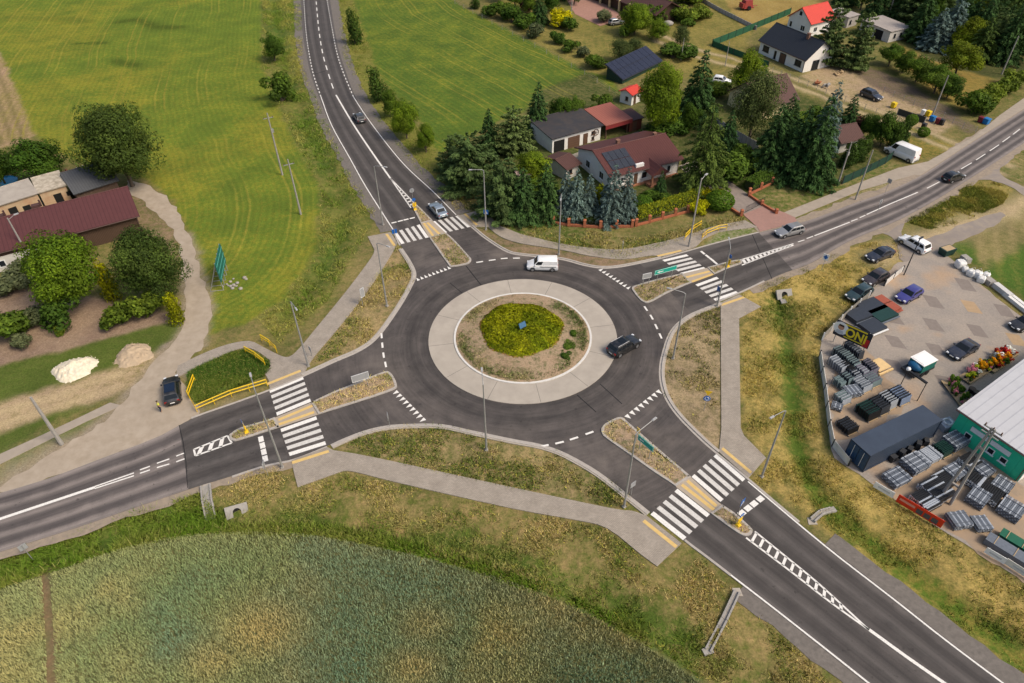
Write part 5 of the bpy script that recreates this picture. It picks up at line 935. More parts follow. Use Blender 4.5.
def house(name, label, cat, P0, P1, W, eave, ridge, wm, rm, ops=(), over=.5, frame=FRW, rp=.5, chim=(), Lx=None, back=None, z=-.06, gut=True):
    d = P1-P0; Lx = Lx or d.length; root = thing(name, label, cat, (P0.x, P0.y, z), math.atan2(d.y, d.x))
    be = back if back is not None else eave; yr = W*rp
    V = [(0, 0, 0), (Lx, 0, 0), (Lx, W, 0), (0, W, 0), (0, 0, eave), (Lx, 0, eave), (Lx, W, be), (0, W, be), (0, yr, ridge), (Lx, yr, ridge)]
    rawf = [(0, 1, 5, 4), (2, 3, 7, 6), (1, 2, 6, 9, 5), (3, 0, 4, 8, 7), (4, 5, 9, 8), (6, 7, 8, 9)]
    link('wall', rawmesh('wall', V, rawf, [wm]), root)
    mb = MB(); t = .16
    for (y0, z0, y1, z1) in ((0, eave, yr, ridge), (W, be, yr, ridge)):
        dy, dz = y1-y0, z1-z0; l = math.hypot(dy, dz)
        if l < .05: continue
        k = over/l; ya, za = y0-dy*k, z0-dz*k; n = Vector((0, -dz, dy)) if dy > 0 else Vector((0, dz, -dy)); n = n.normalized()*t
        a, b, c_, e = Vector((-over, ya, za+.03)), Vector((Lx+over, ya, za+.03)), Vector((Lx+over, y1, z1+.03)), Vector((-over, y1, z1+.03))
        if dy < 0: a, b, c_, e = b, a, e, c_
        q = [a, b, c_, e]; mb.add(q+[v+n for v in q], [(3, 2, 1, 0), (4, 5, 6, 7), (0, 1, 5, 4), (1, 2, 6, 5), (2, 3, 7, 6), (3, 0, 4, 7)])
    roof = mb.obj('roof', rm, root)
    if ridge > eave+.4:
        rc = MB(); rc.tube([(-over, yr, ridge+.19), (Lx+over, yr, ridge+.19)], .11, 6); rc.obj('ridge_cap', rm, roof)
    if gut:
        g = MB(); sl = (ridge-eave)/max(.1, yr); g.tube([(-over, -over*math.cos(math.atan(sl))-.08, eave-over*math.sin(math.atan(sl))+.05), (Lx+over, -over*math.cos(math.atan(sl))-.08, eave-over*math.sin(math.atan(sl))+.05)], .075, 6); g.tube([(Lx-.1, -.1, eave-.15), (Lx-.1, -.1, .1)], .05, 6); g.obj('gutter', GUT, roof)
    for cx_, cy_, s, hh in chim:
        zz = eave+(ridge-eave)*(cy_/yr if cy_ < yr else (W-cy_)/(W-yr)); m = MB(); m.box((cx_, cy_, zz+hh/2-.3), (s, s, hh+.6)); m.box((cx_, cy_, zz+hh+.04), (s*1.25, s*1.25, .09)); m.obj('chimney', CHIM, roof)
    openings(root, ops, Lx, W, frame); root['L'] = Lx; del root['L']; return root
def flatbox(name, label, cat, P0, P1, W, h0, h1, wm, rm, ops=(), over=.3, frame=FRW, Lx=None):
    "mono-pitch building: h0 at the near side, h1 at the far side"
    return house(name, label, cat, P0, P1, W, h0, h1, wm, rm, ops, over, frame, rp=.98, Lx=Lx, back=h1-.05, gut=False)
# --- the maroon house at the corner
P0, P1 = at(610, 191), at(677, 173.5)
mh = house('family_house', 'white house with maroon roof and solar panels behind the blue spruces', 'house', P0, P1, 11.0, 3.0, 4.9, WHITE, MAROON,
  [('f', 1.9, .9, 1.2, 1.2, 'window'), ('f', 4.9, .2, 1.0, 2.1, 'door'), ('f', 6.6, .9, 1.1, 1.2, 'window'), ('f', 11.6, .9, .8, 1.2, 'window'), ('l', 3.0, .9, 1.3, 1.3, 'window'), ('l', 7.5, .9, 1.3, 1.3, 'window'), ('r', 4, .9, 1.2, 1.2, 'window')], .6, FRW, chim=((5.0, 6.4, .55, .8), (12.5, 6.3, .5, .5)))
LH = (P1-P0).length
m = MB(); sl = (4.9-3)/5.5
for k in range(2):
    for j in range(4):
        x0 = .6+1.15*j; y0 = .55+k*2.0; q = [Vector((x, y, 3.0+y*sl+.26)) for x, y in ((x0, y0), (x0+1.08, y0), (x0+1.08, y0+1.9), (x0, y0+1.9))]; m.panel(*q, .05)
SOLAR = striped('solar cells', (.035, .040, .052), (.075, .080, .095), 'x', .28, .9, .25); m.obj('solar_panel', SOLAR, [c for c in mh.children if c.name.startswith('roof')][0])
m = MB(); pc = LH*.60   # porch
for sx in (-1.25, 1.25): m.box((pc+sx, -2.0, 1.2), (.28, .28, 2.4))
m.box((pc, -1.0, .16), (3.0, 2.1, .3)); m.obj('porch', mat('porch brick', (.36, .17, .10), .9, .25, 4), mh)
m = MB(); hz0, hz1 = 2.45, 3.7; a = [(pc-1.75, -2.6), (pc+1.75, -2.6), (pc+1.75, .3), (pc-1.75, .3)]
m.add([(a[0][0], a[0][1], hz0), (a[1][0], a[1][1], hz0), (a[2][0], 1.2, hz0), (a[3][0], 1.2, hz0), (pc, -2.3, hz1), (pc, 2.0, hz1)], [(0, 4, 5, 3), (1, 2, 5, 4), (0, 1, 4), (0, 3, 2, 1)]); m.obj('porch_roof', MAROON, mh)
m = MB(); m.box((pc-2.6, .2, 1.9), (1.7, .5, 3.7), taper=.9); m.obj('dormer', WHITE, mh)
m = MB(); m.box((LH*.5, -.25, .12), (LH*.98, .5, .24)); m.obj('plinth', mat('brick red plinth', (.38, .17, .09), .9, .2, 4), mh)
# --- garage, carport, sheds
ga = flatbox('garage', 'white garage building with black flat roof behind the maroon house', 'garage', at(552, 153), at(600, 139.5), 7.6, 2.8, 3.4, WHITE, BLACKR, [('f', 1.5, 0, 2.3, 2.2, 'bay'), ('f', 4.7, 0, 2.6, 2.2, 'garage'), ('f', 7.3, 0, 1.0, 2.1, 'door'), ('f', 9.0, 1.5, .8, .7, 'window'), ('f', 9.0, .4, .6, .7, 'window')], .35, FRB)
m = MB(); L_ = (at(600, 139.5)-at(552, 153)).length
m.tube([(L_-1.1+.62*math.cos(t), -.07, 1.75+.62*math.sin(t)) for t in np.linspace(0, 2*PI, 17)], .06, 5)
for k in range(3): t = k*PI/3; m.tube([(L_-1.1-.6*math.cos(t), -.07, 1.75-.6*math.sin(t)), (L_-1.1+.6*math.cos(t), -.07, 1.75+.6*math.sin(t))], .035, 5)
m.obj('wall_wheel', FRB, ga)
P0, P1 = at(605, 139), at(628, 132.5); d = (P1-P0); cp = thing('carport', 'open carport with terracotta sheet roof beside the black-roofed garage', 'carport', P0, yaw(P0, P1)); Lc = d.length
m = MB()
for x in (.2, Lc-.2):
    for y in (.2, 6.2): m.box((x, y, 1.35), (.22, .22, 2.7))
m.obj('post', WOODD, cp); m = MB(); m.add([(-.4, -.5, 2.75), (Lc+.4, -.5, 2.75), (Lc+.4, 6.8, 3.3), (-.4, 6.8, 3.3), (-.4, -.5, 2.9), (Lc+.4, -.5, 2.9), (Lc+.4, 6.8, 3.45), (-.4, 6.8, 3.45)], [(3, 2, 1, 0), (4, 5, 6, 7), (0, 1, 5, 4), (1, 2, 6, 5), (2, 3, 7, 6), (3, 0, 4, 7)]); m.obj('roof', TERRA, cp)
m = MB(); m.box((Lc/2, -.45, 2.45), (Lc+.8, .1, .75)); m.obj('fascia', mat('dark red fascia', (.22, .03, .03), .6, .2, 3), cp); m = MB(); m.box((Lc/2, 6.3, 1.4), (Lc, .15, 2.7)); m.obj('back_wall', WOODD, cp)
flatbox('wooden_shed', 'dark red wooden shed right of the terracotta carport', 'shed', at(629, 132), at(641, 128.5), 4.0, 2.2, 2.5, striped('red brown boards', (.16, .05, .03), (.10, .03, .02), 'x', .2, .85, .8), MAROON2, [('f', 1.2, 0, 1.0, 1.9, 'door')], .3, FRB)
house('garden_shed', 'low white shed with maroon roof between garage and blue spruces', 'shed', at(566, 180), at(578, 174.5), 5.0, 2.2, 2.9, OFFW, MAROON2, [('f', 1.0, .9, .8, .8, 'window')], .4, FRB)
house('gazebo', 'small garden shelter with pinkish roof among the bushes by the north crossing', 'shelter', at(519, 187), at(531, 184), 2.8, 2.0, 2.5, WOODD, mat('pinkish roof felt', (.42, .30, .26), .9, .2, 2), [], .3)
house('playhouse', 'tiny white hut with bright red roof near the solar shed', 'hut', at(631, 105.5), at(640, 101), 2.9, 2.3, 2.9, WHITE, REDR, [('l', 1.2, .8, .7, .8, 'window'), ('f', 1.1, 0, .8, 1.9, 'door')], .35, FRB)
P0, P1 = at(622, 84), at(661, 65); ss = thing('solar_shed', 'dark green shed roofed with a sloping row of solar panels by the meadow', 'shed', P0, yaw(P0, P1)); Ls = (P1-P0).length
GRNB = striped('dark green sheet', (.02, .05, .035), (.014, .035, .025), 'x', .25, .85, .5)
link('wall', rawmesh('wall', [(0, 0, 0), (Ls, 0, 0), (Ls, 4.3, 0), (0, 4.3, 0), (0, 0, 1.0), (Ls, 0, 1.0), (Ls, 4.3, 2.9), (0, 4.3, 2.9)], [(0, 1, 5, 4), (1, 2, 6, 5), (2, 3, 7, 6), (3, 0, 4, 7), (4, 5, 6, 7)], [GRNB]), ss)
m = MB()
for k in range(9):
    for j in range(2):
        x0 = -.2+k*(Ls+.3)/9; x1 = x0+(Ls+.3)/9-.07; q = []
        for x, t in ((x0, j*.5+.01), (x1, j*.5+.01), (x1, j*.5+.49), (x0, j*.5+.49)): q.append((x, -.3+t*5.0, 1.0+t*2.2))
        m.panel(*q, .06)
m.obj('solar_panel', striped('blue black solar cells', (.022, .026, .045), (.055, .06, .085), 'y', .30, .93, .2), ss); m = MB(); m.add([(-.3, -.4, .93), (Ls+.2, -.4, .93), (Ls+.2, 4.8, 3.16), (-.3, 4.8, 3.16)], [(0, 1, 2, 3)]); m.obj('panel_frame', FRD, ss)
# --- houses along the sandy track
house('new_house', 'new white bungalow with graphite roof on the sandy plot', 'house', at(758.4, 52.5), at(802.5, 72.5), 8.2, 2.9, 5.9, WHITE, DARKR, [('f', 2.1, .9, 1.9, 1.3, 'window'), ('f', 5.2, .3, .7, 1.7, 'window'), ('f', 7.6, 0, 1.9, 2.2, 'door'), ('f', 12.3, .9, 1.9, 1.3, 'window'), ('r', 3.4, .1, 2.0, 2.1, 'window'), ('r', 6.6, 3.6, .7, .7, 'window')], .45, FRD, chim=((10.2, 3.6, .6, 1.2),))
P0, P1 = at(808, 37), at(831, 31); house('red_roof_house', 'white two-storey house with bright red roof behind the graphite bungalow', 'house', P0, P1, 7.0, 3.2, 5.9, WHITE, REDR, [('l', 2.2, .9, 1.3, 1.3, 'window'), ('l', 3.7, 4.1, 1.0, 1.1, 'window'), ('l', 6.0, .9, .8, 1.4, 'window'), ('f', 2.0, .9, 1.2, 1.2, 'window'), ('f', 6.0, .9, 1.2, 1.2, 'window')], .4, FRW)
BLK = mat('grey concrete block', (.42, .39, .35), .92, .2, 1.5, col2=(.34, .31, .28)); BLKR = mat('grey felt roof', (.36, .32, .29), .92, .2, .8)
flatbox('block_shed', 'long low grey block building at the edge of the dark wood', 'outbuilding', at(887.5, 42.5), at(907, 38), 9.0, 2.5, 2.8, mat('whitewashed block', (.56, .53, .49), .9, .15, 1.5), BLKR, [('f', 1.8, .9, .7, .9, 'window'), ('f', 3.9, .9, .7, .9, 'window'), ('l', 3.2, 0, 2.4, 2.1, 'bay')], .25, FRD)
flatbox('block_shed', 'smaller grey block shed half hidden between the two tall pines', 'outbuilding', at(846, 28), at(856, 25), 6.0, 2.5, 2.7, BLK, BLKR, [('f', 1.2, .8, .8, .9, 'window')], .25, FRD)
house('hidden_house', 'house with brown tiled roof mostly hidden behind the drooping birch', 'house', at(757, 121), at(793, 112), 9.0, 2.9, 6.0, mat('cream render', (.62, .52, .30), .9, .15, 1.5), MAROON2, [('r', 4, .9, 1.3, 1.2, 'window'), ('f', 3, .9, 1.3, 1.2, 'window')], .5, FRB)
house('brown_summerhouse', 'low building with brown pyramid-like roof among thujas by the green fence', 'summer house', at(838, 153), at(858, 149), 5.5, 2.3, 3.7, OFFW, MAROON2, [('f', 2, .9, 1.2, 1.0, 'window')], .5, FRB)
P0, P1 = at(590, -2), at(655, 25); ch = house('columned_building', 'long building with brown roof and pale yellow columns at the top picture edge', 'building', P0, P1, 8, 3.0, 5.0, WOODD, MAROON2, [], .9)
m = MB(); L_ = (P1-P0).length
cm_ = mat('cream column', (.62, .50, .26), .85, .15, 2)
for k in range(6): mm = MB(); mm.box((L_*.05+k*L_*.15, -.75, 1.5), (.45, .45, 3.0)); mm.obj('column', cm_, ch)
# --- the farm
P0, P1 = at(-40, 283), at(143, 233); LB = (P1-P0).length
barn = house('barn', 'long barn with maroon sheet roof and brown boarded front', 'barn', P0, P1, 9.2, 3.3, 5.3, WOODD, striped('dull maroon sheet', (.092, .034, .034), (.068, .026, .026), 'x', .55, .85, .55), [('f', 4, 1.2, 1.2, 1.1, 'window')], .5, FRW, rp=.60)
m = MB(); m.box((5.2, -.12, 1.2), (11.5, .2, 2.4)); m.obj('white_wall', OFFW, barn)
m = MB(); xw = 5.9
m.box((xw, -.235, 1.35), (1.0, .06, 1.15)); wf = m.obj('window', FRW, barn); m = MB(); m.box((xw, -.26, 1.38), (.7, .06, .85)); m.obj('pane', GLASSD, wf)
rf = [c for c in barn.children if c.name.startswith('roof')][0]
for x, y in ((12.3, 7.1), (7.5, 6.5)): m = MB(); m.box((x, y, 5.1), (1.1, .8, .7)); m.box((x+.7, y+.2, 5.4), (.25, .25, 1.0)); m.obj('roof_vent', mat('rusty vent', (.09, .045, .04), .8, .3, 4), rf)
BRK = mat('orange brick with cream plaster', (.50, .38, .24), .92, .2, .7, col2=(.40, .20, .11), bump=.3)
flatbox('brick_outbuilding', 'old outbuilding with weathered grey roof and cream and orange brick wall', 'outbuilding', at(-50, 241), at(45, 209.5), 4.6, 3.0, 3.6, BRK, mat('weathered grey roof', (.40, .36, .31), .93, .3, .8, col2=(.27, .24, .21), bump=.3), [('f', 9.6, .9, 1.2, 1.2, 'bay'), ('f', 11.5, .2, 1.1, 1.5, 'bay'), ('f', 14.2, .9, 1.0, 1.0, 'bay')], .25, FRB)
flatbox('brick_outbuilding', 'short brick outbuilding with pale moss-stained roof and dark doorway', 'outbuilding', at(47, 209), at(73, 201.5), 4.8, 3.0, 3.5, BRK, mat('moss stained roof', (.52, .46, .37), .93, .4, 1.2, col2=(.22, .19, .14), bump=.4), [('f', 2.3, .2, 1.2, 1.9, 'bay'), ('f', 3.9, 1.2, .6, .8, 'bay')], .2, FRB)
P0, P1 = at(121, 193), at(92, 178); house('dark_shed', 'shed with dark grey sheet roof squeezed between the barn and the huge tree', 'shed', at(82, 207), at(122, 194), 7.0, 2.6, 4.0, mat('grimy brick', (.13, .085, .06), .95, .4, 3), striped('dark grey sheet', (.085, .088, .092), (.06, .062, .066), 'x', .4, .85, .6), [], .4, rp=.75, gut=False)
pile = MB(); rr = random.Random(3)
for k in range(46): pile.box((rr.gauss(0, 1.3), rr.gauss(0, .7), .15+rr.random()*.7), (rr.uniform(.2, .8), rr.uniform(.15, .4), rr.uniform(.15, .3)), rr.random()*3, rr.randrange(2), rx=rr.uniform(-.4, .4))
o = pile.obj('rubble_heap', [mat('red rubble', (.25, .10, .07), .95, .4, 4), mat('pale rubble', (.48, .42, .36), .95, .3, 4)]); o.location = at(78, 175); tag(o, 'heap of red and pale brick rubble behind the dark grey shed', 'rubble')
pc_ = at(6, 184); m = MB(); m.tube([(1.9*math.cos(t), 1.9*math.sin(t), .5) for t in np.linspace(0, 2*PI, 25)], .12, 6); m.prism([(1.85*math.cos(t), 1.85*math.sin(t)) for t in np.linspace(0, 2*PI, 25)[:-1]], 0, .5); o = m.obj('paddling_pool', mat('bright blue pool liner', (.02, .36, .62), .35, .15, 2)); o.location = pc_; tag(o, 'bright blue round garden pool at the left picture edge', 'pool')
# --- fence dealer's hall
P0, P1 = at(948.3, 432.5), at(1017, 481.5); GREENW = striped('bright green cladding', (.03, .50, .28), (.025, .44, .24), 'x', 1.0, .93, .5, var=.15)
hall = house('trade_hall', 'bright green trade hall with pale grey ribbed roof at the right edge', 'hall', P0, P1, 24, 3.7, 6.3, GREENW, striped('pale grey ribbed roof', (.50, .50, .51), (.40, .40, .42), 'x', .9, .9, .45, var=.15), [('f', 1.8, .9, .75, .75, 'window'), ('f', 4.35, 1.0, .75, .75, 'window'), ('f', 5.75, .95, .75, .75, 'window')], .35, FRW)
for x, w in ((2.7, 2.0), (4.95, 2.1)): m = MB(); m.box((x, -.08, 2.47), (w, .06, .62)); m.obj('sign_panel', FRW, hall)
m = MB(); m.box(((P1-P0).length+.04, 12, 1.85), (.06, 23.9, 3.6)); m.obj('side_cladding', WHITE, hall)
# container
P0 = at(862.5, 472.5); P1 = at(936, 435.5); d = P1-P0; u = d.normalized(); Lk = 10.7
ct = thing('container', 'long dark blue steel container standing in the fence yard', 'container', P0, yaw(P0, P1))
CB = striped('dark blue corrugation', (.050, .070, .105), (.022, .032, .052), 'x', .28, .5, .5, soft=.2); CBT = mat('dusty blue container roof', (.040, .056, .084), .6, .15, .6, col2=(.030, .042, .066))
m = MB(); m.box((Lk/2, 1.3, 1.42), (Lk, 2.5, 2.45)); m.obj('container_body', CB, ct); m = MB(); m.box((Lk/2, 1.3, 2.68), (Lk+.06, 2.56, .09)); m.obj('container_roof', CBT, ct)
CBF = mat('blue container frame', (.03, .045, .075), .5, .2, 3)
for x in (.06, Lk-.06):
    for y in (.06, 2.54):
        m = MB(); m.box((x, y, 1.35), (.17, .17, 2.62)); m.obj('corner_post', CBF, ct)
m = MB()
for y in (.05, 2.55): m.box((Lk/2, y, .17), (Lk, .15, .18))
m.obj('bottom_rail', CBF, ct)
for k in range(2): m = MB(); m.box((-.03, .68+k*1.24, 1.4), (.05, 1.16, 2.3)); dd = m.obj('container_door', mat('container door blue', (.02, .06, .13), .45, .2, 2), ct); m = MB(); m.tube([(-.08, .68+k*1.24, .4), (-.08, .68+k*1.24, 2.5)], .025, 6); m.obj('locking_bar', FRW, dd)
for k in range(5): m = MB(); m.box((4.0+k*1.25, -.28, .42+.1*(k % 2)), (.7, .5, .75+.2*(k % 2)), .2*k); o = m.obj('crate', FRD); o.location = P0; o.rotation_euler.z = yaw(P0, P1); tag(o, ('first', 'second', 'third', 'fourth', 'fifth')[k]+' black crate from the left along the near side of the blue container', 'crate', 'crates beside the container')
# ================================================================== VEHICLES
TYRE = mat('tyre rubber', (.018, .018, .018), .9); RIM = mat('alloy rim', (.42, .42, .43), .35, .1, 3, metal=.7); CGL = mat('car glass', (.012, .016, .020), .05, .2, 1); HL = mat('headlight lens', (.62, .64, .66), .15, .1, 3); TL = mat('tail light red', (.28, .012, .01), .25, .1, 3); BLKP = mat('black car trim', (.02, .02, .021), .6); PLATE = mat('number plate', (.75, .75, .73), .5, .05, 3)
CT_ = {  # L, W, H, belt, cowl x, roof front x, roof rear x, glass rear x, tail top z, nose z, bonnet z
 'hatch': (4.15, 1.78, 1.48, .93, .85, .20, -1.55, -1.95, .95, .66, .86), 'suv': (4.60, 1.86, 1.66, 1.05, .95, .35, -1.80, -2.12, 1.02, .80, 1.00), 'sedan': (4.65, 1.80, 1.44, .92, .85, .15, -1.05, -1.62, .98, .66, .86),
 'wagon': (4.65, 1.80, 1.50, .93, .90, .25, -1.80, -2.18, .95, .66, .86), 'mpv': (4.60, 1.83, 1.66, 1.0, 1.25, .60, -1.85, -2.15, .98, .74, .96), 'van': (4.50, 1.84, 1.84, 1.08, 1.25, .72, -2.05, -2.20, 1.05, .74, 1.02), 'bigvan': (5.90, 2.05, 2.50, 1.30, 1.95, 1.25, -2.75, -2.90, 1.25, .85, 1.22), 'coupe': (4.55, 1.84, 1.36, .88, .75, -.05, -1.0, -1.95, .92, .60, .82)}
def car(name, label, cat, rear, front, typ, pm, group=None, z=0):
    A, B = at(*rear), at(*front); c = (A+B)/2; c.z = z
    Ln, Wd, H, belt, cow, rf_, rr_, gr, tz, nz, bz = CT_[typ]; hw = Wd/2; root = thing(name, label, cat, c, yaw(A, B), group)
    body = MB(); hl = Ln/2
    st = [(hl, .34, nz-.1, .74), (hl-.10, .22, nz, .90), (hl-.45, .18, nz+(bz-nz)*.45, .985), ((hl-.45+cow)/2, .18, nz+(bz-nz)*.85, 1), (cow, .18, belt, 1), (0, .18, belt, 1), (rr_, .18, belt+.01, 1), (gr, .2, max(tz, belt-.02), .985), (-hl+.14, .24, tz-.04, .94), (-hl, .38, tz-.16, .82)]
    st = [s for i, s in enumerate(st) if i == 0 or s[0] < st[i-1][0]-.01]; V = []
    for x, zb, zt, k in st:
        w = hw*k; V += [(x, -w*.86, zb), (x, -w, zb+.16), (x, -w, zt-.16), (x, -w*.93, zt-.02), (x, -w*.55, zt+.02), (x, w*.55, zt+.02), (x, w*.93, zt-.02), (x, w, zt-.16), (x, w, zb+.16), (x, w*.86, zb)]
    F = [(k*10+j, k*10+(j+1) % 10, (k+1)*10+(j+1) % 10, (k+1)*10+j) for k in range(len(st)-1) for j in range(10)]+[tuple(range(9, -1, -1)), tuple(range((len(st)-1)*10, len(st)*10))]
    body.add(V, F)
    b0 = [Vector((cow, -hw*.90, belt)), Vector((cow, hw*.90, belt)), Vector((gr, hw*.90, belt)), Vector((gr, -hw*.90, belt))]; k1 = .80 if typ not in ('bigvan', 'van') else .88; h1 = H-.10
    b1 = [Vector((rf_, -hw*k1, h1)), Vector((rf_, hw*k1, h1)), Vector((rr_, hw*k1, h1)), Vector((rr_, -hw*k1, h1))]; b2 = [Vector((rf_-.28, -hw*k1*.86, H)), Vector((rf_-.28, hw*k1*.86, H)), Vector((rr_+.18, hw*k1*.86, H)), Vector((rr_+.18, -hw*k1*.86, H))]
    b2 = [v.copy() for v in b2]
    G = b0+b1+b2; gf = [(0, 1, 5, 4), (1, 2, 6, 5), (2, 3, 7, 6), (3, 0, 4, 7), (4, 5, 9, 8), (5, 6, 10, 9), (6, 7, 11, 10), (7, 4, 8, 11), (8, 9, 10, 11)]
    body.add(G, gf); body.obj('body', pm, root, 42)
    def lerpq(q, u0, u1, v0, v1):
        a, b, c2, d = q
        def p(u, v): return (a.lerp(b, u)).lerp(d.lerp(c2, u), v)
        return [p(u0, v0), p(u1, v0), p(u1, v1), p(u0, v1)]
    g = MB(); g.panel(*lerpq((b0[0], b0[1], b1[1], b1[0]), .06, .94, .06, .96), .012); g.obj('windscreen', CGL, root)
    if typ not in ('van', 'bigvan'): g = MB(); g.panel(*lerpq((b0[2], b0[3], b1[3], b1[2]), .08, .92, .10, .94), .012); g.obj('rear_window', CGL, root)
    segs = {'van': ((.04, .30),), 'bigvan': ((.03, .22),), 'hatch': ((.10, .48), (.51, .86)), 'sedan': ((.12, .50), (.53, .88)), 'coupe': ((.14, .62), (.66, .86))}.get(typ, ((.09, .38), (.41, .68), (.71, .93)))
    for s in (0, 1):
        q = (b0[1], b0[2], b1[2], b1[1]) if s else (b0[0], b0[3], b1[3], b1[0])
        g = MB()
        for u0, u1 in segs:
            pq = lerpq(q, u0, u1, .12, .92); g.panel(*(pq if s else pq[::-1]), .012)
        g.obj('side_windows', CGL, root)
    if typ in ('suv', 'coupe', 'mpv') and 'glassroof' in name: pass
    wx_ = (hl-.82, -hl+.84); wr = .33 if typ not in ('suv', 'bigvan') else .37
    for x in wx_:
        for s in (-1, 1):
            w = MB(); y = s*(hw-.10); w.tube([(x, y-s*.12, wr), (x, y+s*.115, wr)], wr, 16); wo = w.obj('wheel', TYRE, root, 40); r_ = MB(); r_.tube([(x, y+s*.10, wr), (x, y+s*.122, wr)], wr*.62, 10); r_.obj('rim', RIM, wo, 40)
    a_ = MB()
    for x in wx_:
        for s in (-1, 1): a_.tube([(x+(wr+.07)*math.cos(t), s*(hw+.004), wr+(wr+.07)*math.sin(t)) for t in np.linspace(0, PI, 9)], .035, 5)
    a_.box((0, -hw*.97, .24), (Ln*.55, .06, .12)); a_.box((0, hw*.97, .24), (Ln*.55, .06, .12)); a_.box((hl-.02, 0, .38), (.08, Wd*.62, .16)); a_.box((-hl+.02, 0, .40), (.08, Wd*.66, .14)); a_.obj('trim', BLKP, root)
    for s in (-1, 1):
        g = MB(); g.box((hl-.15, s*hw*.70, nz-.04), (.26, hw*.34, .16)); g.obj('headlight', HL, root)
        g = MB(); g.box((-hl+.09, s*hw*.74, tz-.20), (.16, hw*.30, .22 if typ not in ('van', 'bigvan') else .6)); g.obj('tail_light', TL, root)
        g = MB(); g.box((cow-.22, s*(hw+.07), belt+.07), (.14, .20, .15)); g.obj('mirror', pm, root)
    g = MB(); g.box((-hl-.004, 0, tz-.38), (.03, .50, .12)); g.box((hl+.012, 0, .5), (.03, .50, .11)); g.obj('number_plate', PLATE, root)
    return root
WP = paint('white car paint', (.78, .78, .77)); BP = paint('black car paint', (.010, .011, .013)); SP = paint('silver blue paint', (.30, .36, .42), .5); GP = paint('grey car paint', (.055, .06, .066), .3); SV = paint('silver paint', (.34, .34, .34), .5); BL = paint('blue violet paint', (.045, .045, .22), .2); TE = paint('dark teal paint', (.018, .045, .050), .2); DB = paint('dark navy paint', (.012, .016, .030)); DR = paint('dark maroon grey paint', (.030, .022, .024))
v = car('delivery_van', 'small white delivery van circling the far side of the roundabout', 'van', (557.5, 268.5), (527.5, 268), 'van', WP)
m = MB(); m.box((-.75, -.93, .88), (2.3, .02, .10)); m.box((-.75, .93, .88), (2.3, .02, .10)); m.obj('side_stripe', BLKP, v)
s = car('suv', 'black SUV driving on the right side of the roundabout', 'car', (609.5, 357), (637, 341.5), 'suv', BP)
m = MB(); 
for y in (-.62, .62): m.tube([(.2, y, 1.72), (-1.7, y, 1.72)], .025, 6)
m.obj('roof_rail', RIM, s); m = MB(); m.panel((-.9, -.5, 1.665), (.0, -.5, 1.665), (.0, .5, 1.665), (-.9, .5, 1.665), .012); m.obj('sunroof', CGL, s)
car('hatchback', 'silver blue car just leaving over the north crossing', 'car', (444, 219.5), (432.5, 206), 'sedan', SP)
car('hatchback', 'dark grey car driving away on the north road', 'car', (363, 125), (356.5, 115.5), 'hatch', GP)
car('estate_car', 'silver estate car approaching on the right road by the red driveway', 'car', (800, 231), (777.5, 236.5), 'wagon', SV)
car('hatchback', 'black car driving away on the right road past the white van', 'car', (943.5, 182.5), (961, 177), 'hatch', BP)
v = car('cargo_van', 'big white high-roof van parked beside the pavement', 'van', (915, 163), (885.5, 150.5), 'bigvan', WP)
s = car('suv', 'black SUV with glass roof parked on the gravel by the yellow railing', 'car', (174.3, 407), (172.8, 380.8), 'suv', BP)
m = MB(); m.panel((-1.4, -.56, 1.665), (.1, -.56, 1.665), (.1, .56, 1.665), (-1.4, .56, 1.665), .012); m.obj('glass_roof', mat('tinted roof glass', (.012, .022, .045), .06), s)
car('suv', 'dark blue SUV parked on the sandy building plot', 'car', (862, 94.5), (879, 101.5), 'suv', DB)
v = car('minivan', 'white people carrier entering the fence yard past the black lamp post', 'car', (926, 254.5), (900.5, 240), 'mpv', WP)
car('saloon_car', 'dark car parked on the grass nearest the main road', 'car', (889, 253.5), (868.5, 261.5), 'sedan', DB)
car('saloon_car', 'black maroon-tinted car parked between two others outside the yard fence', 'car', (883.5, 276), (864.5, 285.5), 'hatch', DR)
car('saloon_car', 'dark teal car parked outside the fence nearest the billboard', 'car', (867, 291.5), (848.5, 301), 'hatch', TE)
car('hatchback', 'blue violet hatchback parked alone inside the fence yard', 'car', (917, 292.5), (898, 303), 'hatch', BL)
s = car('coupe', 'shiny black coupe parked in the middle of the paved yard', 'car', (974, 345), (948, 360), 'coupe', DB)
car('hatchback', 'black car cut by the right picture edge in the yard', 'car', (1034, 323), (1012, 330), 'hatch', BP)
car('hatchback', 'small silver car parked at the end of the pink terrace', 'car', (611, 25), (621, 23.5), 'hatch', SV)
car('hatchback', 'white car half hidden under trees behind the tall larch', 'car', (714, 82), (728, 84), 'hatch', WP)
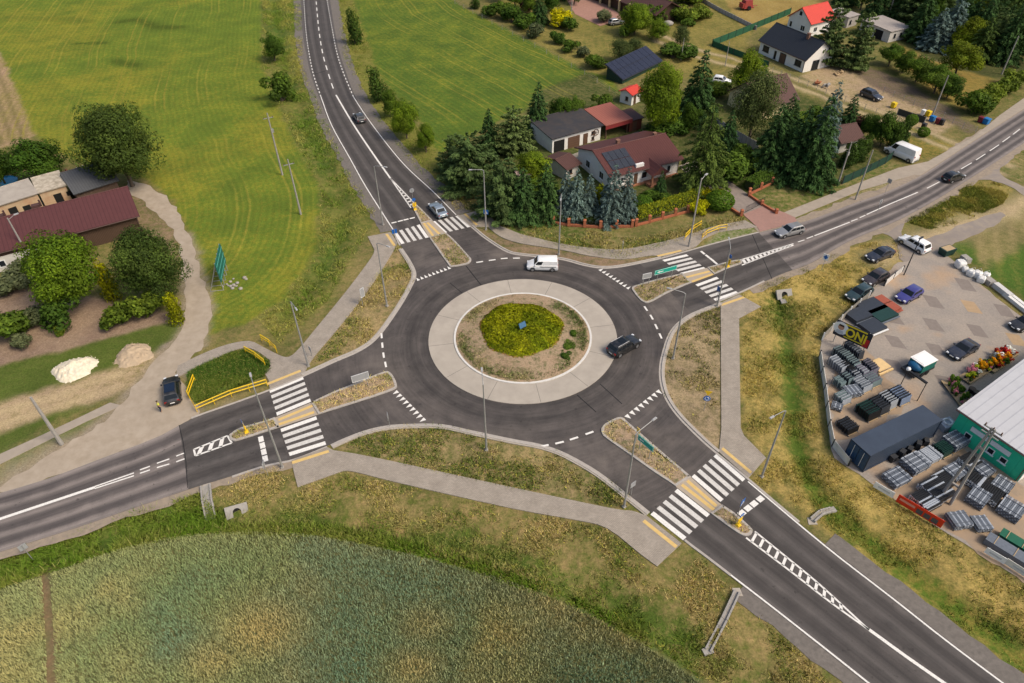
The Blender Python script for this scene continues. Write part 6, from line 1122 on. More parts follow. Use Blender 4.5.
# covered trailer in the yard
P = at(916, 371); tr = thing('covered_trailer', 'trailer with white roof, blue tarpaulin and green side in the yard', 'trailer', P, yaw(at(903, 376), at(932, 362)))
m = MB(); m.box((0, 0, .55), (3.6, 1.9, .3)); m.obj('bed', FRD, tr); m = MB(); m.box((.45, 0, 1.25), (2.4, 1.86, 1.15)); m.obj('canopy', mat('green tarpaulin', (.01, .16, .13), .6, .25, 2), tr)
m = MB(); m.box((.45, 0, 1.86), (2.5, 1.96, .08)); m.box((.45, 0, 1.93), (2.3, 1.7, .07), taper=.9); m.obj('roof', mat('white tarpaulin', (.82, .80, .77), .6, .08, 2), tr)
m = MB(); m.ball((-.85, 0, 1.25), .95, 12, 8, 0, (.65, .95, .55)); m.obj('rear_cover', mat('blue tarpaulin', (.012, .10, .22), .5, .25, 2), tr, 60)
for x in (-.3, .5):
    for s_ in (-1, 1): m = MB(); m.tube([(x, s_*.86, .33), (x, s_*1.04, .33)], .33, 14); m.obj('wheel', TYRE, tr, 40)
m = MB(); m.tube([(1.8, 0, .5), (2.7, 0, .5)], .06, 6); m.obj('drawbar', FRD, tr)
# baler on the far dry field
P = at(746, 9); bl = thing('baler', 'red farm baler standing on the far dry field', 'farm machine', P, .3); RP = mat('faded red machine paint', (.32, .05, .04), .6, .3, 3)
m = MB(); m.box((0, 0, 1.5), (2.6, 2.2, 1.7), taper=.8); m.box((-1.3, 0, 1.1), (1.0, 1.9, 1.2)); m.obj('body', RP, bl); m = MB(); m.tube([(1.2, 0, .7), (3.2, 0, .6)], .1, 6); m.box((0, 0, .6), (3, 2.6, .25)); m.obj('chassis', RP, bl)
for s_ in (-1, 1): m = MB(); m.tube([(0, s_*1.15, .55), (0, s_*1.5, .55)], .55, 14); m.obj('wheel', TYRE, bl, 40)
# ================================================================== STREET FURNITURE
GALV = mat('galvanised steel', (.36, .36, .35), .5, .15, 4, metal=.4); CONC = mat('weathered concrete', (.33, .31, .28), .92, .25, 2, bump=.3); LEDH = mat('lamp housing', (.36, .36, .36), .45, .1, 3); YEL = mat('safety yellow', (.72, .47, .012), .5, .15, 4); ORG = mat('amber yellow', (.78, .50, .02), .5, .1, 4)
SBLUE = mat('sign blue', (.015, .12, .42), .4, .08, 4); SGRN = mat('sign green', (.012, .36, .27), .4, .12, 4); SWHITE = mat('sign white', (.80, .80, .78), .4, .05, 4); SBACK = mat('sign back', (.40, .41, .42), .5, .12, 4, metal=.3)
def lamp(x, y, label, arm, h=10.2, concrete=False, al=1.6):
    p = gat(x, y); p.z = max(p.z, -.05)
    A = at(*arm); o = thing('street_lamp', label, 'street lamp', p, math.atan2(A.y-p.y, A.x-p.x), 'street lamps')
    m = MB(); m.tube([(0, 0, 0), (0, 0, h*.5), (0, 0, h)], [.125, .10, .065], 10); m.obj('pole', CONC if concrete else GALV, o, 40)
    m = MB(); m.tube([(0, 0, h-.05), (.25, 0, h+.14), (al, 0, h+.24)], .04, 8); m.obj('arm', GALV, o, 40)
    m = MB(); m.box((al+.32, 0, h+.26), (.62, .22, .09), taper=.8); m.obj('lamp_head', LEDH, o); m = MB(); m.box((0, 0, .1), (.34, .34, .2)); m.obj('base', CONC, o)
    m = MB(); m.box((.0, 0, .9), (.20, .16, .5)); m.obj('inspection_cover', GALV, o)
lamp(383, 225, 'grey street lamp on the left verge just before the north crossing', (430, 235)); lamp(387, 306, 'grey street lamp between the left footpath and the roundabout', (440, 330))
lamp(308.4, 366, 'grey street lamp on the left footpath above the left crossing', (330, 400)); lamp(282.5, 467.5, 'grey street lamp on the grass below the left crossing', (275, 440), 12); lamp(486.5, 450, 'grey street lamp in front of the pale concrete ring', (480, 380))
lamp(558.7, 254.5, 'grey street lamp behind the small white delivery van', (555, 300)); lamp(486, 229.5, 'grey street lamp on the pavement by the pine corner', (450, 232)); lamp(716.8, 306.8, 'grey street lamp with blue sign at the right crossing', (712, 280), 9.5); lamp(673, 358.5, 'grey street lamp on the sandy corner right of the roundabout', (640, 350))
lamp(624, 507, 'grey street lamp at the edge of the lower footpath', (670, 470), 11.2, al=2.2); lamp(761.6, 476.8, 'grey street lamp beside the end of the right footpath', (740, 490))
def pole(x, y, h, label, cross=True, r=.17, top=None, group='utility poles', lean=0):
    p = gat(x, y); o = thing('utility_pole', label, 'utility pole', p, .5, group); m = MB(); m.tube([(0, 0, 0), (0, 0, h)], [r, r*.55], 8); m.obj('pole', CONC, o, 40)
    if cross:
        m = MB(); m.box((0, .12, h-.9), (1.7, .1, .1)); m.obj('crossarm', GALV, o)
        for dx in (-.75, 0, .75): m = MB(); m.tube([(dx, .12, h-.85), (dx, .12, h-.62)], [.06, .045], 8); m.obj('insulator', mat('brown insulator', (.16, .08, .05), .3), o, 50)
    if top == 'lamp': m = MB(); m.tube([(0, 0, h-.3), (.9, .3, h+.1)], .035, 6); m.obj('arm', GALV, o); m = MB(); m.box((1.15, .38, h+.1), (.6, .25, .12), .32); m.obj('lamp_head', LEDH, o)
    if top == 'box': m = MB(); m.box((.2, .1, h*.72), (.35, .3, .6)); m.obj('junction_box', GALV, o)
pole(282.4, 174.7, 11.3, 'concrete utility pole with two cross arms in the left meadow, the farther one', True, top='box'); pole(300.8, 214.2, 9.7, 'concrete utility pole with cross arm in the left meadow, the nearer one'); pole(61.7, 444, 7.5, 'thick plain concrete pole beside the lower left footpath', False, .24)
pole(688.7, 246.8, 11.5, 'tall concrete pole with small lamp at the upper end of the right crossing', False, .15, 'lamp'); pole(855.4, 199.6, 8.8, 'slim concrete pole at the edge of the right road below the green fence', False, .15); pole(838, 183.6, 7.6, 'concrete pole standing by the end of the green mesh fence', False, .17, 'box')
pole(930.5, 120, 8.8, 'concrete pole with blue base by the yellow bin', False, .16); pole(1001.6, 74, 8.1, 'plain concrete pole in front of the dark wood', False, .17); pole(886.5, 21.7, 8, 'concrete pole rising behind the long grey block building', False, .17); pole(32, 262, 7.6, 'concrete pole in front of the barn window', False, .17, 'lamp')
pole(571, 24, 6.5, 'pale concrete pole among the far garden shrubs', False, .16); pole(681, 60, 5, 'thin pole by the sandy track behind the gardens', False, .1); pole(725, 66, 5.5, 'thin pole by the green netting fence', False, .1)
# A-frame concrete pylon in the yard
p = gat(947, 499); o = thing('pylon', 'double concrete pylon with cross arm standing among the grey fence posts', 'pylon', p, yaw(at(947, 499), at(985, 470)))
m = MB(); m.tube([(-.35, -.55, 0), (-.05, -.12, 10.8)], [.17, .11], 8); m.obj('leg', CONC, o, 40); m = MB(); m.tube([(-.35, .55, 0), (-.05, .12, 10.8)], [.17, .11], 8); m.obj('leg', CONC, o, 40)
for z_ in (2.5, 5.5, 8.2): m = MB(); m.box((-.2, 0, z_), (.2, 1.2-z_*.09, .2)); m.obj('brace', CONC, o)
m = MB(); m.box((0, 0, 10.6), (.12, 1.7, .12)); m.box((0, 0, 9.9), (.1, 1.6, .1)); m.obj('crossarm', GALV, o)
for y_ in (-.75, 0, .75): m = MB(); m.tube([(0, y_, 10.65), (0, y_, 10.95)], [.07, .05], 8); m.obj('insulator', mat('brown insulator', (.16, .08, .05), .3), o, 50)
# black yard lamp
p = gat(903.8, 275); o = thing('yard_lamp', 'slim black lamp post by the white panels at the yard entrance', 'lamp post', p, .6); m = MB(); m.tube([(0, 0, 0), (0, 0, 6.2)], [.09, .06], 8); m.obj('pole', FRD, o, 40); m = MB(); m.box((.3, 0, 6.2), (.9, .25, .12)); m.obj('lamp_head', FRD, o)
# ---- signs
def post(m, h, r=.035, x=0, y=0): m.tube([(x, y, 0), (x, y, h)], r, 8); return m
def yellow_bollard(x, y, label, face):
    p = at(x, y, .13); o = thing('traffic_bollard', label, 'bollard', p, yaw(at(x, y), at(*face)), 'yellow island bollards')
    m = post(MB(), .95, .10); m.obj('post', ORG, o, 40); m = MB(); m.prism([(.02, -.32), (.06, -.32), (.06, .32), (.02, .32)], .55, 1.25); m.obj('sign_plate', ORG, o); m = MB(); m.box((0, 0, .10), (.5, .5, .2), taper=.7); m.obj('base', ORG, o)
    s = MB(); s.tube([(.075, 0, 1.75), (.10, 0, 1.75)], .30, 20); pl = s.obj('round_sign', SBLUE, o, 40); post(MB(), 1.75, .03).obj('sign_post', GALV, o)
    a = MB(); a.add([(.105, .13, 1.88), (.105, .10, 1.93), (.105, -.12, 1.66), (.105, -.08, 1.60)], [(0, 1, 2, 3)]); a.add([(.105, -.17, 1.55), (.105, -.17, 1.75), (.105, .02, 1.57)], [(0, 1, 2)]); a.obj('arrow', SWHITE, pl)
yellow_bollard(246.5, 432, 'yellow keep-right bollard on the tail of the left traffic island', (200, 450)); yellow_bollard(415, 209.5, 'yellow keep-right bollard on the tail of the north traffic island', (390, 170)); yellow_bollard(727.5, 266.5, 'yellow keep-right bollard on the tail of the right traffic island', (790, 245)); yellow_bollard(738, 525, 'yellow keep-right bollard on the tail of the lower right traffic island', (790, 570))
def crossing_sign(x, y, label, face, n=1, z=.1):
    p = at(x, y, z); o = thing('crossing_sign', label, 'road sign', p, yaw(at(x, y), at(*face)), 'blue crossing signs'); post(MB(), 2.9).obj('post', GALV, o)
    m = MB(); m.box((.06, 0, 2.55), (.03, .75, .75)); pl = m.obj('sign_plate', SBLUE, o); m = MB(); m.add([(.08, -.28, 2.27), (.08, .28, 2.27), (.08, 0, 2.80)], [(0, 1, 2)]); t = m.obj('white_triangle', SWHITE, pl)
    m = MB(); m.add([(.084, -.04, 2.5), (.084, .04, 2.5), (.084, .09, 2.32), (.084, .05, 2.31), (.084, 0, 2.42), (.084, -.06, 2.31), (.084, -.1, 2.33)], [(0, 1, 2, 3, 4, 5, 6)]); m.ball((.084, 0, 2.58), .045, 8, 5); m.obj('walking_figure', BLKP, pl)
crossing_sign(715.5, 304.5, 'blue pedestrian crossing sign at the foot of the right crossing', (760, 285)); crossing_sign(737, 517, 'blue pedestrian crossing sign at the tip of the lower right island', (800, 560)); crossing_sign(486.5, 226, 'blue pedestrian crossing sign by the lamp at the north crossing', (470, 262)); crossing_sign(396.5, 246, 'blue pedestrian crossing sign left of the north crossing', (380, 200))
# blue direction sign by the right road
p = gat(821.5, 270); o = thing('parking_sign', 'blue diamond-tipped square road sign on the grass by the right road', 'road sign', p, yaw(p, at(700, 420))); post(MB(), 2.6).obj('post', GALV, o); m = MB(); m.box((.05, 0, 2.3), (.03, .8, 1.0)); pl = m.obj('sign_plate', SWHITE, o); m = MB(); m.add([(.07, 0, 1.9), (.07, .32, 2.3), (.07, 0, 2.72), (.07, -.32, 2.3)], [(0, 1, 2, 3)]); m.obj('blue_diamond', SBLUE, pl)
# round blue and yellow sign on the sandy corner
p = gat(704, 410); o = thing('roundabout_sign', 'blue round sign below a yellow triangle on the sandy right corner', 'road sign', p, yaw(p, at(700, 480))); post(MB(), 2.9).obj('post', GALV, o); m = MB(); m.tube([(.04, 0, 2.0), (.07, 0, 2.0)], .40, 20); pl = m.obj('round_sign', SBLUE, o, 40)
m = MB()
for k in range(3):
    a0 = 2*PI*k/3; m.tube([(.08, .22*math.cos(a0+t), 2.0+.22*math.sin(a0+t)) for t in np.linspace(0, 1.5, 6)], .04, 5)
m.obj('ring_arrows', SWHITE, pl)
m = MB(); m.add([(.05, -.42, 3.2), (.05, 0, 2.48), (.05, .42, 3.2), (.08, -.42, 3.2), (.08, 0, 2.48), (.08, .42, 3.2)], [(3, 4, 5), (2, 1, 0), (0, 1, 4, 3), (1, 2, 5, 4), (2, 0, 3, 5)]); m.obj('triangle_sign', ORG, o)
# green direction boards on the islands
def board(x0, y0, x1, y1, h0, h1, m_, label, name='direction_sign', legs=2, z=.12, rows=2, tilt=0):
    A, B = at(x0, y0), at(x1, y1); w = (B-A).length; o = thing(name, label, 'road sign', Vector(((A.x+B.x)/2, (A.y+B.y)/2, z)), yaw(A, B))
    for k in range(legs): post(MB(), h1-.05, .045, -w*.33+k*w*.66/(max(1, legs-1)), .05).obj('post', GALV, o)
    m = MB(); m.box((0, 0, (h0+h1)/2), (w, .05, h1-h0)); pl = m.obj('sign_plate', m_, o); b = MB(); q = .07; 
    for (x, z_, dx, dz) in ((0, h0+.05, w-.1, .03), (0, h1-.05, w-.1, .03), (-w/2+.05, (h0+h1)/2, .03, h1-h0-.1), (w/2-.05, (h0+h1)/2, .03, h1-h0-.1)): b.box((x, -.03, z_), (dx, .02, dz))
    if rows: b.add([(-w*.40, -.036, (h0+h1)/2), (-w*.28, -.036, (h0+h1)/2+.16), (-w*.28, -.036, (h0+h1)/2-.16)], [(0, 2, 1)]); b.box((-w*.20, -.03, (h0+h1)/2), (w*.18, .02, .10))
    b.obj('border_and_arrow', SWHITE, pl); return o
board(653, 283.5, 675, 277.5, 1.3, 2.05, SGRN, 'long green direction board on the right traffic island'); board(636, 449, 651, 462, 1.5, 2.3, SGRN, 'green direction board on the lower right traffic island')
o = board(641, 287, 650, 285, 1.2, 2.1, SBACK, 'grey backed sign beside the long green direction board', rows=0); o = board(354, 391, 371, 385.5, 1.2, 2.3, SBACK, 'grey backed direction board on the left traffic island', rows=0); o = board(362.5, 306.5, 366.5, 304, 1.3, 2.8, SBACK, 'grey backed sign on the bare corner beside the left footpath', rows=0, legs=1)
o = board(634.5, 443.5, 637.5, 446, 1.9, 2.6, ORG, 'small amber plate beside the green direction board', rows=0, legs=1)
def backsign(x, y, label, face, shape='round', h=2.4):
    p = gat(x, y); o = thing('road_sign', label, 'road sign', p, yaw(at(x, y), at(*face))); post(MB(), h).obj('post', GALV, o); m = MB()
    if shape == 'round': m.tube([(.03, 0, h-.3), (.06, 0, h-.3)], .40, 20); m.obj('sign_plate', SBACK, o, 40)
    else: m.box((.05, 0, h-.35), (.03, .7, .75)); m.obj('sign_plate', SBACK, o)
backsign(413.5, 205, 'round grey sign back above the north island tail', (380, 160), 'round', 3.0); backsign(30, 556, 'grey road sign seen from behind in the lush grass at the lower left', (0, 500), 'square', 2.6); backsign(268, 475, 'small grey sign post by the stop line of the left road', (200, 480), 'square', 2.2); backsign(390, 427, 'small sign post at the kerb below the left yield line', (300, 440), 'square', 2.2); backsign(631, 495, 'small grey sign post on the lower kerb left of the crossing', (680, 540), 'square', 2.2)
backsign(877, 213, 'grey road sign on the verge of the right road under the van', (850, 200), 'square', 2.4); backsign(622, 254, 'thin sign post on the upper pavement', (560, 250), 'round', 2.3); backsign(885, 193, 'blue grey sign on the grass below the white van', (940, 170), 'square', 2.6)
backsign(312, 356, 'small sign on the left footpath beside the lamp', (260, 380), 'square', 1.6)
# sculpture-like blue plate on the juniper bed
p = at(522, 330, 1.2); o = thing('blue_marker', 'blue shiny plaque on short post in the middle of the juniper bed', 'plaque', p, -.9); post(MB(), 1.0, .06).obj('post', FRD, o); m = MB(); m.box((.08, 0, .9), (.10, 1.0, .7), ry=-.5); m.obj('plaque', mat('blue steel plate', (.07, .17, .30), .3, .3, 4, metal=.4), o)
# green billboard frame in the left meadow
A, B = at(212, 289), at(228, 290.5); o = thing('billboard', 'large green hoarding on a steel frame standing edge-on in the left meadow', 'billboard', gat(224.5, 289), yaw(at(224.5, 290), at(230, 262)))
m = MB(); m.box((2.2, 0, 3.0), (5.2, .12, 3.0)); m.obj('board', mat('teal green hoarding', (.006, .10, .080), .5, .25, 1.5, col2=(.010, .16, .125)), o)
for k in range(5): x = -.2+k*1.2; m = MB(); m.tube([(x, .1, 0), (x, .1, 4.6)], .06, 6); m.tube([(x, 1.9, 0), (x, .15, 4.2)], .045, 6); m.tube([(x, 1.9, .05), (x, .1, .05)], .04, 6); m.obj('strut', GALV, o)
m = MB()
for z_ in (2.0, 3.0, 4.0): m.box((2.2, -.09, z_), (5.2, .03, .10))
m.obj('light_band', mat('pale teal band', (.12, .42, .36), .5, .1, 3), o)
rr = random.Random(9); m = MB()
for k in range(16): m.ball((rr.gauss(0, 1.0), rr.gauss(0, .8), .08), rr.uniform(.15, .35), 7, 5, rr.randrange(2), (1, 1, .6))
o = m.obj('stone_heap', [CONC, mat('pale stone', (.34, .31, .26), .9)], None, 60); o.location = gat(233, 285); tag(o, 'scattered pale stones at the foot of the green hoarding', 'stones')
# ---- railings
def railing(pts, label, h=1.1, z=0.0):
    P = ats(pts); o = thing('railing', label, 'railing', Vector((P[0].x, P[0].y, z)), 0, 'yellow safety railings'); Q = [p-P[0] for p in P]
    for k, zz in enumerate((h, h*.55)): m = MB(); m.tube([q+Vector((0, 0, zz)) for q in Q], .07, 6); m.obj('rail', YEL, o)
    for a, b in zip(Q, Q[1:]):
        n = max(1, round((b-a).length/2.2))
        for k in range(n): v = a.lerp(b, k/n); m = MB(); m.tube([v, v+Vector((0, 0, h))], .045, 6); m.obj('post', YEL, o)
    m = MB(); m.tube([Q[-1], Q[-1]+Vector((0, 0, h))], .045, 6); m.obj('post', YEL, o)
railing([(195.5, 381), (189.5, 398), (197.5, 412), (232, 397), (267.7, 386)], 'long yellow railing enclosing the grass beside the gravel drive'); railing([(246, 353), (256, 358.5), (265.5, 366)], 'short yellow railing at the upper edge of the enclosed grass'); railing([(262, 341), (270, 346), (277, 352.5)], 'short yellow railing along the footpath toward the left meadow')
railing([(684.5, 240.5), (692.5, 232), (700.5, 227)], 'short yellow railing behind the tall pole at the right crossing'); railing([(701.5, 240.5), (706, 236.5), (718, 231.5), (726, 230.5)], 'curved yellow railing on the grass wedge by the red driveway')
# ---- brick fences and gate
BRF = mat('orange brick', (.40, .135, .065), .85, .25, 5, col2=(.30, .10, .05)); IRON = mat('black iron', (.02, .02, .022), .6)
def brickfence(pts, label, n, h=1.25, panels=True):
    P = resample(ats(pts), n); o = thing('brick_fence', label, 'fence', P[0], 0); Q = [p-P[0] for p in P]
    for q in Q: m = MB(); m.box((q.x, q.y, h/2), (.42, .42, h)); m.box((q.x, q.y, h+.05), (.52, .52, .1), taper=.6); m.obj('post', BRF, o)
    m = MB(); strip(m, Q, .3, 0, .38, 0); m.obj('base_wall', BRF, o)
    if panels:
        for a, b in zip(Q, Q[1:]):
            m = MB(); d = (b-a).normalized()
            for zz in (.5, 1.0): m.tube([a+d*.21+Vector((0, 0, zz)), b-d*.21+Vector((0, 0, zz))], .025, 5)
            k = .45
            while k < (b-a).length-.3: m.tube([a+d*k+Vector((0, 0, .38)), a+d*k+Vector((0, 0, 1.1))], .018, 4); k += .24
            m.obj('iron_panel', IRON, o)
brickfence([(636, 226), (668, 217.5), (700, 209)], 'brick post fence in front of the garden hedge', 6); brickfence([(538, 221), (570, 226), (600, 228), (632, 227)], 'brick post fence below the blue spruces', 7); brickfence([(749, 195), (793, 173.5)], 'brick post fence with iron panels right of the driveway', 5); brickfence([(749, 196), (766, 208), (776, 213.5)], 'low brick wall flanking the right side of the driveway gate', 3, .8, False); brickfence([(730, 209), (741, 216)], 'low brick wall on the left side of the driveway gate', 2, 1.1, False)
A, B = at(745, 213), at(764, 203); o = thing('driveway_gate', 'black iron gate standing half open on the red driveway', 'gate', A, yaw(A, B)); 
for k in (0, 1):
    m = MB(); w = (B-A).length/2-.1; x0 = k*(w+.15); 
    for zz in (.15, 1.1): m.tube([(x0, 0, zz), (x0+w, 0, zz)], .03, 5)
    for j in range(9): m.tube([(x0+w*j/8, 0, .1), (x0+w*j/8, 0, 1.25)], .02, 4)
    m.obj('gate_leaf', IRON, o)
def panelfence(pts, label, h, m_, step, t=.08, name='panel_fence', posts=True, pm=None, z=0, gap=0.0):
    P = resample(ats(pts), max(2, int(sum((b-a).length for a, b in zip(ats(pts), ats(pts)[1:]))/step)+1)); o = thing(name, label, 'fence', Vector((P[0].x, P[0].y, z-.05)), 0); Q = [Vector((p.x-P[0].x, p.y-P[0].y, 0)) for p in P]
    for a, b in zip(Q, Q[1:]):
        m = MB(); d = b-a; c = (a+b)/2; m.box((c.x, c.y, h/2+gap/2), (d.length-.06, t, h-gap), math.atan2(d.y, d.x)); m.obj('panel', m_, o)
    if posts:
        for q in Q: m = MB(); m.box((q.x, q.y, h/2+.05), (.13, .13, h+.1)); m.obj('post', pm or CONC, o)
GPF = striped('grey concrete panel', (.40, .38, .36), (.30, .28, .27), 'x', .5, .8, .9); NET = mat('dark green mesh', (.012, .05, .032), .8, .3, 3)
panelfence([(700, 113), (716, 126), (735, 139), (757, 151)], 'grey concrete panel fence between the two gardens', 1.7, GPF, 2.2); panelfence([(842, 184), (862, 175), (884, 164), (891, 159)], 'dark green mesh fence along the pavement left of the white van', 1.5, NET, 2.4, .05, 'mesh_fence', pm=FRD)
panelfence([(712, 46), (742, 34), (790, 14)], 'green netting fence across the dry lawn behind the bungalow', 1.6, mat('bright green netting', (.02, .10, .05), .8, .3, 3), 3, .04, 'mesh_fence', pm=FRD); panelfence([(712, 46), (735, 55), (768, 67)], 'green netting fence along the sandy track before the bungalow', 1.3, mat('bright green netting', (.02, .10, .05), .8, .3, 3), 3, .04, 'mesh_fence', pm=FRD); panelfence([(692, -4), (720, 12), (756, 30)], 'long low grey wall between lawn and dry field', 1.0, GPF, 3)
panelfence([(897, 114), (918, 121), (924, 123)], 'dark panel screen beside the yellow bin', 1.2, mat('dark screen', (.04, .045, .04), .8, .3, 3), 2.0, .06, 'mesh_fence', pm=CONC)
WPF = mat('white sheet panel', (.66, .64, .60), .7, .25, 1.5, col2=(.50, .47, .43))
panelfence([(822, 340), (838, 324), (852, 311), (868, 298)], 'white and wire fence beside the three parked cars', 1.2, mat('old wire mesh', (.30, .28, .24), .8, .5, 3), 2.3, .03, 'yard_fence', pm=FRW); panelfence([(884, 286), (893, 278.5), (902, 271.5)], 'white sheet panels of the yard fence by the black lamp post', 1.0, WPF, 2.2, .05, 'yard_fence', pm=FRD); panelfence([(819, 357), (824, 390), (828, 425), (833, 452), (848, 466)], 'weathered white panel fence along the left side of the yard', 1.1, WPF, 2.6, .05, 'yard_fence', pm=FRD)
def poleline(pts, label, n, h=1.3):
    P = resample(ats(pts), n); o = thing('wire_fence', label, 'fence', P[0], 0); Q = [p-P[0] for p in P]
    for q in Q: m = MB(); m.tube([q, q+Vector((0, 0, h))], .05, 5); m.obj('post', CONC, o)
    for zz in (.4, .8, 1.2): m = MB(); m.tube([q+Vector((0, 0, zz)) for q in Q], .012, 3); m.obj('wire', GALV, o)
poleline([(772, 73), (815, 90), (858, 108), (898, 122)], 'post and wire fence along the sandy track below the bungalow', 14); poleline([(883, 93), (930, 112), (960, 128), (975, 133)], 'wire fence between sandy plot and tree row', 10); poleline([(455, 4), (530, 45), (590, 78), (622, 100)], 'wire fence at the upper edge of the right meadow', 16, 1.1)
# ---- culverts and drains
def chute(pts, label, w=.45):
    P = [gat(*q) for q in pts]; o = thing('drain_chute', label, 'drain', P[0], 0); Q = [p-P[0]+Vector((0, 0, .10)) for p in P]; Q = [a.lerp(b, t) for a, b in zip(Q, Q[1:]) for t in (0, .25, .5, .75)]+[Q[-1]]
    for s, nm in ((0, 'channel_floor'), (-1, 'channel_side'), (1, 'channel_side')):
        m = MB()
        for a, b in zip(Q, Q[1:]):
            d = b-a; q = Vector((-d.y, d.x, 0)).normalized()*s*w/2; c = (a+b)/2+q; m.box((c.x, c.y, c.z+(0 if s == 0 else .12)), ((b-a).to_2d().length*.98, w if s == 0 else .16, .12 if s == 0 else .26), math.atan2(d.y, d.x), ry=-math.atan2(d.z, d.to_2d().length))
        m.obj(nm, CONC, o)
    m = MB(); q = Q[-1]; m.box((q.x, q.y, q.z+.0), (.9, .6, .2), .3); m.obj('outfall_block', CONC, o); m = MB(); m.prism([(-.45, -.4), (.45, -.4), (.35, .4), (-.35, .4)], .0, .06); m.obj('inlet_pad', con, o)
chute([(737, 592), (724, 620), (709, 648)], 'long concrete drain chute running down the verge below the lower right road'); chute([(812, 521), (821, 513), (833, 507)], 'concrete drain with square head in the grass right of the lower right road'); chute([(206, 486), (207, 500), (209, 514)], 'stony drain chute beside the arched culvert on the lower left verge', .9)
def culvert(x, y, label, face):
    p = gat(x, y); p.z -= .1; o = thing('culvert', label, 'culvert', p, yaw(at(x, y), at(*face))); o.scale = (.85,)*3
    w, h, r = 1.3, 1.6, .5; m = MB(); N_ = 12; arc = [(r*math.cos(PI*k/N_), .7+r*math.sin(PI*k/N_)) for k in range(N_+1)]; pts = [(r, 0)]+arc+[(-r, 0)]
    outer = [(w, 0)]+[(w if k < 4 else (-w if k > N_-4 else w*math.cos(PI*k/N_)*1.4), h) for k in range(N_+1)]+[(-w, 0)]
    outer[1] = (w, h*.8); outer[-2] = (-w, h*.8)
    n = len(pts); V = [(.0, y_, z_) for y_, z_ in pts]+[(.0, y_, z_) for y_, z_ in outer]+[(-.35, y_, z_) for y_, z_ in pts]+[(-.35, y_, z_) for y_, z_ in outer]; F = []
    for k in range(n-1): F += [(k, n+k, n+k+1, k+1), (2*n+k, 2*n+k+1, 3*n+k+1, 3*n+k), (n+k, 3*n+k, 3*n+k+1, n+k+1), (k, k+1, 2*n+k+1, 2*n+k)]
    m.add(V, F); hw_ = m.obj('headwall', CONC, o); hw_.rotation_euler.y = -.8; m = MB(); m.prism([(0, -.9), (1.0, -1.1), (1.0, 1.1), (0, .9)], -.1, .06); m.obj('apron', CONC, o); m = MB(); m.tube([(-.28, 0, .62), (-.36, 0, .62)], .60, 16, cap=True); pp_ = m.obj('shade_cap', DARKIN, o, 50); pp_.rotation_euler.y = -.8  # near-black disc behind the arch paints the shade inside the culvert
culvert(236, 513, 'concrete culvert headwall with dark arched opening on the lower left verge', (240, 560)); culvert(786, 297, 'concrete culvert headwall in the ditch right of the right crossing', (797, 312))
# ---- heaps
def heap(x, y, rx, ry, h, m_, label, seed, rot=0):
    r = np.random.default_rng(seed); g = 64; u, v = np.meshgrid(np.linspace(-1.35, 1.35, g), np.linspace(-1.35, 1.35, g)); R = np.hypot(u, v)/(1+.32*(fbm(u+seed*3, v+5, 1.5, 3, seed)-.5)*2)
    z = h*np.clip(1-R, 0, 1)**.85*(1-.25*np.exp(-((u-.3)**2+(v+.2)**2)/.08))+np.where(R < 1.0, (fbm(u*3, v*3, 2.2, 4, seed+1)-.5)*.42*h, 0)*np.clip((1.05-R)*3, 0, 1)-.10*np.clip((R-.95)*8, 0, 1)
    clod = (r.random(u.shape) < .05) & (R < 1.12); z = z+np.where(clod, r.uniform(.05, .20, u.shape), 0)
    V = np.stack([u*rx, v*ry, z-.03], -1).reshape(-1, 3); ix = np.arange(g*g).reshape(g, g); q = np.stack([ix[:-1, :-1], ix[:-1, 1:], ix[1:, 1:], ix[1:, :-1]], -1).reshape(-1, 4); keep = (V[q][:, :, 2].max(1) > -.09); q = q[keep]
    o = link('sand_heap', npmesh('sand_heap', V, q, [m_])); o.location = at(x, y); o.rotation_euler.z = rot; tag(o, label, 'sand heap')
heap(76, 369, 2.5, 2.1, 1.3, mat('white sand', (.70, .64, .51), .95, .2, 3.0, col2=(.52, .44, .30), bump=.5), 'bright white sand heap below the brown garden', 2, .35); heap(133, 355, 2.3, 2.1, 1.0, mat('tan sand', (.44, .34, .23), .95, .2, 1.2, bump=.5), 'flat tan sand heap beside the gravel drive', 5, .2)
# ---- bins, manhole details
def bin_(x, y, c, label, s=1.0):
    p = gat(x, y); o = thing('wheelie_bin', label, 'bin', p, .5, 'rubbish bins'); m = MB(); m.box((0, 0, .52), (.62*s, .66*s, .95), taper=1.12); m.obj('bin_body', c, o); m = MB(); m.box((0, 0, 1.06), (.76*s, .82*s, .1), taper=.9); m.obj('lid', c, o); m = MB(); m.tube([(-.3, -.36, .1), (.3, -.36, .1)], .1, 8); m.obj('wheels', TYRE, o)
BB = mat('blue plastic', (.015, .16, .42), .5, .15, 3); BY = mat('yellow plastic', (.70, .50, .02), .5, .15, 3); BR_ = mat('dark red plastic', (.17, .02, .03), .5, .2, 3); BK = mat('dark plastic', (.03, .03, .032), .5, .2, 3)
bin_(927.5, 116, BY, 'yellow wheelie bin at the end of the dark screen', 1.1); bin_(922.5, 115, FRW, 'white bin left of the yellow bin'); bin_(931.5, 121, BB, 'blue bin at the foot of the concrete pole', 1.2); bin_(937, 123.5, BR_, 'dark red bin right of the blue one at the pole'); bin_(941, 124.5, BK, 'black bin with the dark red one by the track'); bin_(923, 128.5, BK, 'single dark bin on the grass by the small round bush'); bin_(980, 122, BR_, 'dark red bin at the pavement by the hedge end', 1.2); bin_(985.5, 123.5, BB, 'blue bin at the pavement by the hedge end', 1.4); bin_(893, 107.5, BY, 'yellow box at the left end of the dark screen', 1.2)
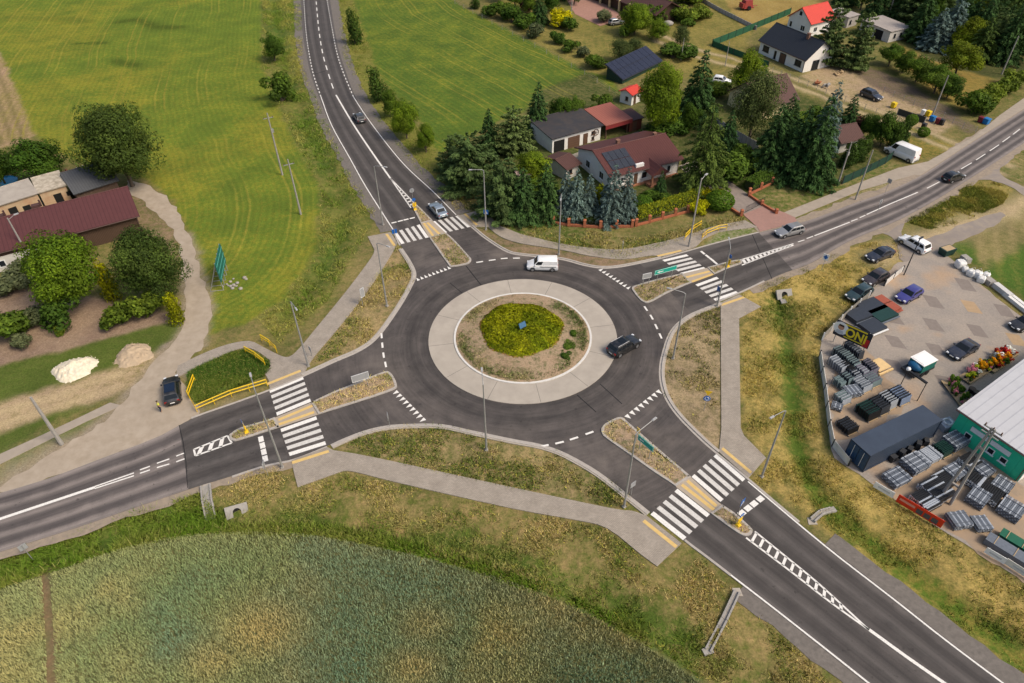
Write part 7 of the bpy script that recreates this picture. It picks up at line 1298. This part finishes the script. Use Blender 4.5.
# ---- person beside the parked SUV
p = at(161.5, 411.5); pe = thing('person', 'person in a yellow hi-vis vest and dark trousers standing beside the parked black SUV', 'person', p, .6)
def skin(name, pts, edges, rad, m_, parent, lv=2):
    me = bpy.data.meshes.new(name); me.from_pydata(pts, edges, []); o = bpy.data.objects.new(name, me); COL.objects.link(o); a = o.modifiers.new('s', 'SKIN'); a.use_smooth_shade = True
    for v, r in zip(me.skin_vertices[0].data, rad): v.radius = (r, r) if not isinstance(r, tuple) else r
    me.skin_vertices[0].data[0].use_root = True; b = o.modifiers.new('d', 'SUBSURF'); b.levels = b.render_levels = lv
    dg = bpy.context.evaluated_depsgraph_get(); me2 = bpy.data.meshes.new_from_object(o.evaluated_get(dg)); bpy.data.objects.remove(o); me2.materials.clear(); me2.materials.append(m_); return link(name, me2, parent)
SKN = mat('skin', (.45, .27, .19), .6, .1, 4)
J = [(0, 0, .96), (0, 0, 1.18), (0, 0, 1.40), (0, .01, 1.50), (.02, 0, 1.60), (.02, 0, 1.70), (0, .10, .90), (.04, .11, .50), (.0, .12, .08), (.13, .12, .04), (0, -.10, .90), (-.02, -.11, .50), (-.05, -.12, .08), (.08, -.12, .04), (0, .19, 1.40), (.0, .25, 1.14), (.12, .24, .92), (.17, .23, .83), (0, -.19, 1.40), (.02, -.26, 1.14), (.14, -.22, .95), (.2, -.2, .87)]
Ed = [(0, 1), (1, 2), (2, 3), (3, 4), (4, 5), (0, 6), (6, 7), (7, 8), (8, 9), (0, 10), (10, 11), (11, 12), (12, 13), (2, 14), (14, 15), (15, 16), (16, 17), (2, 18), (18, 19), (19, 20), (20, 21)]
skin('body', J, Ed, [.14, .13, .15, .055, .085, .075, .09, .065, .045, .04, .09, .065, .045, .04, .065, .05, .038, .035, .065, .05, .038, .035], SKN, pe)
skin('vest', [J[0], J[1], J[2], J[14], J[18], (0, .22, 1.3), (0, -.22, 1.3)], [(0, 1), (1, 2), (2, 3), (2, 4), (3, 5), (4, 6)], [.165, .155, .165, .09, .09, .075, .075], mat('hi-vis vest', (.62, .70, .03), .7, .1, 5), pe); skin('trousers', [J[0], J[6], J[7], J[8], J[10], J[11], J[12]], [(0, 1), (1, 2), (2, 3), (0, 4), (4, 5), (5, 6)], [.155, .105, .082, .065, .105, .082, .065], mat('dark trousers', (.03, .035, .05), .85), pe)
m = MB(); m.ball((.01, 0, 1.71), .10, 12, 8, 0, (1.05, 1, .9)); m.obj('hair', mat('dark hair', (.025, .018, .012), .8), pe, 60); m = MB()
for s in (-1, 1): m.ball((.105, s*.035, 1.645), .013, 6, 4)
m.obj('eyes', BLKP, pe); m = MB(); m.ball((.115, 0, 1.615), .02, 6, 4, 0, (1, .7, 1.2)); m.obj('nose', SKN, pe)
# ================================================================== FENCE YARD GOODS
GS = mat('zinc grey steel', (.135, .155, .185), .5, .25, 4); GS2 = mat('pale zinc', (.34, .375, .42), .5, .2, 4); ANT = mat('anthracite steel', (.035, .042, .055), .5, .25, 4); BLS = mat('black steel', (.012, .013, .015), .5, .3, 4); TEA = mat('teal grey steel', (.16, .22, .23), .5, .25, 4); DGR = mat('dark green steel', (.012, .045, .038), .5, .25, 4); PAL = mat('pallet wood', (.45, .33, .19), .9, .25, 5); CAPW = mat('white post caps', (.72, .72, .70), .5, .1, 4); PUR = mat('violet grey steel', (.15, .145, .19), .5, .25, 4)
YA = yaw(at(866.5, 473), at(940, 436))
def stack(x, y, l, w, h, kind, label, rot=0.0, m1=None, m2=None):
    "bundle of fence posts or panels on a pallet; l runs along the container direction turned by rot"
    p = at(x, y, .0); o = thing('steel_stack', label, 'stack', p, YA+rot, 'stacks of fence steel'); m = MB()
    for yy in (-w*.4, 0, w*.4): m.box((0, yy, .05), (l*.9, .1, .1))
    m.obj('pallet', PAL, o); a, b = MB(), MB(); rr = random.Random(int(x*7+y))
    if kind == 'posts':
        l *= .88; w *= .86
        n = max(4, int(w/.17)); lay = max(2, int(h/.16))
        for j in range(lay):
            for k in range(n):
                yy = -w/2+(k+.5)*w/n; dx = rr.uniform(-.05, .05); t = a if (k+j) % 3 else b; t.box((dx, yy, .12+(j+.5)*(h-.1)/lay), (l, w/n*.78, (h-.1)/lay*.8))
        a.obj('dark_posts', m1 or GS, o); b.obj('pale_posts', m2 or GS2, o); c = MB()
        for xx in (-l*.3, l*.3): c.box((xx, 0, h/2+.05), (.025, w+.03, h+.05))
        c.obj('strap', GS, o)
    elif kind == 'black':
        n = max(4, int(w/.2)); lay = max(2, int(h/.2))
        for j in range(lay):
            for k in range(n):
                yy = -w/2+(k+.5)*w/n; dx = rr.uniform(-.1, .1); a.box((dx, yy, .12+(j+.5)*(h-.1)/lay), (l, w/n*.8, (h-.1)/lay*.82))
                a.I[-3] = a.I[-1] = 1
                if rr.random() < .14: a.I[-6:] = [2]*6
        a.obj('black_posts', [m1 or BLS, CAPW, GS2], o)
    else:
        w *= .74; h *= .9   # upright panels leaning together on a rack
        n = max(4, int(w/.16))
        for k in range(n):
            yy = -w/2+(k+.5)*w/n; hh = h*rr.uniform(.9, 1.05); t = a if k % 2 else b; t.box((rr.uniform(-.06, .06), yy, .1+hh/2), (l*rr.uniform(.92, 1), .05, hh), 0, rx=-.12)
        a.obj('dark_panels', m1 or ANT, o); b.obj('edge_panels', m2 or TEA, o); c = MB()
        for s in (-1, 1): c.box((s*l*.42, w/2+.1, h*.5), (.07, .07, h)); c.box((s*l*.42, 0, .09), (.08, w+.3, .08))
        c.obj('rack', GS, o)
ST = [(895, 480, 2.6, 2.2, .75, 'posts', 'grey post bundle behind the white banner', 0), (913, 466.5, 2.6, 2.4, .9, 'posts', 'grey post bundle in the middle of the row beside the container', 0, None, GS2), (927, 458.5, 2.4, 2.0, .8, 'posts', 'pale grey post bundle at the right end of the row beside the container', 0, GS2), (941, 452, 1.6, 2.0, 1.0, 'panels', 'dark green netting roll stack between two grey post bundles', 0, DGR, DGR), (953, 444.5, 2.4, 2.2, 1.0, 'posts', 'grey tube bundle under the window of the green hall', 0),
 (924, 503, 2.2, 2.2, .8, 'black', 'black post stack with white caps behind the red banner', 0), (934, 493, 2.4, 2.6, .9, 'black', 'large black post stack with white caps left of the pylon', 0), (941, 483.5, 1.8, 1.8, .8, 'black', 'small black post stack close to the pylon', 0), (952, 475.5, 2.0, 2.0, .9, 'posts', 'grey post stack just behind the pylon foot', 0), (966, 466, 1.8, 1.6, 1.1, 'black', 'dark post stack between the pylon and the green hall', 0), (980, 473, 2.0, 2.0, .9, 'posts', 'grey post stack in front of the green wall windows', 0), (972, 483, 1.6, 1.4, .9, 'black', 'black bent post stack right of the pylon', .2),
 (976, 500.5, 2.4, 2.0, .9, 'posts', 'grey post bundle in the middle of the lower yard', .25), (988, 494.5, 2.6, 2.2, .8, 'black', 'black and white post bundle between two grey ones right of the pylon', .25), (1000, 488, 2.2, 2.0, .8, 'posts', 'pale post bundle near the corner of the green hall', .25), (1009, 512, 2.5, 2.4, .9, 'posts', 'grey post bundle at the right edge of the lower yard', .25), (957, 523, 1.9, 2.2, .8, 'posts', 'grey post pallet standing alone, left one of two by the fence', 1.25), (979, 526, 1.8, 1.8, .7, 'posts', 'small grey post pallet standing alone, right one of two by the fence', 1.2),
 (868.5, 370.5, 1.1, 2.6, 1.2, 'panels', 'dark blue panel rack beside the pale wooden trestle', 0, ANT, PUR), (860, 374, .9, 2.0, 1.1, 'panels', 'violet grey panel rack second in the upper row', 0, PUR, GS2), (853, 377.5, .9, 1.9, 1.1, 'panels', 'grey panel rack third in the upper row', 0, ANT, GS2), (845.5, 381.5, .9, 1.9, 1.1, 'panels', 'teal edged panel rack fourth in the upper row', 0, ANT, TEA), (838, 386, .9, 1.7, 1.1, 'panels', 'teal panel rack at the left end of the upper row', 0, TEA, TEA), (870.5, 382.5, 1.7, 2.2, 1.0, 'panels', 'mixed grey and violet panel stack in the second row, right end', 0, PUR, TEA), (860.5, 387, 1.5, 2.6, 1.0, 'panels', 'grey slatted panel stack in the middle of the second row', 0, GS, GS2), (851, 394, 1.7, 2.2, .8, 'posts', 'pale ribbed post bundle in the second row', 1.35, GS, GS2), (841.5, 401, 1.5, 1.9, 1.0, 'panels', 'teal panel stack in the second row near the fence', 0, TEA, GS2), (836, 408, 1.2, 1.4, .5, 'posts', 'low post bundle beside the white yard fence', .6),
 (866, 414.5, 1.9, 2.6, 1.3, 'panels', 'dark green gate rack at the left of the black row', 0, DGR, BLS), (877, 409, 1.5, 2.6, 1.2, 'panels', 'black gate rack in the middle of the black row', 0, BLS, ANT), (886, 404, 1.3, 2.4, 1.3, 'panels', 'black iron gate rack with white ends', 0, BLS, GS2), (897.5, 399, 1.8, 2.6, 1.2, 'panels', 'blue edged anthracite rack at the right of the black row', 0, ANT, mat('blue grey steel', (.18, .24, .36), .5, .2, 4)), (846, 428.5, 1.7, 2.4, .9, 'panels', 'violet black panel stack alone near the end of the container', 0, ANT, BLS),
 (845, 362, 1.2, 4.6, 1.3, 'panels', 'long dark gate rack behind the billboard', 0, ANT, TEA), (852, 354, 1.0, 3.4, 1.3, 'panels', 'grey gate rack close under the billboard', 0, GS, ANT), (837, 368.5, 1.2, 3.0, 1.2, 'panels', 'pale grey gate rack beside the left yard fence', 0, GS, GS2), (846, 372, .8, 2.2, 1.2, 'panels', 'black gate rack left of the upper rack row', 0, BLS, BLS)]
for s in ST: stack(*s)
def flatpanel(x, y, l, w, h, m_, label, edge=None, rot=0):
    p = at(x, y); o = thing('gate_panel_pile', label, 'panel pile', p, YA+rot, 'flat panel piles'); m = MB()
    for k in range(3): m.box((0, 0, .1+k*h/3+h/6), (l-.04*k, w-.04*k, h/3*.8))
    m.obj('panels', m_, o); m = MB(); m.box((0, -w/2-.14, h*.5+.05), (l, .22, .1)); m.box((l/2-.1, 0, .05), (.15, w, .1)); m.box((-l/2+.1, 0, .05), (.15, w, .1)); m.obj('edge_strip', edge or GS, o)
RB = mat('red brown panel', (.33, .085, .05), .7, .25, 3)
flatpanel(870.5, 308.5, 3.4, 2.6, .5, ANT, 'large dark panel pile beside the two red-brown pallets, left one'); flatpanel(881.5, 316, 3.4, 2.4, .5, DGR, 'large dark panel pile beside the two red-brown pallets, right one'); flatpanel(857, 317.5, 3.0, 2.2, .6, ANT, 'dark panel pile by the fence left of the billboard top'); flatpanel(871.5, 328.5, 2.9, 2.3, .5, ANT, 'dark panel pile with white edge in front of the billboard end', CAPW)
flatpanel(881.5, 302.5, 1.5, 1.8, .5, RB, 'red-brown pallet, the one nearer the fence', RB); flatpanel(891.5, 309, 1.5, 1.8, .5, RB, 'red-brown pallet, the one nearer the blue hatchback', RB)
m = MB(); P = at(878.5, 368.5); tr = thing('wooden_trestle', 'pale yellow timber trestle pallet beside the dark blue rack', 'trestle', P, YA); LW = mat('fresh pale timber', (.68, .48, .23), .8, .15, 4)
m = MB(); m.box((0, 0, .55), (2.0, 1.6, .12)); m.obj('deck', LW, tr)
for y_ in (-1.0, 1.0): m = MB(); m.box((0, y_, .3), (2.3, .22, .22)); m.obj('beam', LW, tr)
# black steel frame with lamp
A, B = at(899, 388), at(917, 401); o = thing('frame_gate', 'tall black steel frame with round white lamp in the yard', 'frame', A, yaw(A, B)); w = (B-A).length
for x in (0, w): m = MB(); m.box((x, 0, 1.45), (.07, .07, 2.9)); m.obj('post', BLS, o)
m = MB(); m.box((w/2, 0, 2.95), (w+.1, .30, .16)); m.obj('beam', BLS, o); m = MB(); m.ball((0, 0, 3.12), .26, 12, 8); m.obj('lamp_globe', SWHITE, o, 60)
# billboard with yellow lettering
A, B = at(829.5, 341), at(864, 357); bb = thing('billboard', 'yard billboard with big yellow letters and a portrait in a white circle', 'billboard', A, yaw(A, B)); w = (B-A).length
for x in (.4, w/2, w-.4): m = MB(); m.tube([(x, .12, 0), (x, .12, 3.6)], .06, 6); m.obj('post', GALV, bb)
m = MB(); m.box((w/2, 0, 2.45), (w, .06, 2.3)); bo = m.obj('board', mat('dark print', (.025, .028, .04), .5, .2, 3), bb)
yp = mat('yellow print', (.80, .62, .03), .5, .08, 3); m = MB(); m.box((w*.55, -.035, 3.42), (w*.62, .012, .20)); m.box((w*.58, -.035, 1.62), (w*.55, .012, .14)); m.obj('yellow_band', yp, bo)
fc = bpy.data.curves.new('txt', 'FONT'); fc.body = 'ONI'; fc.size = 1.75; fc.extrude = .008; fc.offset = .05; fo = bpy.data.objects.new('txt', fc); COL.objects.link(fo); dg = bpy.context.evaluated_depsgraph_get(); tm = bpy.data.meshes.new_from_object(fo.evaluated_get(dg)); bpy.data.objects.remove(fo)
tm.transform(Matrix.Translation((w*.31, -.042, 1.86)) @ Matrix.Rotation(PI/2, 4, 'X') @ Matrix.Scale(.80, 4, (1, 0, 0))); tm.materials.clear(); tm.materials.append(yp); link('lettering', tm, bo)
m = MB(); m.box((w*.90, -.035, 2.0), (w*.16, .012, 1.2)); m.obj('red_block', mat('red print', (.55, .03, .03), .5, .15, 3), bo); m = MB(); m.tube([(w*.16, -.03, 2.6), (w*.16, -.045, 2.6)], .92, 28); m.obj('white_disc', SWHITE, bo)
m = MB(); m.tube([(w*.16, -.046, 2.72), (w*.16, -.055, 2.72)], .38, 20); m.obj('portrait_face', mat('printed skin tone', (.55, .30, .19), .6), bo); m = MB(); m.box((w*.16, -.058, 3.02), (.72, .01, .26), taper=.8); m.obj('portrait_hair', mat('printed hair', (.05, .03, .02), .6), bo); m = MB(); m.box((w*.16, -.052, 2.02), (1.2, .012, .52), taper=.6); m.obj('portrait_shirt', mat('printed shirt', (.55, .58, .62), .6), bo)
# ground banners along the yard edge
def banner(x0, y0, x1, y1, h, m_, label, grey=None, h0=.15):
    A, B = at(x0, y0), at(x1, y1); w = (B-A).length; o = thing('banner', label, 'banner', A, yaw(A, B), None)
    for x in (.2, w/2, w-.2): m = MB(); m.tube([(x, .3, 0), (x, .08, h)], .03, 5); m.obj('post', GALV, o)
    m = MB(); m.box((w/2, 0, (h0+h)/2), (w, .04, h-h0)); b = m.obj('sheet', m_, o); m = MB()
    if grey:
        for k in range(3): m.box((w*(.50+k*.165), -.03, (h0+h)/2-.12), (w*.13, .02, (h-h0)*.55))
        m.obj('grey_fields', mat('grey print', (.10, .10, .105), .5), b); m = MB(); m.box((w*.22, -.03, h*.62), (w*.34, .02, h*.22)); m.obj('pale_field', mat('salmon print', (.80, .35, .26), .5), b)
    else: m.box((w*.5, -.03, (h0+h)/2), (w*.6, .02, (h-h0)*.25)); m.obj('grey_field', mat('pale grey print', (.55, .56, .58), .5), b)
RDB = mat('signal red banner', (.72, .045, .015), .5, .12, 2)
banner(872.5, 487.5, 892, 499, 1.0, SWHITE, 'white banner at the lower edge of the yard'); banner(895, 502, 940, 529, 1.3, RDB, 'long red banner with grey fields at the lower edge of the yard', True)
A, B = at(984, 552), at(1003, 563); banner(983, 553, 1003, 565, 1.0, SWHITE, 'white banner near the right edge below the grey pallets'); banner(1003, 564, 1040, 588, 1.0, mat('pale banner', (.70, .68, .62), .6, .1, 3), 'pale banner with faint lettering cut by the right edge')
for (x, y, l, w, h, c, lb) in ((1012, 557, 5.0, 1.2, .7, GS, 'long grey sheet bundle behind the pale banners'), (1020, 549, 4.0, 1.1, .7, mat('bright dark green sheet', (.012, .11, .06), .5, .2, 3), 'long green sheet bundle at the right edge')):
    o = thing('sheet_bundle', lb, 'bundle', at(x, y), yaw(at(990, 540), at(1024, 561))); m = MB(); m.box((0, 0, h/2+.1), (l, w, h)); m.obj('sheets', c, o); m = MB()
    for xx in (-l*.35, 0, l*.35): m.box((xx, 0, .06), (.12, w+.2, .12)); m.box((xx, 0, h+.13), (.06, w+.04, .05))
    m.obj('bearer', PAL, o)
# bulk bags, blocks and beams by the right side of the yard
BAG = mat('white woven bag', (.74, .73, .70), .8, .15, 3); 
def bag(x, y, s, label):
    p = at(x, y); o = thing('bulk_bag', label, 'bag', p, random.uniform(0, 1.5), 'white bulk bags'); m = MB(); V = []
    for z_, k in ((0, .86), (.15, 1), (.5, 1.06), (.85, 1.0), (1.0, .8), (1.04, .4)): V += [(s*k*.5*math.copysign(abs(math.cos(t))**.45, math.cos(t)), s*k*.5*math.copysign(abs(math.sin(t))**.45, math.sin(t)), z_*s*.85+random.uniform(-.03, .03)) for j, t in enumerate(np.linspace(0, 2*PI, 13)[:-1])]
    m.add(V, [(a*12+j, a*12+(j+1) % 12, (a+1)*12+(j+1) % 12, (a+1)*12+j) for a in range(5) for j in range(12)]+[tuple(range(60, 72))]); m.obj('sack', BAG, o, 28); m = MB()
    for sx in (-1, 1): m.tube([(sx*s*.3, -s*.3, s*.9), (sx*s*.3, 0, s*1.22), (sx*s*.3, s*.3, s*.9)], .03, 5)
    m.obj('loop', BAG, o)
for k, (x, y, s) in enumerate(((959, 267, 1.25), (964.5, 271.5, .8), (970, 275.5, 1.05), (976, 277, 1.1), (980, 281.5, 1.0), (985, 277.5, .9))): bag(x, y, s, ('largest white bulk bag nearest the yard entrance', 'small white bag next to the largest one', 'white bulk bag third from the yard entrance', 'white bulk bag fourth from the yard entrance', 'white bulk bag fifth from the entrance on the inner side', 'pale bag at the grass edge behind the row')[k])
def block(x, y, l, w, h, m_, label, a, b, n=1):
    o = thing('concrete_beam', label, 'beam', at(x, y), yaw(at(*a), at(*b)), 'concrete beams along the yard'); m = MB()
    for k in range(n): m.box((0, k*(w+.12)-(n-1)*w/2, h/2), (l, w, h), taper=.95); 
    m.obj('beam', m_, o); m = MB(); m.box((0, 0, .03), (l*1.02, w*n+.2, .06)); m.obj('bearer', PAL, o)
AB = ((990, 285), (1024, 312)); block(964.5, 261.5, 1.4, .9, .8, CONC, 'pale concrete block behind the largest bulk bag', *AB); block(988.5, 283.5, 1.2, 1.0, .7, CONC, 'short pale block at the end of the bag row', *AB); block(1001.5, 292.5, 3.0, .8, .7, mat('pale grey slab', (.55, .54, .52), .85, .15, 3), 'long pale slab pile beside the bag row', *AB); block(1020, 307, 5.5, .5, .5, mat('white beam', (.68, .67, .64), .8, .15, 3), 'pair of long white beams at the right edge of the yard', *AB, 2)
o = thing('skip', 'small dark green skip at the yard entrance corner', 'skip', at(945.5, 254), .4); m = MB(); m.box((0, 0, .55), (1.8, 1.2, 1.0), taper=1.15); m.obj('skip_body', DGR, o); m = MB(); m.box((0, 0, 1.06), (1.7, 1.1, .06)); m.obj('load', PAL, o)
# plants and pots for sale in front of the hall
def stand(x, y, a, l, w, label, items, seed):
    o = thing('plant_stand', label, 'plant stand', at(x, y), a); m = MB(); m.box((0, 0, .30), (l, w, .08)); 
    for sx in (-1, 1):
        for sy in (-1, 1): m.box((sx*(l/2-.1), sy*(w/2-.1), .14), (.1, .1, .28))
    m.obj('table', PAL, o); rr = random.Random(seed)
    for k in range(items[0]):
        px_, py_ = rr.uniform(-l/2+.15, l/2-.15), rr.uniform(-w/2+.12, w/2-.12); c, nm = rr.choice(items[1]); s = rr.uniform(.2, .42); m = MB(); m.tube([(px_, py_, .34), (px_, py_, .34+s*.7)], [s*.45, s*.6], 10); pt_ = m.obj('pot', rr.choice((TERRA_P, CONC, BK)), o, 50); mm = bpy.data.objects.new(nm, c); COL.objects.link(mm); mm.parent = pt_; mm.location = (px_, py_, .34+s*.6); mm.scale = (s*2.1, s*2.1, s*2.0)
TERRA_P = mat('terracotta pot', (.40, .15, .07), .85, .2, 5)
def tint(c1, c2, seed): return shrub('flowers', 160, .16, c1, c2, seed, 6)[1]
FL = [(tint((.05, .10, .015), (.10, .16, .02), 61), 'foliage'), (tint((.45, .04, .06), (.60, .10, .10), 62), 'red_flowers'), (tint((.60, .22, .30), (.70, .40, .45), 63), 'pink_flowers'), (tint((.50, .20, .03), (.60, .28, .05), 64), 'orange_flowers'), (tint((.60, .58, .05), (.65, .65, .10), 65), 'yellow_flowers'), (tint((.6, .6, .55), (.72, .72, .68), 66), 'white_flowers')]
ya2 = yaw(at(960, 383), at(1010, 352))
stand(957, 394.5, ya2+1.1, 4.2, 1.8, 'plant bed full of green plants and pink flowers nearest the hall corner', (26, [FL[0], FL[0], FL[0], FL[2]]), 1); stand(976, 374, ya2, 5.0, 1.5, 'plant stand with terracotta pots and a bright yellow plant', (28, [FL[0], FL[3], FL[4], FL[5], FL[2]]), 2); stand(996, 365, ya2, 3.6, 1.6, 'plant stand with orange and dark leaved plants in front of the hall', (22, [FL[0], FL[3], FL[1]]), 3); stand(1003, 357, ya2, 3.4, 1.8, 'plant stand with red and white flowers at the far end of the row', (20, [FL[1], FL[1], FL[5], FL[0]]), 4)
for k, (x, y) in enumerate(((970.5, 392), (975, 395.5))): o = thing('round_planter', ('left', 'right')[k]+' of two black round planters at the hall corner', 'planter', at(x, y)); m = MB(); m.tube([(0, 0, 0), (0, 0, .6)], [.28, .4], 14); m.obj('pot', BLS, o, 50); t = bpy.data.objects.new('soil', None); bpy.data.objects.remove(t); m = MB(); m.tube([(0, 0, .58), (0, 0, .62)], .34, 14); m.obj('soil', BARK, o)
m = MB(); o = thing('hose_reel', 'pale coiled hose reel on a grey box by the corner of the green hall', 'hose reel', at(945, 427), .3); m.box((0, 0, .4), (1.7, 1.3, .8)); m.obj('box', GS2, o); m = MB(); m.tube([(.45*math.cos(t), .45*math.sin(t), .86) for t in np.linspace(0, 2*PI, 20)], .12, 8); m.obj('coil', CAPW, o, 60)  # hose coil lying on a grey box
# building rubble and stuff on the sandy plot
rr = random.Random(11)
for k, (x, y, lb) in enumerate(((818, 84, 'brick pallet on the sandy plot in front of the bungalow, left one'), (826, 87, 'brick pallet on the sandy plot, right one'), (838, 74, 'timber pile on the sandy plot near the tall pine'), (846, 68, 'dark covered pile under the tall pine'))):
    o = thing('material_pile', lb, 'pile', at(x, y), rr.random()*2); m = MB()
    for j in range(12): m.box((rr.uniform(-.7, .7), rr.uniform(-.5, .5), .15+.2*(j % 3)), (rr.uniform(.4, 1.2), rr.uniform(.2, .4), .2), rr.random()*.5)
    m.obj('pieces', (TERRA_P, CONC, PAL, FRD)[k], o); m = MB(); m.box((0, 0, .05), (1.7, 1.3, .1)); m.obj('pallet', PAL, o)
o = thing('satellite_dish', 'white satellite dish beside the hidden brown roof', 'dish', at(790, 107), -.9); post(MB(), 2.6, .05).obj('post', GALV, o); m = MB(); m.ball((.15, 0, 2.7), .55, 14, 8, 0, (.25, 1, 1)); m.obj('dish', SWHITE, o, 60)
o = thing('lawn_boulder', 'pale boulder on the rough lawn behind the columned building', 'boulder', at(668, 25)); m = MB(); m.ball((0, 0, .4), 1.0, 12, 8, 0, (1.4, 1, .7)); m.obj('stone', CONC, o, 60); m = MB(); m.ball((1.0, .4, .2), .4, 8, 6, 0, (1.2, 1, .8)); m.obj('small_stone', CONC, o, 60)  # boulder with a smaller stone beside it
# ================================================================== LIGHT
world = bpy.data.worlds.new('World'); SC.world = world; world.use_nodes = True; nt = world.node_tree; bg = nt.nodes['Background']
sky = nt.nodes.new('ShaderNodeTexSky'); sky.sky_type = 'NISHITA'; sky.sun_disc = False
EL, AZ = math.radians(50), math.radians(118)      # azimuth from +Y toward +X
sky.sun_elevation = EL; sky.sun_rotation = AZ; sky.air_density = 1.0; sky.dust_density = 4.0; sky.ozone_density = .6
nt.links.new(sky.outputs[0], bg.inputs[0]); bg.inputs[1].default_value = .088
sun = bpy.data.objects.new('sun', bpy.data.lights.new('sun', 'SUN')); COL.objects.link(sun); sun.data.energy = 1.5; sun.data.angle = math.radians(20); sun.data.color = (1, .885, .73)
dr = Vector((math.sin(AZ)*math.cos(EL), math.cos(AZ)*math.cos(EL), math.sin(EL))); sun.rotation_euler = (-dr).to_track_quat('-Z', 'Y').to_euler()
SC.view_settings.view_transform = 'Standard'; SC.view_settings.look = 'None'; SC.view_settings.gamma = 1; SC.view_settings.exposure = .90; SC.view_settings.use_curve_mapping = False
